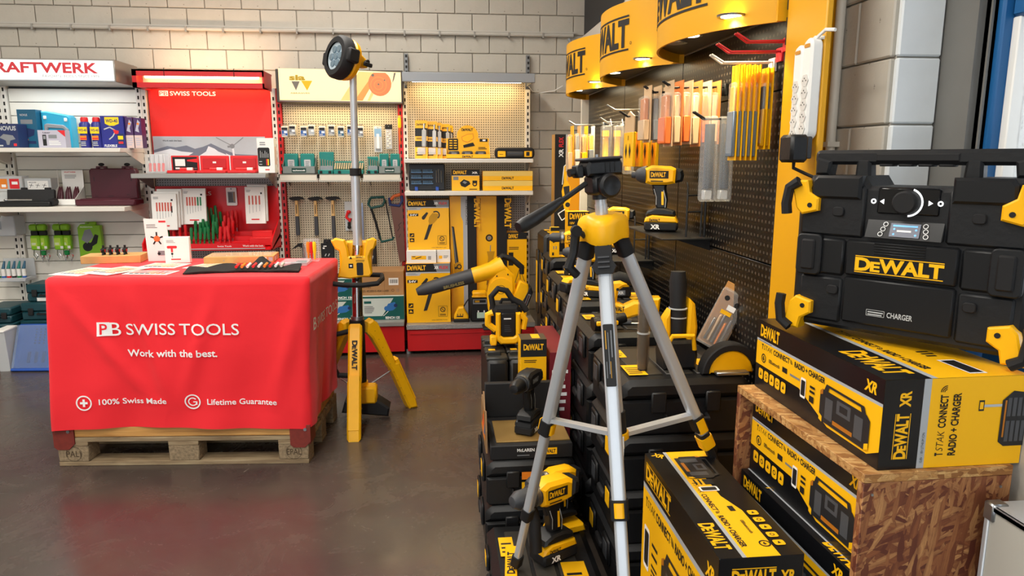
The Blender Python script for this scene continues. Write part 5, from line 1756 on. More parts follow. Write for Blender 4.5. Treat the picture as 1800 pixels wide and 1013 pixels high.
for k, ang in enumerate((-90, 30, 150)):
    a = R(ang)
    f = Matrix.Rotation(a, 4, 'Z')
    m = MB(f)
    m.prism([(.055, .56), (.085, .575), (.115, .55), (.22, .30), (.24, .30), (.345, .05), (.355, .0), (.30, .0), (.285, .03), (.19, .26), (.17, .29), (.075, .47), (.05, .5)], 'y', -.036, .036, .010)
    lg = m.build('leg', YEL, t)
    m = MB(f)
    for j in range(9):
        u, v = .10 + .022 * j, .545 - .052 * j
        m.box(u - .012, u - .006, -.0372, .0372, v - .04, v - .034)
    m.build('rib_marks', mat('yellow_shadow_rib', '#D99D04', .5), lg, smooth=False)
    m = MB(f)
    m.prism([(.215, .315), (.235, .325), (.345, .06), (.33, .04)], 'y', -.030, .030, .003)
    m.build('lower_shell', YEL, lg)
    MB(f).tube([(.02, 0, .17), (.215, 0, .255)], .004, 6).build('stay', STL, t)
    if k == 0:
        PR((.0, -.118, .55), (.0, -.40, -.92), (1, 0, 0)).logo(.06, -.012, .16, .026, BTX).build(lg, 'lettering')
MB().cyl((0, 0, .12), (0, 0, .22), .05, n=12).box(-.04, .10, -.06, .04, .10, .20, .012).build('lower_hub', YEL, t)
MB().cyl((.0, 0, .22), (.0, 0, .58), .042, n=14).build('sleeve', RUB, t)
MB().prism([(-.10, .05), (.16, .02), (.17, .07), (.10, .12), (-.08, .12)], 'y', -.05, .07, .01).build('cable_pack', RUB, t)
MB().tube([(-.035, -.02, .52), (-.12, -.02, .50), (-.135, -.02, .45), (-.13, -.02, .30), (-.11, -.02, .265), (-.035, -.02, .26)], .015, 8).build('handle', RUB, t)
# lamp head, turned towards the left
hd = Matrix.Translation((-.035, -.03, 1.985)) @ Matrix.Rotation(R(-52), 4, 'Z') @ Matrix.Rotation(R(-12), 4, 'X')
m = MB(hd)
m.lathe([(.072, -.028), (.100, -.028), (.112, -.012), (.112, .03), (.098, .045), (.09, .045)], ax='y', n=28, cap=False)
head = m.build('lamp_rim', RUB, t)
m = MB(hd)
m.lathe([(.001, -.012), (.074, -.018), (.074, -.005)], ax='y', n=28)
m.build('lens', mat('lamp_lens', '#C6D6DE', .12, metal=.2), head)
m = MB(hd)
for j in range(7):
    a = R(60 * j)
    r = .042 if j < 6 else 0
    m.lathe([(.006, -.022), (.018, -.021), (.020, -.014)], (r * math.cos(a), 0, r * math.sin(a)), 'y', 12)
m.build('reflectors', mat('reflector_grey', '#8FA6B4', .15, metal=.5), head)
m = MB(hd)
m.lathe([(.10, .04), (.108, .05), (.10, .075), (.06, .10), (.03, .115)], ax='y', n=24)
m.build('rear_shell', YEL, head)
for s in (-1, 1):
    MB(hd).box(s * .118 - .018, s * .118 + .018, -.02, .045, -.035, .035, .008).build('bumper', RUB, head)
MB(hd).prism([(.09, -.02), (.16, -.01), (.17, .02), (.12, .045), (.09, .03)], 'x', -.03, .03, .006).build('bracket', YEL, t)
MB(hd).cyl((-.04, .145, .015), (.05, .145, .015), .012, n=8).box(.045, .06, .12, .17, -.01, .01, .003).build('wing_knob', RUB, t)

# ================================================================== black perforated wall with yellow canopies
PY = [2.13, 3.10, 4.07, 5.04]
PX = 1.07
t = thing('display_wall', 'black perforated display wall along the right side with yellow end post', 'display wall', (0, 0, 0))
BFR = mat('black_frame', '#111111', .5)
AMB = mat('amber_lacquer', '#E0A20A', .45)
for k in range(3):
    for z0, z1 in ((.02, .575), (.579, 1.124), (1.128, 1.673), (1.677, 1.90)):
        MB().box(PX, PX + .018, PY[k] + .003, PY[k + 1] - .003, z0, z1, .0015).build('peg_panel', PEGB, t)
    MB().box(PX + .02, PX + .10, PY[k] + .004, PY[k + 1] - .004, 0, 1.9).build('back_frame', BFR, t)
post = MB().box(1.042, 1.062, 1.895, 2.118, 0, 2.45, .004).box(1.062, 1.19, 2.09, 2.11, 0, 2.45).build('end_post', AMB, t)
q = MB()
for i in range(40):
    z = .3 + i * .05
    q.box(1.043, 1.06, 2.098, 2.1235, z, z + .028)
q.build('slots', SLOT, post, smooth=False)['kind'] = 'stuff'
q = MB().box(1.055, 1.09, 2.1185, 2.129, 0, 1.9).build('edge_strip', BFR, t)
MB().box(1.02, 1.2, 5.045, 5.075, 0, 1.95, .003).build('end_panel', CRM, t)
SPOT = mat('spot_glow', '#FFEFC9', .4, emit=14.0)
UND = mat('canopy_underside', '#2B2723', .35)
names = ('nearest', 'middle', 'farthest')
for k in range(3):
    y0, y1 = PY[k] + .004, PY[k + 1] - .004
    c, b_ = (y1 - y0) / 2, .215
    RR = (c * c + b_ * b_) / (2 * b_)
    A = math.asin(c / RR)
    XC = 1.045 + (RR - b_)
    YC = (y0 + y1) / 2

    def arc(r, s):
        # s: arc length from the far end towards the near end
        a = A - s / RR
        return (XC - r * math.cos(a), YC + r * math.sin(a))
    n = 28
    LA = 2 * A * RR
    t = thing('canopy', 'bowed yellow canopy with spotlights over the black wall, the %s one' % names[k], 'canopy', (0, 0, 0))
    out = [arc(RR, LA * i / n) for i in range(n + 1)]
    inn = [arc(RR - .008, LA * i / n) for i in range(n + 1)]
    vs, fs = [], []
    for ring, z in ((out, 1.87), (out, 2.17), (inn, 2.17), (inn, 1.87)):
        vs += [(x, y, z) for x, y in ring]
    for j in range(4):
        for i in range(n):
            a, b2 = j * (n + 1), ((j + 1) % 4) * (n + 1)
            fs.append((a + i, a + i + 1, b2 + i + 1, b2 + i))
    fs += [(0, n + 1, 2 * n + 2, 3 * n + 3), (n, 2 * n + 1, 3 * n + 2, 4 * n + 3)]
    fas = MB().add(vs, fs).build('fascia', AMB, t)
    MB().prism([(x + .001, y) for x, y in inn] + [(1.068, y0), (1.068, y1)][::1], 'z', 1.905, 1.92).build('underside', UND, t, smooth=False)
    MB().prism([(x + .001, y) for x, y in inn] + [(1.068, y0), (1.068, y1)], 'z', 2.15, 2.165).build('top_plate', AMB, t, smooth=False)
    for ya in (y0, y1 - .01):
        MB().box(1.02, 1.068, ya, ya + .01, 1.87, 2.15).build('end_cheek', AMB, t)
    for j, dy in enumerate((.12, .30, .48, .64)):
        lit = not (k == 0 and j == 3)
        sp = MB().lathe([(.030, 1.903), (.042, 1.901), (.044, 1.907)], (.925, y0 + dy, 0), n=20, cap=False).build('spot_ring', STL, t)
        MB().cyl((.925, y0 + dy, 1.9015), (.925, y0 + dy, 1.906), .031, n=20).build('spot_lens', SPOT if lit else GRY, sp)
        if lit:
            l = bpy.data.lights.new('spot_light', 'SPOT')
            l.energy = 17.0
            l.color = (1, .80, .48)
            l.spot_size = R(105)
            l.spot_blend = .6
            l.shadow_soft_size = .03
            lo = bpy.data.objects.new('spot_light', l)
            lo.location = (.925, y0 + dy, 1.897)
            lo.rotation_euler = (0, R(-16), 0)
            COL.objects.link(lo)
    p = PR((0, 0, 0), (1, 0, 0), (0, 1, 0))
    m0 = LA / 2
    p.logo(m0 - .27, 1.955, .54, .155, BTX, bars=True).ring(m0 + .285, 1.985, .005, .007, BTX, 10)
    p.build(fas, 'lettering', lambda a, b3, d: (*arc(RR + .0012 + d, a), b3), .02)

# power strips and plug adapter on the end post
for k, lab in enumerate(('white power strip lying behind its twin on the yellow post', 'white power strip with five sockets hanging on the yellow post')):
    t = thing('power_strip', lab, 'power strip', (1.043, 1.968 - k * .05, 1.505 + .012 * k))
    MB().prism(rrect(.048, .27, .022, 4, 0, .135), 'x', -.036, -.002, .006).build('body', WHT, t)
    for j in range(5):
        c = MB().prism(disc(0, .03 + j * .032, .018, 6), 'x', -.0385, -.036).build('socket', mat('socket_white', '#D4D2CC', .5), t)
        left(-.0386, .0, 0).c(-.008, .03 + j * .032, .0022, BTX, 8).c(.008, .03 + j * .032, .0022, BTX, 8).c(0, .036 + j * .032, .0022, BTX, 8).build(c, 'holes')
    left(-.0366, .0, 0).p(rrect(.03, .010, .004, 3, 0, .25), mat('hang_hole', '#C98A2A', .6)).build(t, 'hang_slot')
    MB().tube([(-.018, -.01, .268), (-.01, -.04, .285), (.0, -.07, .28)], .005, 6).build('cord', WHT, t)
t = thing('plug_adapter', 'black plug-in power adapter below the white power strip', 'power adapter', (1.004, 1.905, 1.455))
MB().box(-.05, -.0, -.04, .035, 0, .075, .008).build('body', BLK, t)
MB().box(-.0, .02, -.02, .03, .01, .07, .003).build('plug_base', DGR, t)
MB().tube([(-.02, 0, .004), (-.02, 0, -.015), (.0, -.03, -.03), (.05, -.08, -.06)], .005, 6).build('cord', RUB, t)

# hooks and hanging packs
RW = mat('red_wire', '#C6202B', .35)


def hook(lab, y, z, x_tip, mt, x0=PX, dy=.012, rise=.02):
    t = thing('display_hook', lab, 'hook', (0, 0, 0))
    for s in (-1, 1):
        MB().tube([(x0, y + s * dy, z), (x_tip + .04, y + s * dy, z - .004), (x_tip, y + s * dy * .6, z + rise)], .0035, 6).build('prong', mt, t)
    MB().box(x0 - .012, x0, y - .02, y + .02, z - .03, z + .012, .002).build('bracket', mt, t)
    return t


hook('red wire hook near the top of the black wall, in front', 2.19, 1.79, .86, RW)
hook('red wire hook near the top of the black wall, nearer the post', 2.15, 1.815, .90, RW)
hook('pale wire hook holding the tall yellow packs', 2.24, 1.765, .86, mat('white_wire', '#D9D5C8', .35))
hook('black hook carrying the row of clear orange packs', 2.62, 1.725, .83, RUB)
hook('black hook carrying two clear packs behind the row', 2.86, 1.73, .83, RUB)
hook('hook carrying the two dark tube packs', 2.37, 1.60, .86, RUB)
hook('hook carrying the yellow diamond trays', 3.28, 1.66, .84, RUB)
hook('hook carrying the yellow tube packs', 3.72, 1.655, .85, STL)
hook('empty curved hook above the yellow tube packs', 3.45, 1.70, .82, STL)
hook('hook carrying the far yellow blister packs', 4.55, 1.68, .84, STL)


def wall_pack(name, lab, x, y, ztop, w, h, th, card, fill, group, split=.5, lower=None):
    """pack hanging face to the aisle (towards -x)"""
    t = thing(name, lab, 'package', (x, y, ztop - h), 0, group)
    MB().box(0, .003, -w / 2, w / 2, 0, h, 0).build('card', card, t, smooth=False)
    MB().box(-th, -.0005, -w * .4, w * .4, h * .06, h * .82, min(.006, th * .4)).build('blister', CLM if fill is None else CLR, t)
    if fill is not None:
        MB().box(-th * .8, -.001, -w * .28, w * .28, h * .1, h * .78, min(.004, th * .3)).build('contents', fill, t)
    if lower is not None:
        MB().box(-th * .95, -.0006, -w * .44, w * .44, h * .04, h * split, min(.003, th * .2)).build('insert', lower, t)
    return t


PEACH = mat('peach_card', '#C4763A', .4)
PALE = mat('pale_peach', '#CDAE88', .4)
BLG = mat('blue_grey_blade', '#6E7F90', .35, metal=.4)
ordn = ('first', 'second', 'third', 'fourth', 'fifth', 'sixth', 'seventh', 'eighth')
for k in range(5):
    wall_pack('blade_pack', 'tall yellow and grey blade pack on the pale hook, %s from the tip' % ordn[k], .945 + k * .017, 2.24, 1.755, .06, .295, .012, CAR, CAR, 'tall blade packs on the pale hook', .52, BLG)
for k in range(2):
    wall_pack('blade_pack', 'dark yellow blade pack near the post, %s from the aisle' % ordn[k], 1.035 + k * .015, 2.225, 1.745, .05, .25, .01, CAR, BTX, 'dark blade packs near the post', .5, DRY)
for k in range(6):
    wall_pack('bit_blister', 'clear orange bit blister on the black hook, %s from the tip' % ordn[k], .855 + k * .035, 2.62, 1.745, .10, .235 - .004 * (k % 3), .026, PEACH if k % 2 else PALE, PALE if k % 2 else PEACH, 'clear orange blisters on the black hook', .45, PALE if k % 2 else SKIN)
for k in range(3):
    wall_pack('bit_blister', 'clear pack behind the orange row, %s from the tip' % ordn[k], .845 + k * .04, 2.86, 1.75, .10, .22, .026, PALE, (PEACH, GTX, PEACH)[k], 'clear packs behind the orange row', .4, GTX if k == 1 else PALE)
for k in range(2):
    t = thing('tube_pack', 'clear pack with long dark tube, %s one of the pair' % ('outer', 'inner')[k], 'package', (.94 + k * .056, 2.37, 1.32))
    MB().prism(rrect(.05, .285, .01, 3, 0, .1425), 'x', -.045, .003, .006).build('blister', CLR, t)
    MB().cyl((-.02, 0, .045), (-.02, 0, .26), .017, n=14).build('tube', mat('slate_tube', '#39424E', .35), t)
    MB().box(-.035, -.008, -.014, .014, .008, .04, .003).build('cap', CLM, t)
for k in range(4):
    t = thing('sanding_tray', 'yellow tray with two diamond openings, %s in its row' % ordn[k], 'tray', (.885 + k * .036, 3.28, 1.43), 0, 'yellow diamond trays')
    pl = [(-.08, 0), (.08, 0), (.08, .155), (-.08, .155)]
    MB().box(0, .014, -.08, .08, 0, .155, .002).build('tray', CAR, t)
    left(-.0005, .08, 0).p([(.045, .035), (.062, .07), (.045, .105), (.028, .07)], BTX).p([(.11, .035), (.127, .07), (.11, .105), (.093, .07)], BTX).r(.075, .12, .082, .14, BTX).build(t)
    MB().prism([(-.08, .155), (.08, .155), (.08, .225), (.0, .25), (-.08, .225)], 'x', .003, .008).build('header', DRB if k % 2 else PALE, t, smooth=False)
for k in range(3):
    t = thing('tube_pack', 'clear pack with bright yellow tube, %s in the row' % ordn[k], 'package', (.89 + k * .062, 3.72, 1.385), 0, 'yellow tube packs')
    MB().box(-.03, .018, -.035, .035, 0, .25, .006).build('blister', CLR, t)
    MB().lathe([(.018, .02), (.020, .06), (.016, .065), (.016, .19), (.020, .195), (.019, .225)], (-.008, 0, 0), n=12).build('tube', YEL, t)
    MB().prism([(-.035, .25), (.035, .25), (0, .285)], 'x', .014, .017).build('hanger', CLM, t, smooth=False)
for k in range(4):
    wall_pack('far_blister', 'yellow and clear blister pack at the far end, %s from the aisle' % ordn[k], .86 + k * .045, 4.55, 1.67, .10, .30 - .03 * (k % 2), .03, (CAR, PALE, CAR, CRM)[k], (YEL, GTX, DRY, YEL)[k], 'far blister packs', .45, (PALE, CRM, YTX, GTX)[k])


# small shelves with tools
def tool_shelf(lab, y0, y1, z):
    t = thing('tool_shelf', lab, 'shelf', (0, 0, 0))
    MB().box(.87, PX, y0, y1, z - .006, z, .001).build('plate', BFR, t)
    for y in (y0 + .02, y1 - .02):
        MB().prism([(.93, z - .006), (PX, z - .006), (PX, z - .05)], 'y', y, y + .004).build('bracket', BFR, t, smooth=False)
    m = y0 + .06
    fr = MB()
    for x in (.985, 1.045):
        fr.tube([(x, m, z), (x, m, z + .20), (x + .0, m + .012, z + .215)], .004, 6)
    fr.tube([(.985, m, z + .10), (1.045, m, z + .10)], .004, 6).tube([(.985, m, z + .165), (1.045, m, z + .165)], .004, 6).tube([(1.06, m, z), (1.06, m, z + .19)], .005, 6)
    fr.build('wire_holder', BFR, t)


tool_shelf('small black shelf under the upright impact driver', 2.68, 3.22, 1.158)
tool_shelf('small black shelf lower on the wall, behind the silver tripod leg', 3.42, 3.95, .965)

# ================================================================== cordless tools
def drill(name, lab, loc, rz, kind=0, col=None, bat=True, scale=1.0, rot=None, pose=None):
    """pistol-grip tool, nose towards -x, battery underneath"""
    col = col or YEL
    t = thing(name, lab, 'power tool', loc, rz, None, rot)
    t.scale = (scale,) * 3
    zo = 0 if bat else -.045
    if bat:
        b_ = MB().box(-.05, .075, -.037, .037, .002, .036, .006).build('battery', RUB, t)
        MB().prism([(-.05, .034), (.075, .034), (.066, .056), (-.02, .062), (-.046, .05)], 'y', -.036, .036, .005).build('battery_top', col, b_)
        front(-.05, -.0378, 0).t('XR', .025, .010, .016, WTX, .035, .04).build(b_, 'lettering')
        front(-.05, -.0366, 0).logo(.02, .039, .04, .009, BTX).build(b_, 'lettering')
    MB().prism([(-.045, .06 + zo), (.066, .06 + zo), (.06, .078 + zo), (.025, .088 + zo), (-.01, .088 + zo), (-.04, .076 + zo)], 'y', -.034, .034, .006).build('foot', BLK, t)
    g = MB().prism([(-.006, .084 + zo), (.03, .084 + zo), (.034, .12 + zo), (.026, .165 + zo), (.03, .18 + zo), (-.03, .18 + zo), (-.022, .16 + zo), (-.012, .13 + zo), (-.012, .10 + zo)], 'y', -.018, .018, .007).build('grip', BLK, t)
    front(0, -.0186, zo).p([(.012, .10), (.02, .10), (.018, .15), (.010, .15)], col if col is YEL else DGR).line([(.026, .09), (.028, .12), (.018, .155)], .002, LGR).line([(-.008, .10), (-.008, .13), (-.018, .16)], .002, LGR).build(g, 'grip_inlay')
    MB().prism([(-.026, .165 + zo), (-.012, .165 + zo), (-.008, .14 + zo), (-.02, .138 + zo)], 'y', -.009, .009, .003).build('trigger', RUB, t)
    h = MB().prism([(-.05, .182 + zo), (-.03, .176 + zo), (.03, .176 + zo), (.06, .182 + zo), (.062, .235 + zo), (.04, .245 + zo), (-.03, .248 + zo), (-.055, .236 + zo)], 'y', -.032, .032, .010).build('housing', col, t)
    front(-.05, -.0326, zo).r(.015, .200, .085, .228, BTX).logo(.020, .206, .055, .016, YTX if col is YEL else GTX).lines(.02, .188, .07, .196, 1, BTX).build(h, 'label_print')
    MB().prism([(.056, .182 + zo), (.085, .188 + zo), (.09, .21 + zo), (.085, .232 + zo), (.06, .238 + zo)], 'y', -.030, .030, .009).build('rear_cap', BLK, t)
    if kind == 0:
        MB().lathe([(.034, -.05), (.030, -.068), (.022, -.085), (.014, -.09), (.013, -.105), (.006, -.107)], (0, 0, .212 + zo), 'x', 16).build('nose', DGR, t)
    else:
        MB().lathe([(.031, -.05), (.031, -.075), (.026, -.078), (.027, -.115), (.016, -.135), (.006, -.137)], (0, 0, .212 + zo), 'x', 16).build('chuck', DGR if col is YEL else BLK, t)
        MB().lathe([(.0325, -.055), (.0325, -.068)], (0, 0, .212 + zo), 'x', 16).build('torque_ring', STL, t)
    if kind == 2:
        MB().tube([(-.07, 0, .19 + zo), (-.07, -.015, .15 + zo), (-.075, -.03, .06 + zo)], [.014, .017, .018], 10).build('side_handle', RUB, t)
    return t


drill('impact_driver', 'yellow impact driver standing upright on the small wall shelf', (.945, 2.98, 1.160), -22, 0, None, True, 1.12)
drill('impact_driver', 'yellow impact driver on the lower wall shelf behind the tripod', (.955, 3.70, .967), -20)

# ------------------------------------------------------------------ stacking tool cases
LBL = mat('case_label', '#F2B70C', .45)


def case(lab, x0, x1, y0, y1, z0, z1, name='tool_case', lid_tags=True, side=True):
    w, d, h = x1 - x0, y1 - y0, z1 - z0
    t = thing(name, lab, 'tool case', ((x0 + x1) / 2, y0, z0), 0, 'black stacking tool cases')
    a, hl = w / 2, h * .62
    MB().prism([(-a + .012, 0), (a - .012, 0), (a, .014), (a, hl), (-a, hl), (-a, .014)], 'y', .008, d - .008, .008).build('base', BLK, t)
    lid = MB().prism([(-a, hl + .003), (a, hl + .003), (a, h - .026), (a - .026, h - .004), (-a + .026, h - .004), (-a, h - .026)], 'y', 0, d, .018).build('lid', BLK, t)
    q = MB()
    for k in range(3):
        xx = -a + .06 + k * (w - .12) / 3
        q.box(xx, xx + (w - .12) / 3 - .012, .06, d - .06, h - .006, h, .002)
    q.build('lid_panels', mat('lit_case_panel', '#34322E', .42), lid)  # paler than the case: warm canopy light put into the panel colour
    if side:
        for k in range(2):
            yy = d * (.16 + .5 * k)
            l = MB().box(-a - .012, -a, yy, yy + .09, h * .40, h * .86, .005).build('latch', BLK, t)
            MB().box(-a - .0135, -a - .011, yy + .018, yy + .072, h * .48, h * .78, .001).build('label_plate', LBL if (k + int(z0 * 10)) % 2 else DGR, l)
        MB().box(-a - .016, -a, d * .40, d * .60, h * .42, h * .56, .005).build('side_handle', RUB, t)
    for k in range(2):
        xx = -a + w * (.22 + .42 * k)
        MB().box(xx, xx + .05, -.010, .004, h * .42, h * .78, .004).build('latch', BLK, t)
    MB().tube([(-.07, .006, h * .36), (-.07, -.018, h * .32), (.07, -.018, h * .32), (.07, .006, h * .36)], .008, 6).build('handle', RUB, t)
    if lid_tags:
        top(-a, 0, h + .0002).r(.035, d * .12, .10, d * .38, LBL).lines(.042, d * .16, .09, d * .34, 4, BTX, .4).build(lid, 'lid_label')
        top(-a, 0, h + .0002).r(.035, d * .60, .085, d * .82, LBL).lines(.042, d * .64, .08, d * .78, 3, BTX, .4).build(lid, 'lid_label')
        top(-a, 0, h + .0002).r(w - .13, d * .12, w - .05, d * .5, LBL).lines(w - .12, d * .2, w - .06, d * .44, 3, BTX, .3).build(lid, 'lid_label')
    return t


STK = [(.575, 1.01, 2.13, 2.57, 4, .768, 'front'), (.575, 1.01, 2.63, 3.03, 4, .80, 'second'), (.59, 1.01, 3.09, 3.49, 4, .83, 'third'), (.61, 1.01, 3.55, 3.93, 4, .85, 'fourth'), (.68, 1.02, 4.25, 4.60, 4, .87, 'farthest')]
lev = ('bottom', 'second lowest', 'second highest', 'top')
for x0, x1, y0, y1, n, H_, nm in STK:
    for k in range(n):
        c = case('black tool case, %s of the %s stack along the wall' % (lev[k], nm), x0 + .004 * (k % 2), x1, y0, y1, H_ * k / n + .0005, H_ * (k + 1) / n, lid_tags=(k == n - 1))
front(-.17, -.012, 0).r(.20, .06, .29, .13, WHT).lines(.21, .07, .28, .12, 4, GTX).build(c, 'paper_label')

# low column at the aisle
case('black tool case lying lowest in front, carrying two yellow drills', .16, .52, 1.88, 2.44, 0.0, .128)
c = case('black tool case at the bottom under the black drill display', .16, .50, 2.47, 2.85, 0.0, .18, lid_tags=False)
c = case('black tool case directly under the black drill display', .165, .50, 2.47, 2.85, .1805, .36, lid_tags=False)
front(-.1675, -.0125, 0).r(.13, .11, .22, .14, ORG).r(.13, .06, .20, .10, LBL).build(c, 'paper_label')
t = thing('cardboard_sleeve', 'yellow carton sleeve lying flat on the front black case', 'sleeve', (.36, 1.955, .129), 3)
MB().box(-.09, .09, -.03, .035, 0, .006, .001).build('sleeve', CAR, t)
top(-.09, -.03, .006).t('XR', .03, .02, .022, BTX, .03, .03, 180).r(.09, .015, .125, .05, BTX).lines(.135, .015, .165, .05, 4, BTX).build(t)
t = thing('cardboard_sleeve', 'yellow label strip at the front lip of the lowest black case', 'sleeve', (.37, 1.895, .129), 3)
MB().box(-.065, .065, -.012, .025, 0, .006, .001).build('strip', CAR, t)
top(-.065, -.012, .006).r(.04, .01, .09, .025, BTX).build(t)
t = thing('cardboard_sleeve', 'yellow branded strip along the left of the front black case', 'sleeve', (.225, 2.17, .129), 84)
MB().box(-.10, .10, -.02, .02, 0, .006, .001).build('strip', CAR, t)
top(-.10, -.02, .006).logo(.03, .008, .13, .024, BTX).build(t)
drill('hammer_drill', 'large yellow hammer drill on the lowest case, in front', (.36, 2.19, .129), 30, 2, None, True, 1.18)
drill('cordless_drill', 'yellow cordless drill without battery behind the hammer drill', (.42, 2.38, .165), 25, 1, None, False, 1.0)
t = thing('drill_holder', 'open yellow plastic holder under the bare drill', 'holder', (.43, 2.37, .129), 20)
MB().prism([(-.06, 0), (.08, 0), (.07, .03), (-.04, .034)], 'y', -.045, .045, .006).build('tray', YEL, t)

# display stand with black drill
t = thing('drill_display', 'black counter display with gold deck and pictured side card', 'display', (.335, 2.48, .361))
MB().box(-.155, .155, 0, .33, 0, .055, .003).build('plinth', RUB, t)
MB().box(-.13, .15, .03, .25, .0551, .060, .001).build('deck', mat('gold_card', '#9A7B45', .4, metal=.4), t)
MB().box(-.155, .155, .30, .33, .055, .20, .003).build('back_panel', RUB, t)
MB().prism([(.02, .02), (.28, .02), (.30, .12), (.26, .17), (.22, .13), (.18, .21), (.13, .15), (.06, .17), (.03, .10)], 'x', -.17, -.164).build('side_card', mat('card_bronze', '#8A6A45', .5), t, smooth=False)
left(-.1705, .28, 0).p([(.02, .05), (.1, .1), (.16, .16), (.2, .1), (.24, .06), (.12, .04)], ORG).c(.12, .1, .025, RTX, 10).p([(.15, .06), (.2, .12), (.23, .08)], mat('card_blue', '#5C6F96', .5)).build(t, 'picture')
front(-.155, -.0005, 0).t('McLAREN', .10, .030, .012, WTX, .065, .02).r(.185, .016, .25, .042, YTX).logo(.19, .022, .055, .013, BTX).lines(.1, .014, .16, .022, 1, GTX).build(t, 'lettering')
drill('cordless_drill', 'all-black cordless drill on the gold display deck', (.335, 2.60, .4212), 60, 1, BLK, True, 1.0)

# upright cases, tripod carton, maroon carton
for k in range(2):
    t = thing('tool_case', 'ribbed black case standing on edge, %s' % ('outermost at the aisle' if k == 0 else 'behind the yellow tripod carton'), 'tool case', (.252 + k * .10, 2.99, 0), 0, 'cases standing on edge')
    OL = mat('olive_black_plastic', '#232320', .5)
    MB().box(-.046, .046, 0, .46, 0, .595, .012).build('shell', BLK, t)
    for j in range(4):
        MB().box(-.048, .048, .02 + j * .11, .10 + j * .11, .585, .605, .006).build('rib', OL, t)
    for j in range(2):
        h_ = MB().box(-.04, .02, .06 + j * .2, .085 + j * .2, .600, .622, .004).build('handle', OL, t)
    MB().box(-.03, .0, .13, .16, .604, .608, .001).build('label_plate', LBL, t)
o, w, d, h = carton('tripod_box', 'tall yellow tripod carton with black top band among the cases', 'box', .338, .448, 2.868, 2.968, 0, .72, CAR)
p = front(-w / 2, 0, 0).r(0, h - .075, w, h, BTX).logo(.012, h - .045, .085, .024, YTX).lines(.015, h - .10, .08, h - .085, 2, BTX)
tripod_pic(p, w, h, .052, h - .22, .17)
p.build(o)
top(-w / 2, 0, h).r(0, 0, w, d, mat('carton_olive', '#4A4030', .4)).r(.05, .02, .085, .09, CAR).build(o, 'top_print')
o, w, d, h = carton('maroon_carton', 'tall maroon carton with slanted white stripes beside the tripod carton', 'box', .463, .555, 2.875, 3.36, 0, .66, mat('maroon_card', '#6E1420', .45))
p = left(-w / 2, d, 0)
for k in range(9):
    u = .03 + k * .05
    p.p([(u, .40 - .01 * k), (u + .02, .40 - .01 * k), (u + .06, .52), (u + .04, .52)], (WTX, LGR, SKIN)[k % 3])
p.t('TOOLS', .06, .57, .045, WTX, .3, .02).lines(.05, .1, .4, .3, 5, mat('maroon_pale', '#A3525A', .5)).build(o)
front(-w / 2, 0, 0).lines(.01, .4, .08, .6, 6, WTX).build(o, 'front_print')

# yellow vacuum on the standing cases
t = thing('cordless_vacuum', 'yellow cordless vacuum with black hose loop on the standing cases', 'vacuum', (.31, 3.14, .624))
t.scale = (.88,) * 3
MB().prism([(-.07, .02), (-.05, .0), (.05, .0), (.075, .03), (.085, .10), (.08, .17), (.06, .205), (-.06, .205), (-.08, .17), (-.085, .10)], 'y', .03, .20, .018).build('tank', RUB, t)
fr = MB()
fr.prism([(-.06, .03), (-.035, .005), (.045, .005), (.07, .03), (.07, .10), (.07, .17), (.045, .17), (.045, .05), (.03, .04), (-.02, .04), (-.035, .05), (-.035, .17), (-.06, .17)], 'y', .005, .05, .008)
fr.build('front_frame', YEL, t)
MB().prism(rrect(.078, .125, .012, 3, .005, .105), 'y', .018, .04, .004).build('intake', mat('intake_black', '#0C0C0E', .35), t)
front(-.03, .0175, .05).r(.012, .085, .05, .092, WTX).lines(.015, .02, .055, .06, 4, DGR, .4).build(t)
MB().tube([(-.075, .03, .17), (-.10, .03, .16), (-.10, .03, .11), (-.06, .03, .08)], .018, 8).build('side_loop', YEL, t)
MB().tube([(.07, .03, .16), (.095, .03, .13), (.085, .03, .08)], .016, 8).build('side_loop', YEL, t)
MB().tube([(-.07, .06, .19), (-.08, .06, .25), (-.045, .06, .29), (.0, .06, .28), (.03, .06, .235), (.08, .05, .21), (.105, .05, .17)], .016, 10).build('hose', RUB, t)
MB().tube([(-.03, .1, .20), (-.02, .1, .225), (.03, .1, .225), (.04, .1, .20)], .009, 8).build('top_handle', RUB, t)
MB().box(-.09, -.055, .0, .05, .0, .05, .006).build('foot', YEL, t)

# ------------------------------------------------------------------ tools on the stacks
ZS = (.769, .801, .831, .851, .871)
t = thing('multi_tool', 'upright black and yellow grinder standing on the front stack', 'power tool', (.80, 2.27, ZS[0]))
MB().prism([(-.055, 0), (.055, 0), (.06, .05), (.05, .10), (-.05, .10), (-.06, .05)], 'y', -.05, .05, .01).build('base', BLK, t)
MB().tube([(0, 0, .08), (0, 0, .17), (0, .005, .22), (0, .01, .29), (0, .012, .325)], [.03, .030, .027, .030, .024], 14).build('grip', RUB, t)
MB().prism([(.02, .03), (.055, .05), (.062, .14), (.05, .22), (.03, .24), (.026, .1)], 'y', -.03, .03, .008).build('side_shell', YEL, t)
MB().prism([(-.025, .08), (-.05, .09), (-.05, .17), (-.03, .20)], 'y', -.02, .03, .006).build('guard', YEL, t)
MB().tube([(-.05, -.05, .085), (-.035, -.06, .12), (.035, -.06, .12), (.045, -.05, .07)], .008, 8).build('bail', YEL, t)
MB().cyl((0, 0, .20), (0, 0, .204), .0312, n=14).cyl((0, 0, .17), (0, 0, .174), .0312, n=14).build('ring', LGR, t)
t = thing('nozzle_tube', 'clear tube with black core standing on the front stack', 'tube', (.675, 2.24, ZS[0]))
MB().cyl((0, 0, 0), (0, 0, .25), .016, n=14).build('core', RUB, t)
MB().lathe([(.0165, .005), (.021, .03), (.021, .24), (.018, .25)], n=14, cap=False).build('sleeve', mat('amber_clear', '#8A7A66', .12, alpha=.4), t)
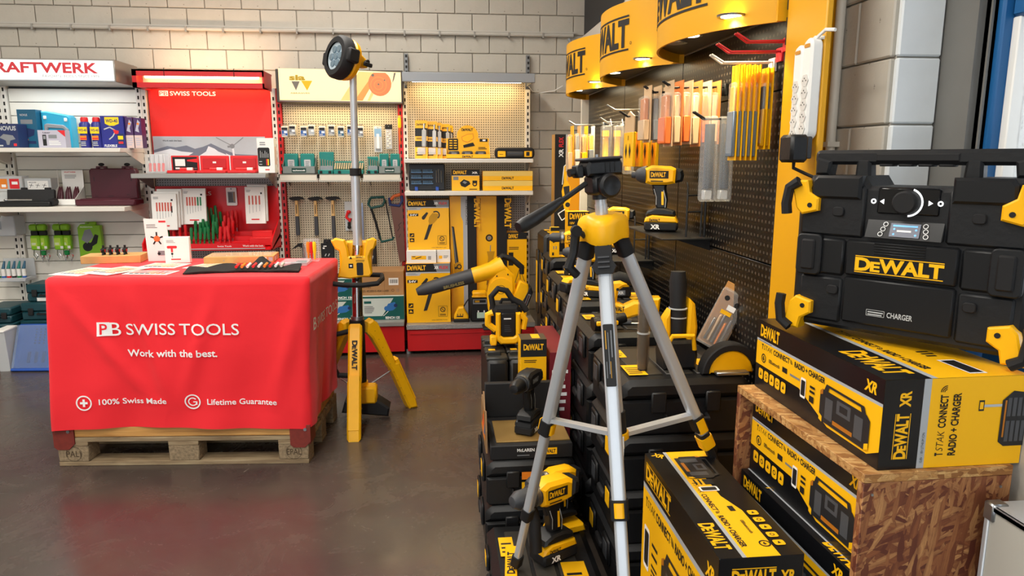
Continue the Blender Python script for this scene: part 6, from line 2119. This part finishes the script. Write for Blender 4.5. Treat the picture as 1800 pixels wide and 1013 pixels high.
MB().cyl((0, 0, .125), (0, 0, .13), .0215, n=14).build('ring', LGR, t)
t = thing('accessory_pack', 'clear accessory pack leaning against the black wall on the front stack', 'package', (.985, 2.47, ZS[0]), 0, None, (R(0), R(24), R(-35)))
MB().box(-.05, .05, .0, .028, .01, .24, .004).build('blister', CLR, t)
MB().box(-.05, .05, .028, .032, .01, .26, .0).build('card', mat('tan_card', '#C08A4A', .5), t)
for k in range(5):
    MB().box(-.03 + .014 * k, -.022 + .014 * k, .004, .024, .03, .12 + .02 * (k % 3), .002).build('blade', (STL, PALE, STL, ORG, STL)[k], t)
front(-.05, -.0005, .01).c(.03, .20, .010, BTX, 10).c(.075, .19, .012, BTX, 10).r(.045, .16, .075, .18, WTX).r(.03, .14, .07, .155, YTX).build(t)
t = thing('handle_tool', 'long black tool with yellow vents lying on the second stack edge', 'power tool', (.64, 2.66, ZS[1]), 8)
MB().tube([(-.045, 0, .03), (.02, 0, .034), (.09, 0, .05)], [.028, .03, .02], 10).build('body', BLK, t)
MB().box(-.04, .05, -.033, .0, .028, .045, .003).build('vent', YEL, t)
# jigsaw
t = thing('jigsaw', 'yellow jigsaw with black top handle on the second stack', 'jigsaw', (.735, 2.80, ZS[1] - .011), -8)
MB().prism([(-.07, .012), (.085, .012), (.085, .018), (-.06, .018), (-.075, .024)], 'y', -.04, .04, .002).build('shoe', STL, t)
MB().prism([(-.05, .02), (.0, .02), (.06, .04), (.10, .05), (.105, .10), (.06, .105), (.02, .085), (-.012, .10), (-.005, .15), (.03, .175), (.0, .19), (-.045, .185), (-.06, .15), (-.062, .06)], 'y', -.032, .032, .010).build('housing', YEL, t)
MB().tube([(-.045, 0, .185), (.0, 0, .20), (.06, 0, .185), (.10, 0, .15), (.11, 0, .10)], [.022, .024, .022, .020, .022], 10).build('handle', RUB, t)
MB().prism([(.09, .05), (.16, .06), (.165, .12), (.10, .12)], 'y', -.035, .035, .008).build('battery', YEL, t)
MB().cyl((-.02, -.02, .03), (-.02, .02, .03), .012, n=10).box(-.03, .05, -.05, -.03, .018, .035, .003).build('roller', STL, t)
front(-.06, -.0325, .02).logo(.02, .045, .06, .018, BTX).t('DCS', .02, .028, .010, BTX, .05, .02).c(.03, .12, .006, BTX, 10).c(.05, .135, .006, BTX, 10).build(t, 'lettering')
# batteries, drills and boxes on the far stacks
drill('cordless_drill', 'yellow drill lying behind the tripod leg on the third stack', (.70, 3.22, ZS[2]), -30, 1, None, True, .95)
drill('cordless_drill', 'yellow drill on the fourth stack pointing left', (.72, 3.72, ZS[3]), -10, 1, None, True, .95)
for k, (x, y, z, lab) in enumerate(((.84, 3.20, ZS[2], 'battery pack with yellow top on the third stack by the wall'), (.88, 3.36, ZS[2], 'battery pack with yellow top behind the other on the third stack'), (.64, 3.34, ZS[2], 'battery pack with yellow top at the aisle edge of the third stack'))):
    t = thing('battery_pack', lab, 'battery', (x, y, z), 10 * k)
    MB().box(-.05, .05, -.035, .035, 0, .05, .007).build('body', RUB, t)
    MB().prism([(-.045, .045), (.045, .045), (.03, .068), (-.03, .068)], 'y', -.03, .03, .005).build('top', YEL, t)
    front(-.05, -.0355, 0).r(.03, .012, .07, .035, GTX).t('XR', .035, .017, .012, WTX, .028, .03).build(t, 'lettering')
o, w, d, h = carton('drill_box', 'yellow carton with black top band standing at the back of the stacks', 'box', .80, .935, 4.32, 4.42, ZS[4], 1.145, CAR)
front(-w / 2, 0, 0).r(0, h * .68, w, h, BTX).logo(.010, h * .84, .115, h * .12, YTX).t('18V', .012, h * .72, .014, YTX, .03, .02).t('XR', .085, h * .1, .025, BTX, .04, .03).build(o)
case('long low black case at the far end of the stacks', .70, 1.0, 4.635, 4.95, 0.0, .98)
o, w, d, h = carton('drill_box', 'narrow yellow accessory carton standing at the far left of the stacks', 'box', .685, .74, 4.27, 4.31, ZS[4], 1.055, CAR)
front(-w / 2, 0, 0).r(0, h * .88, w, h, BTX).line([(.015, .12), (.035, .135)], .006, BTX).line([(.015, .09), (.038, .10)], .006, BTX).line([(.02, .05), (.02, .07)], .006, GTX).line([(.035, .05), (.035, .07)], .006, GTX).r(.01, .012, .022, .03, BTX).build(o)

# ================================================================== foreground: radio cartons, chip-board crate, radio
OR2 = mat('print_orange_dark', '#B8701A', .5)
PDK, PDG = mat('print_charcoal', '#232426', .45), mat('print_mid_grey', '#4C4E52', .45)


def radio_pic(p, x, y, w, h, rot=0.0):
    """small picture of the carton's own content"""
    ca, sa = math.cos(R(rot)), math.sin(R(rot))

    def P(pts):
        return [(x + a * w * ca - b_ * h * sa, y + a * w * sa + b_ * h * ca) for a, b_ in pts]
    p.p(P([(0, .12), (.06, .02), (.94, 0), (1, .1), (1, .7), (.94, .8), (.06, .82), (0, .72)]), PDK)
    p.p(P([(.08, .82), (.12, .98), (.88, .96), (.92, .8), (.84, .8), (.82, .9), (.18, .92), (.16, .82)]), PDK)
    p.p(P([(.36, .42), (.64, .42), (.64, .74), (.36, .74)]), PDG).p(P([(.42, .5), (.58, .5), (.58, .66), (.42, .66)]), PDK)
    for a in (.12, .72):
        p.p(P([(a, .14), (a + .16, .14), (a + .16, .66), (a, .66)]), PDG)
    p.p(P([(.30, .1), (.7, .1), (.7, .2), (.3, .2)]), OR2).p(P([(0, .04), (.07, .0), (.07, .14), (0, .2)]), YTX).p(P([(.93, .0), (1, .05), (1, .2), (.93, .14)]), YTX).p(P([(0, .66), (.06, .7), (.06, .84), (0, .76)]), OR2)


def icons(p, x, y, s, gap, n=5, rot=0.0):
    ca, sa = math.cos(R(rot)), math.sin(R(rot))
    for k in range(n):
        cx, cy = x + k * gap * ca, y + k * gap * sa
        p.p([(cx + a * ca - b_ * sa, cy + a * sa + b_ * ca) for a, b_ in rrect(s, s * 1.15, s * .25, 3)], YTX)
        p.ring(cx, cy, s * .16, s * .26, BTX, 10) if k % 2 else p.p([(cx - s * .2, cy - s * .2), (cx + s * .2, cy - s * .15), (cx, cy + s * .28)], BTX)


def tagline(p, x, y, hgt, L, rot=0.0, two=False):
    ca, sa = math.cos(R(rot)), math.sin(R(rot))

    def q(a, b_):
        return (x + a * ca - b_ * sa, y + a * sa + b_ * ca)
    if two:
        a = q(0, hgt * 1.75)
        p.t('T', *a, hgt, BTX, L * .05, .05, rot)
        a = q(L * .07, hgt * 1.75)
        p.t('STAK', *a, hgt, BTX, L * .30, -.01, rot, 'l', .2)
        a = q(L * .43, hgt * 1.75)
        p.t('CONNECT', *a, hgt, BTX, L * .5, .03, rot)
        a = q(L * .97, hgt * 2.0)
        for r in (.35, .65, .95):
            p.ring(*a, hgt * r * .8, hgt * (r * .8 + .12), BTX, 8, rot, rot + 90)
        p.t('RADIO + CHARGER', *q(0, 0), hgt, BTX, L * .95, .03, rot)
    else:
        p.t('T', *q(0, 0), hgt, BTX, L * .03, .05, rot).t('STAK', *q(L * .035, 0), hgt, BTX, L * .15, -.01, rot, 'l', .2).t('CONNECT', *q(L * .21, 0), hgt, BTX, L * .27, .03, rot)
        a = q(L * .49, hgt * .1)
        for r in (.35, .65, .95):
            p.ring(*a, hgt * r * .8, hgt * (r * .8 + .12), BTX, 8, rot, rot + 90)
        p.t('RADIO + CHARGER', *q(L * .56, 0), hgt, BTX, L * .44, .03, rot)


def long_face(p, L, T, logo=True):
    """L x T side, read from the far end (u=0) to the near end (u=L)"""
    p.r(0, 0, L, T, CBK)
    p.p([(0, T * .36), (L * .42, T * .36), (L * .66, T * .10), (L * .93, T * .10), (L, T * .2), (L, T * .72), (0, T * .72)], YTX)
    p.r(0, T * .70, L, T * .735, SIL).lines(.01, T * .71, .10, T * .725, 1, BTX)
    if logo:
        p.logo(.018, T * .785, .105, T * .155, YTX)
    p.t('XR', L - .065, T * .80, T * .12, YTX, .042, .04, 0, 'l', .2)
    tagline(p, .03, T * .605, T * .068, L * .57)
    p.ring(.045, T * .48, T * .05, T * .066, BTX, 16).t('6', .040, T * .45, T * .06, BTX, .009, .04).t('0Bluetooth', .075, T * .46, T * .05, BTX, .06, .01).r(.15, T * .45, .175, T * .52, BTX).lines(.19, T * .46, .24, T * .52, 1, GTX)
    icons(p, .035, T * .24, T * .13, T * .165)
    p.p(rrect(.024, T * .26, .004, 3, L * .46, T * .40), WTX).p(rrect(.019, T * .2, .003, 3, L * .46, T * .40), BTX)
    p.r(L * .515, T * .40, L * .555, T * .43, BTX).r(L * .515, T * .46, L * .555, T * .49, BTX).r(L * .515, T * .28, L * .55, T * .36, BTX)
    radio_pic(p, L * .60, T * .13, L * .34, T * .50)


def end_face(p, W, T):
    """W x T end, u=0 at the left"""
    p.r(0, 0, W, T, YTX).r(0, 0, .085, T, CBK).r(.085, 0, .101, T, SIL)
    p.logo(.062, .022, .098, .034, YTX, 90, True).t('XR', .058, T - .058, .022, YTX, .034, .04, 90)
    p.t('10.8V / 18V LITHIUM ION', .097, .012, .006, BTX, .065, .0, 90)
    tagline(p, .168, .025, .016, .142, 90, True)
    p.r(.21, T * .62, .222, T * .74, PDK).r(.212, T * .64, .220, T * .72, YTX).r(.222, T * .66, .262, T * .69, LGR).p([(.262, .05), (.275, .04), (.32, .04), (.32, .155), (.285, .16), (.262, .14)], PDK)
    for k in range(4):
        p.r(.275 + .0115 * k, .05, .283 + .0115 * k, .095, PDG).r(.275 + .0115 * k, .105, .283 + .0115 * k, .145, PDG)
    p.r(.268, .06, .272, .14, OR2)


def top_face(p, W, L):
    """u: 0 at the aisle edge, v: 0 at the near end"""
    p.r(0, 0, W, L, YTX).r(0, 0, .10, L, CBK).r(.10, 0, .114, L, SIL)
    p.logo(.030, .215, .18, .055, YTX, -90).t('XR', .06, L - .03, .028, YTX, .04, .04, -90)
    tagline(p, .128, .40, .018, .34, -90)
    p.r(.20, .02, .24, .12, WTX).r(.204, .026, .236, .114, BTX).lines(.2, .15, .23, .2, 3, BTX)


def radio_carton(lab, loc, rz, w, d, h):
    o = MB().box(0, w, 0, d, 0, h, .0015).build('radio_carton', CBK, None, False)
    o.location = loc
    o.rotation_euler = (0, 0, R(rz))
    tag(o, lab, 'box')
    return o


BL, BT, BW = .56, .192, .318
# the crate of chip board
cr = thing('chipboard_crate', 'open-sided chip board crate carrying the radio carton', 'crate', (.852, 1.268, 0), 1.5)
th = .02
MB().box(0, .335, 0, .585, .815, .835, .001).build('top_board', OSB, cr)
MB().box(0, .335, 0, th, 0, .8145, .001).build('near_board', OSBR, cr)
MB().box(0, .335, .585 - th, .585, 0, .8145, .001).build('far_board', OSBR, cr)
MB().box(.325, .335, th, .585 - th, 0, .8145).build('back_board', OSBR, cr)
for x in (.02, .31):
    MB().cyl((x, -.002, .79), (x, 0, .79), .003, n=8).build('screw', STL, cr)

o = radio_carton('yellow and black radio carton on top of the crate under the radio', (.888, 1.283, .836), .6, BW, BL, BT)
p = left(0, BL, 0)
long_face(p, BL, BT)
p.build(o, 'side_print')
p = front(0, 0, 0)
end_face(p, BW, BT)
p.build(o, 'end_print')
p = top(0, 0, BT)
top_face(p, BW, BL)
p.build(o, 'top_print')

# two cartons inside the crate
o = radio_carton('radio carton lying flat lowest inside the crate', (.862, 1.30, .405), 1.5, .30, .52, BT)
top(0, 0, BT).r(0, 0, .30, .52, CBK).r(.018, 0, .028, .52, SIL).t('XR', .012, .40, .03, YTX, .045, .04, -60).logo(.008, .12, .13, .04, YTX, -90).build(o, 'top_print')
p = left(0, .52, 0)
long_face(p, .52, BT)
p.build(o, 'side_print')
o = radio_carton('radio carton lying upper inside the crate', (.885, 1.30, .598), 1.5, .285, .52, BT + .02)
p = left(0, .52, 0)
long_face(p, .52, BT + .02, False)
p.logo(.02, .18, .1, .026, YTX).build(o, 'side_print')
t = thing('crate_plinth', 'plain dark carton at the bottom of the crate', 'box', (.875, 1.30, 0), 1.5)
MB().box(0, .29, 0, .52, 0, .404, .002).build('carton', CBK, t)

# carton standing on edge in front
SH = .40
o = radio_carton('radio carton standing on edge in front of the crate', (.588, 1.342, .62 - SH), -.2, BT, BL, SH)
p = top(0, 0, SH)
p.r(0, 0, BT, BL, CBK).p([(BT * .28, 0), (BT * .72, 0), (BT * .72, BL * .36), (BT * .60, BL * .50), (BT * .60, BL * .93), (BT * .95, BL * .93), (BT * .95, BL), (BT * .28, BL)], YTX).r(BT * .27, 0, BT * .32, BL, SIL)
p.logo(.008, .15, .115, .034, YTX, -90).t('XR', .012, BL - .02, .022, YTX, .036, .04, -40)
tagline(p, .068, .03 + .33, .013, .32, -90)
p.ring(.125, .05, .010, .0135, BTX, 14).t('6', .121, .046, .009, BTX, .007, .04).t('0Bluetooth', .112, .155, .008, BTX, .06, .01, -90).r(.108, .20, .122, .225, BTX).p(rrect(.05, .026, .004, 3, .10, .32), WTX).p(rrect(.04, .018, .003, 3, .10, .32), BTX).r(.075, .345, .08, .375, BTX).r(.088, .345, .093, .375, BTX).r(.1, .345, .125, .375, BTX)
icons(p, .158, .05, .022, .034, 5, 90)
radio_pic(p, .068, .52, .14, .095, -90)
p.build(o, 'top_print')
p = left(0, BL, 0)
p.r(0, 0, BL, SH, YTX).r(0, SH - .085, BL, SH, CBK).r(0, SH - .10, BL, SH - .085, SIL)
p.logo(.02, SH - .072, .22, .055, YTX, 0, True).t('XR', BL - .07, SH - .075, .034, YTX, .05, .04, 0, 'l', .2)
tagline(p, .03, SH - .145, .026, .46)
p.p(rrect(.05, .13, .008, 3, .05, SH - .27), WTX).p(rrect(.04, .105, .006, 3, .05, SH - .27), BTX).r(.10, SH - .235, .15, SH - .225, BTX).r(.10, SH - .265, .15, SH - .255, BTX).lines(.1, SH - .33, .15, SH - .28, 3, BTX)
radio_pic(p, .19, SH - .35, .33, .17)
p.build(o, 'side_print')
front(0, 0, 0).logo(.03, SH - .07, .10, .045, YTX, 0, True).t('XR', .14, SH - .06, .025, YTX, .035, .04).build(o, 'end_print')
case('black tool case beneath the carton standing on edge', .585, .78, 1.345, 1.90, 0, .2195, lid_tags=False, side=False)

# aluminium case at the right edge
t = thing('aluminium_case', 'pale case with aluminium edges at the lower right picture edge', 'case', (1.10, 1.13, 0), 0)
MB().box(0, .09, -.20, .10, .012, .768, .002).build('panel', mat('case_panel_pale', '#B5B3AA', .5), t)
m = MB()
for x in (-.004, .086):
    m.box(x, x + .008, -.204, .104, .768, .78, .002)
    for y in (-.204, .092):
        m.box(x, x + .008, y, y + .012, 0, .78, .002)
m.box(-.004, .094, -.204, .104, .768, .78, .002).box(-.004, .094, -.204, .104, 0, .012, .002)
m.build('edge_profile', ALU, t)
MB().box(-.006, .03, .08, .108, .745, .784, .004).build('corner_cap', STL, t)

# yellow circular saw behind the crate
t = thing('circular_saw', 'yellow and black saw guard peeping up behind the crate', 'circular saw', (.955, 2.19, .769), 0)
MB().prism([(-.075, 0)] + disc(0, .0, .075, 13, 180, 0) + [(.075, 0), (.05, -.0)], 'y', -.02, .02, .004).build('guard', YEL, t)
MB().prism(disc(0, 0, .10, 15, 180, 20) + disc(0, 0, .076, 15, 20, 180), 'y', -.026, .026, .004).build('rim', RUB, t)
MB().box(-.06, .05, -.05, -.02, .0, .012, .003).build('shoe', STL, t)

# ------------------------------------------------------------------ site radio
rd = thing('site_radio', 'large black jobsite radio with carry handle on the radio carton', 'radio', (.895, 1.705, 1.0405), -54)
RWD, RDP, RHT = .50, .165, .385
RB = mat('radio_black', '#131518', .48, var=.08, scale=80, bump=.08)
RB2 = mat('radio_black_fine', '#0F1114', .42)
body = MB()
body.prism([(.02, .012), (.48, .012), (.50, .04), (.50, .335), (.485, .365), (.475, .385), (.37, .385), (.345, .362), (.32, .362), (.17, .362), (.155, .385), (.03, .385), (.015, .36), (.0, .335), (.0, .04)], 'y', .012, RDP, .010)
bd = body.build('body', RB, rd)
# raised front plates
MB().box(.13, .37, .000, .020, .150, .235, .005).build('door_upper', RB2, rd)
MB().box(.13, .37, .002, .020, .035, .146, .005).build('door_lower', RB2, rd)
MB().box(.012, .126, .004, .020, .145, .235, .006).build('side_plate', RB2, rd)
MB().box(.374, .488, .004, .020, .145, .235, .006).build('side_plate', RB2, rd)
MB().box(.02, .126, .006, .020, .028, .140, .006).build('foot_plate', RB, rd)
MB().box(.374, .48, .006, .020, .028, .140, .006).build('foot_plate', RB, rd)
MB().box(.012, .165, .004, .020, .24, .36, .006).build('speaker_plate', RB, rd)
MB().box(.338, .488, .004, .020, .24, .36, .006).build('speaker_plate', RB, rd)
MB().prism([(.035, .33), (.155, .33), (.155, .385), (.05, .385), (.038, .372)], 'y', -.004, .03, .006).build('shoulder', RB2, rd)
MB().prism([(.345, .33), (.465, .33), (.462, .372), (.45, .385), (.345, .385)], 'y', -.004, .03, .006).build('shoulder', RB2, rd)
# control panel, sloping recess
MB().prism([(.012, .285), (-.002, .245), (.03, .245), (.06, .36), (.055, .362)], 'x', .17, .335, .002).build('control_recess', RB2, rd)
cp = MB().box(.19, .32, .008, .016, .30, .36, .003).build('control_panel', mat('panel_gloss', '#0E0F12', .15), rd)
kn = MB().lathe([(.028, .008), (.026, -.014), (.022, -.018)], (.255, 0, .328), 'y', 24).build('dial', RUB, cp)
LED = mat('dial_light', '#F2F4F6', .4, emit=1.2)
p = front(0, .0075, 0)
p.ring(.255, .328, .0285, .0325, LED, 22, -85, 70)
p.p([(.205, .322), (.205, .334), (.196, .328)], LED).p([(.298, .322), (.298, .334), (.307, .328)], LED).ring(.182, .328, .003, .006, LED, 12).ring(.322, .328, .003, .006, LED, 12)
p.build(cp, 'symbols')
tilt = PR((.17, -.0035, .244), (1, 0, 0), (0, .33, 1), .001)
SCR = mat('radio_screen', '#1A2740', .2, emit=.5)
tilt.r(.055, .006, .118, .038, SCR).r(.06, .03, .112, .034, mat('screen_cyan', '#5FA0D8', .3, emit=.8)).r(.07, .018, .10, .022, WTX).c(.064, .012, .0025, MATS['screen_cyan'], 8).c(.11, .012, .0025, MATS['screen_cyan'], 8).c(.064, .024, .0025, MATS['screen_cyan'], 8).c(.11, .024, .0025, MATS['screen_cyan'], 8)
for k in range(3):
    tilt.ring(.040 - .004 * k + .004, .034 - k * .012, .0042, .0056, WTX, 12).ring(.128 + .002 * k, .034 - k * .012, .0042, .0056, WTX, 12)
tilt.build(rd, 'screen')
# grille under the panel
for k in range(5):
    MB().box(.195, .305, -.003, .006, .206 + k * .006, .209 + k * .006, .001).build('grille_slat', RB, rd)
front(.13, -.0005, 0).logo(.025, .160, .19, .040, YTX, 0, True).build(rd, 'lettering')
front(.13, .0015, 0).line([(.06, .06), (.10, .06), (.10, .074), (.06, .074), (.06, .06)], .001, LGR).lines(.063, .062, .098, .073, 2, LGR, .5, .1).t('CHARGER', .106, .061, .012, LGR, .055, .02).build(rd, 'lettering')
# side latches
for x in (.016, .434):
    l = MB().prism(rrect(.062, .10, .012, 3, x + .026, .192), 'y', -.006, .012, .003).build('latch_surround', RB, rd)
    MB().prism(rrect(.034, .075, .006, 3, x + .026, .192), 'y', -.012, .0, .004).build('latch', RUB, l)
# screw bosses
for x, z in ((.105, .30), (.40, .30), (.105, .11), (.40, .11)):
    MB().prism(rrect(.026, .022, .007, 3, x, z), 'y', -.002, .01, .002).build('boss', RUB, rd)
# corner guards
for sx, x0 in ((1, 0.0), (-1, .50)):
    for sz, z0 in ((1, 0.0), (-1, .375)):
        X = lambda a: x0 + sx * a
        Zz = lambda b_: z0 + sz * b_
        g = MB().prism([(X(-.012), Zz(.002)), (X(.03), Zz(.002)), (X(.036), Zz(.03)), (X(.06), Zz(.045)), (X(.06), Zz(.075)), (X(.02), Zz(.085)), (X(.005), Zz(.07))], 'y', -.012, .03, .004).build('corner_guard', YEL, rd)
        MB().tube([(X(.012), -.016, Zz(.004)), (X(-.012), -.016, Zz(.02)), (X(-.018), -.016, Zz(.06)), (X(-.016), -.014, Zz(.085))], .013, 8).build('rubber_bumper', RUB, g)
        MB().cyl((X(.04), -.0135, Zz(.062)), (X(.04), -.011, Zz(.062)), .006, n=10).build('screw', RUB, g)
# handle
hb = MB().prism(rrect(.47, .035, .012, 3, .25, .428), 'y', .05, .085, .008)
hb.prism([(.02, .385), (.055, .385), (.06, .42), (.02, .43)], 'y', .045, .09, .006).prism([(.445, .385), (.48, .385), (.48, .43), (.44, .42)], 'y', .045, .09, .006)
hb.prism([(.115, .362), (.155, .362), (.15, .425), (.118, .425)], 'y', .048, .087, .006).prism([(.345, .362), (.385, .362), (.382, .425), (.35, .425)], 'y', .048, .087, .006)
hd2 = hb.build('handle', RB, rd)
gr = MB()
gr.prism([(.155, .411), (.345, .411), (.345, .444), (.155, .444)], 'y', .047, .088, .010)
for k in range(4):
    gr.box(.17 + k * .042, .20 + k * .042, .05, .085, .407, .413, .002)
gr.build('grip', RUB, hd2)

# ------------------------------------------------------------------ aluminium tripod in the middle
tp = thing('tripod', 'silver aluminium tripod with yellow hub and black pan head', 'tripod', (.414, 1.753, 1.294))


def tt(v):
    x, y, z = v
    a, b_ = -.1162, -.0561
    x, z = x * math.cos(a) + z * math.sin(a), -x * math.sin(a) + z * math.cos(a)
    y, z = y * math.cos(b_) + z * math.sin(b_), -y * math.sin(b_) + z * math.cos(b_)
    return Vector((x, y, z))


AL, PH, SB = -.2672, .3438, .582


def lp(k, s, out=0.0, side=0.0):
    a = AL + k * 2 * PI / 3
    r = .048 + s * math.sin(PH) + out * math.cos(PH)
    return tt((r * math.sin(a) + side * math.cos(a), -r * math.cos(a) + side * math.sin(a), -.04 - s * math.cos(PH) + out * math.sin(PH)))


def leg_bar(k, s0, s1, w, tdep, mt, name, ch=.25):
    """rounded bar along leg k: w across, tdep radially"""
    m = MB()
    vs, fs = [], []
    sec = rrect(w, tdep, min(w, tdep) * ch, 3)
    for s in (s0, s1):
        for a, b_ in sec:
            vs.append(lp(k, s, b_, a))
    n = len(sec)
    fs = [(i, (i + 1) % n, n + (i + 1) % n, n + i) for i in range(n)] + [tuple(range(n)), tuple(range(n, 2 * n))]
    return m.add(vs, fs).build(name, mt, tp)


LEND = {-1: 1.165, 0: 1.285, 1: 1.32}
for k in (-1, 0, 1):
    leg_bar(k, .03, SB if k else .62, .034, .030, ALU, 'leg_upper')
    leg_bar(k, -.01, .04, .040, .036, RUB, 'leg_socket')
    s1 = SB if k else .62
    c = leg_bar(k, s1 - .012, s1 + .035, .042, .038, RUB, 'leg_clamp')
    m = MB()
    a, b_ = lp(k, s1 - .005, .022, 0), lp(k, s1 + .03, .022, 0)
    leg_bar(k, s1 - .006, s1 + .028, .024, .05, YEL, 'clamp_lever') if k < 1 else leg_bar(k, s1 - .004, s1 + .04, .046, .030, YEL, 'clamp_lever')
    s2 = .93 if k == -1 else (1.05 if k == 0 else s1 + .06)
    leg_bar(k, s1 + .03, s2, .030, .026, ALU, 'leg_middle')
    leg_bar(k, s2 - .01, s2 + .03, .037, .033, RUB, 'leg_clamp')
    if k == 1:
        leg_bar(k, s2 + .0, s2 + .038, .042, .040, YEL, 'clamp_lever')
    leg_bar(k, s2 + .025, LEND[k] - .03, .025, .022, RUB if k == 1 else ALU, 'leg_lower')
    leg_bar(k, LEND[k] - .04, LEND[k], .034, .032, RUB, 'foot')
# label on the front leg
a0, a1 = lp(0, .19, .0165, -.013), lp(0, .34, .0165, -.013)
pl = PR(a1, lp(0, .19, .0165, .013) - a0, a0 - a1, .0006)
pl.p(rrect(.025, .15, .003, 3, .013, .075), BTX).r(.0045, .02, .006, .06, GTX).r(.0045, .09, .007, .135, DRY).r(.011, .03, .0125, .13, GTX).r(.014, .02, .0155, .06, DRY).r(.018, .07, .0205, .135, GTX).build(tp, 'leg_label')
# centre column, spreader
MB().cyl(tt((0, 0, .06)), tt((0, 0, -.54)), .016, n=18).build('centre_column', ALU, tp)
MB().cyl(tt((0, 0, -.50)), tt((0, 0, -.56)), .021, n=14).build('column_stop', RUB, tp)
MB().cyl(tt((0, 0, -.56)), tt((0, 0, -.578)), .026, n=16).build('spreader_ring', YEL, tp)
MB().cyl(tt((0, 0, -.578)), tt((0, 0, -.61)), .012, n=12).build('column_end', ALU, tp)
for k in (-1, 0, 1):
    p0, p1 = tt((0, 0, -.568)), lp(k, SB - .02, -.012)
    d = (p1 - p0).normalized()
    p0 = p0 + d * .022
    n_ = d.cross(Vector((0, 0, 1))).normalized() * .013
    u_ = n_.cross(d).normalized() * .006
    vs = [q + sx * n_ + sz * u_ for q in (p0, p1) for sx, sz in ((-1, -1), (1, -1), (1, 1), (-1, 1))]
    MB().add(vs, [(0, 1, 5, 4), (1, 2, 6, 5), (2, 3, 7, 6), (3, 0, 4, 7), (0, 1, 2, 3), (4, 5, 6, 7)]).build('spreader_arm', ALU, tp)
# hub
q = MB()
ring = []
for i in range(24):
    a = 2 * PI * i / 24
    lob = .5 + .5 * math.cos(3 * (a - (AL - PI / 2)))
    ring.append((.053 + .016 * lob, a, lob))
vs = []
for z, f in ((-.034, .97), (-.02, 1.0), (.018, 1.0), (.030, .92), (.038, .74)):
    for r, a, lob in ring:
        zz = z - (.006 * lob if z > 0 else -.008 * (1 - lob) if z < -.03 else 0)
        vs.append(tt((r * f * math.cos(a), r * f * math.sin(a), zz)))
n = 24
fs = [(j * n + i, j * n + (i + 1) % n, (j + 1) * n + (i + 1) % n, (j + 1) * n + i) for j in range(4) for i in range(n)] + [tuple(range(n)), tuple(range(4 * n, 5 * n))]
q.add(vs, fs).build('hub', YEL, tp)
# black clip on the front of the hub
m = MB()
sec = [(-.020, 0), (.020, 0), (.020, -.035), (.03, -.05), (.020, -.068), (-.020, -.068), (-.03, -.05), (-.020, -.035)]
vs = [lp(0, .0 - b_, o_, a) for o_ in (.008, .028) for a, b_ in sec]
n = len(sec)
m.add(vs, [(i, (i + 1) % n, n + (i + 1) % n, n + i) for i in range(n)] + [tuple(range(n)), tuple(range(n, 2 * n))]).build('hub_clip', RUB, tp)
for k in range(3):
    m = MB()
    vs = [lp(0, .026 + k * .012 + ds, .03 + do, a) for do in (-.004, .002) for ds, a in ((0, -.014), (0, .014), (.004, .014), (.004, -.014))]
    m.add(vs, [(0, 1, 2, 3), (4, 5, 6, 7), (0, 1, 5, 4), (1, 2, 6, 5), (2, 3, 7, 6), (3, 0, 4, 7)]).build('clip_rib', DGR, tp)
# crank on the left
MB().tube([tt((-.05, -.01, -.01)), tt((-.072, -.012, .0)), tt((-.082, -.014, -.05)), tt((-.098, -.016, -.085)), tt((-.078, -.016, -.11))], [.010, .014, .011, .014, .011], 8).build('crank', BLK, tp)
MB().cyl(tt((-.072, -.014, .005)), tt((-.072, -.03, .005)), .014, n=12).build('crank_knob', RUB, tp)
# column top with scale, pan head
MB().cyl(tt((0, 0, .035)), tt((0, 0, .085)), .0145, n=18).build('geared_column', ALU, tp)
HM = Matrix.Translation(tt((0, 0, .085))) @ Matrix.Rotation(R(-4), 4, 'Y') @ Matrix.Rotation(R(18), 4, 'Z')
m = MB(HM)
m.box(-.032, .034, -.028, .028, .0, .05, .008).cyl((0, 0, -.012), (0, 0, .004), .020, n=18)
m.build('head_base', BLK, tp)
MB(HM).lathe([(.026, -.028), (.030, -.034), (.030, -.044), (.024, -.050), (.012, -.044)], (.004, 0, .022), 'y', 22).build('tension_knob', BLK, tp)
MB(HM).prism([(-.045, .048), (.052, .045), (.054, .072), (.048, .084), (-.04, .084), (-.048, .07)], 'y', -.028, .028, .006).build('head_top', BLK, tp)
for k in range(3):
    MB(HM).box(.0 + k * .013, .004 + k * .013, -.0295, -.026, .054, .078, .001).build('rib', RUB, tp)
MB(HM).box(-.052, .052, -.03, .03, .084, .091, .003).build('plate', DGR, tp)
MB(HM).cyl((-.005, 0, .091), (-.005, 0, .098), .004, n=8).build('mount_screw', STL, tp)
MB(HM).cyl((-.045, 0, .062), (-.085, 0, .058), .010, n=10).box(-.07, -.05, -.014, .014, .045, .075, .003).build('side_socket', BLK, tp)
MB(HM).tube([(-.045, -.01, .030), (-.10, -.02, .005), (-.13, -.025, -.008)], .007, 8).build('pan_rod', RUB, tp)
MB(HM).tube([(-.12, -.022, -.004), (-.15, -.028, -.018), (-.20, -.038, -.038), (-.235, -.044, -.050), (-.25, -.047, -.054)], [.009, .013, .016, .017, .013], 12).build('pan_handle', BLK, tp)
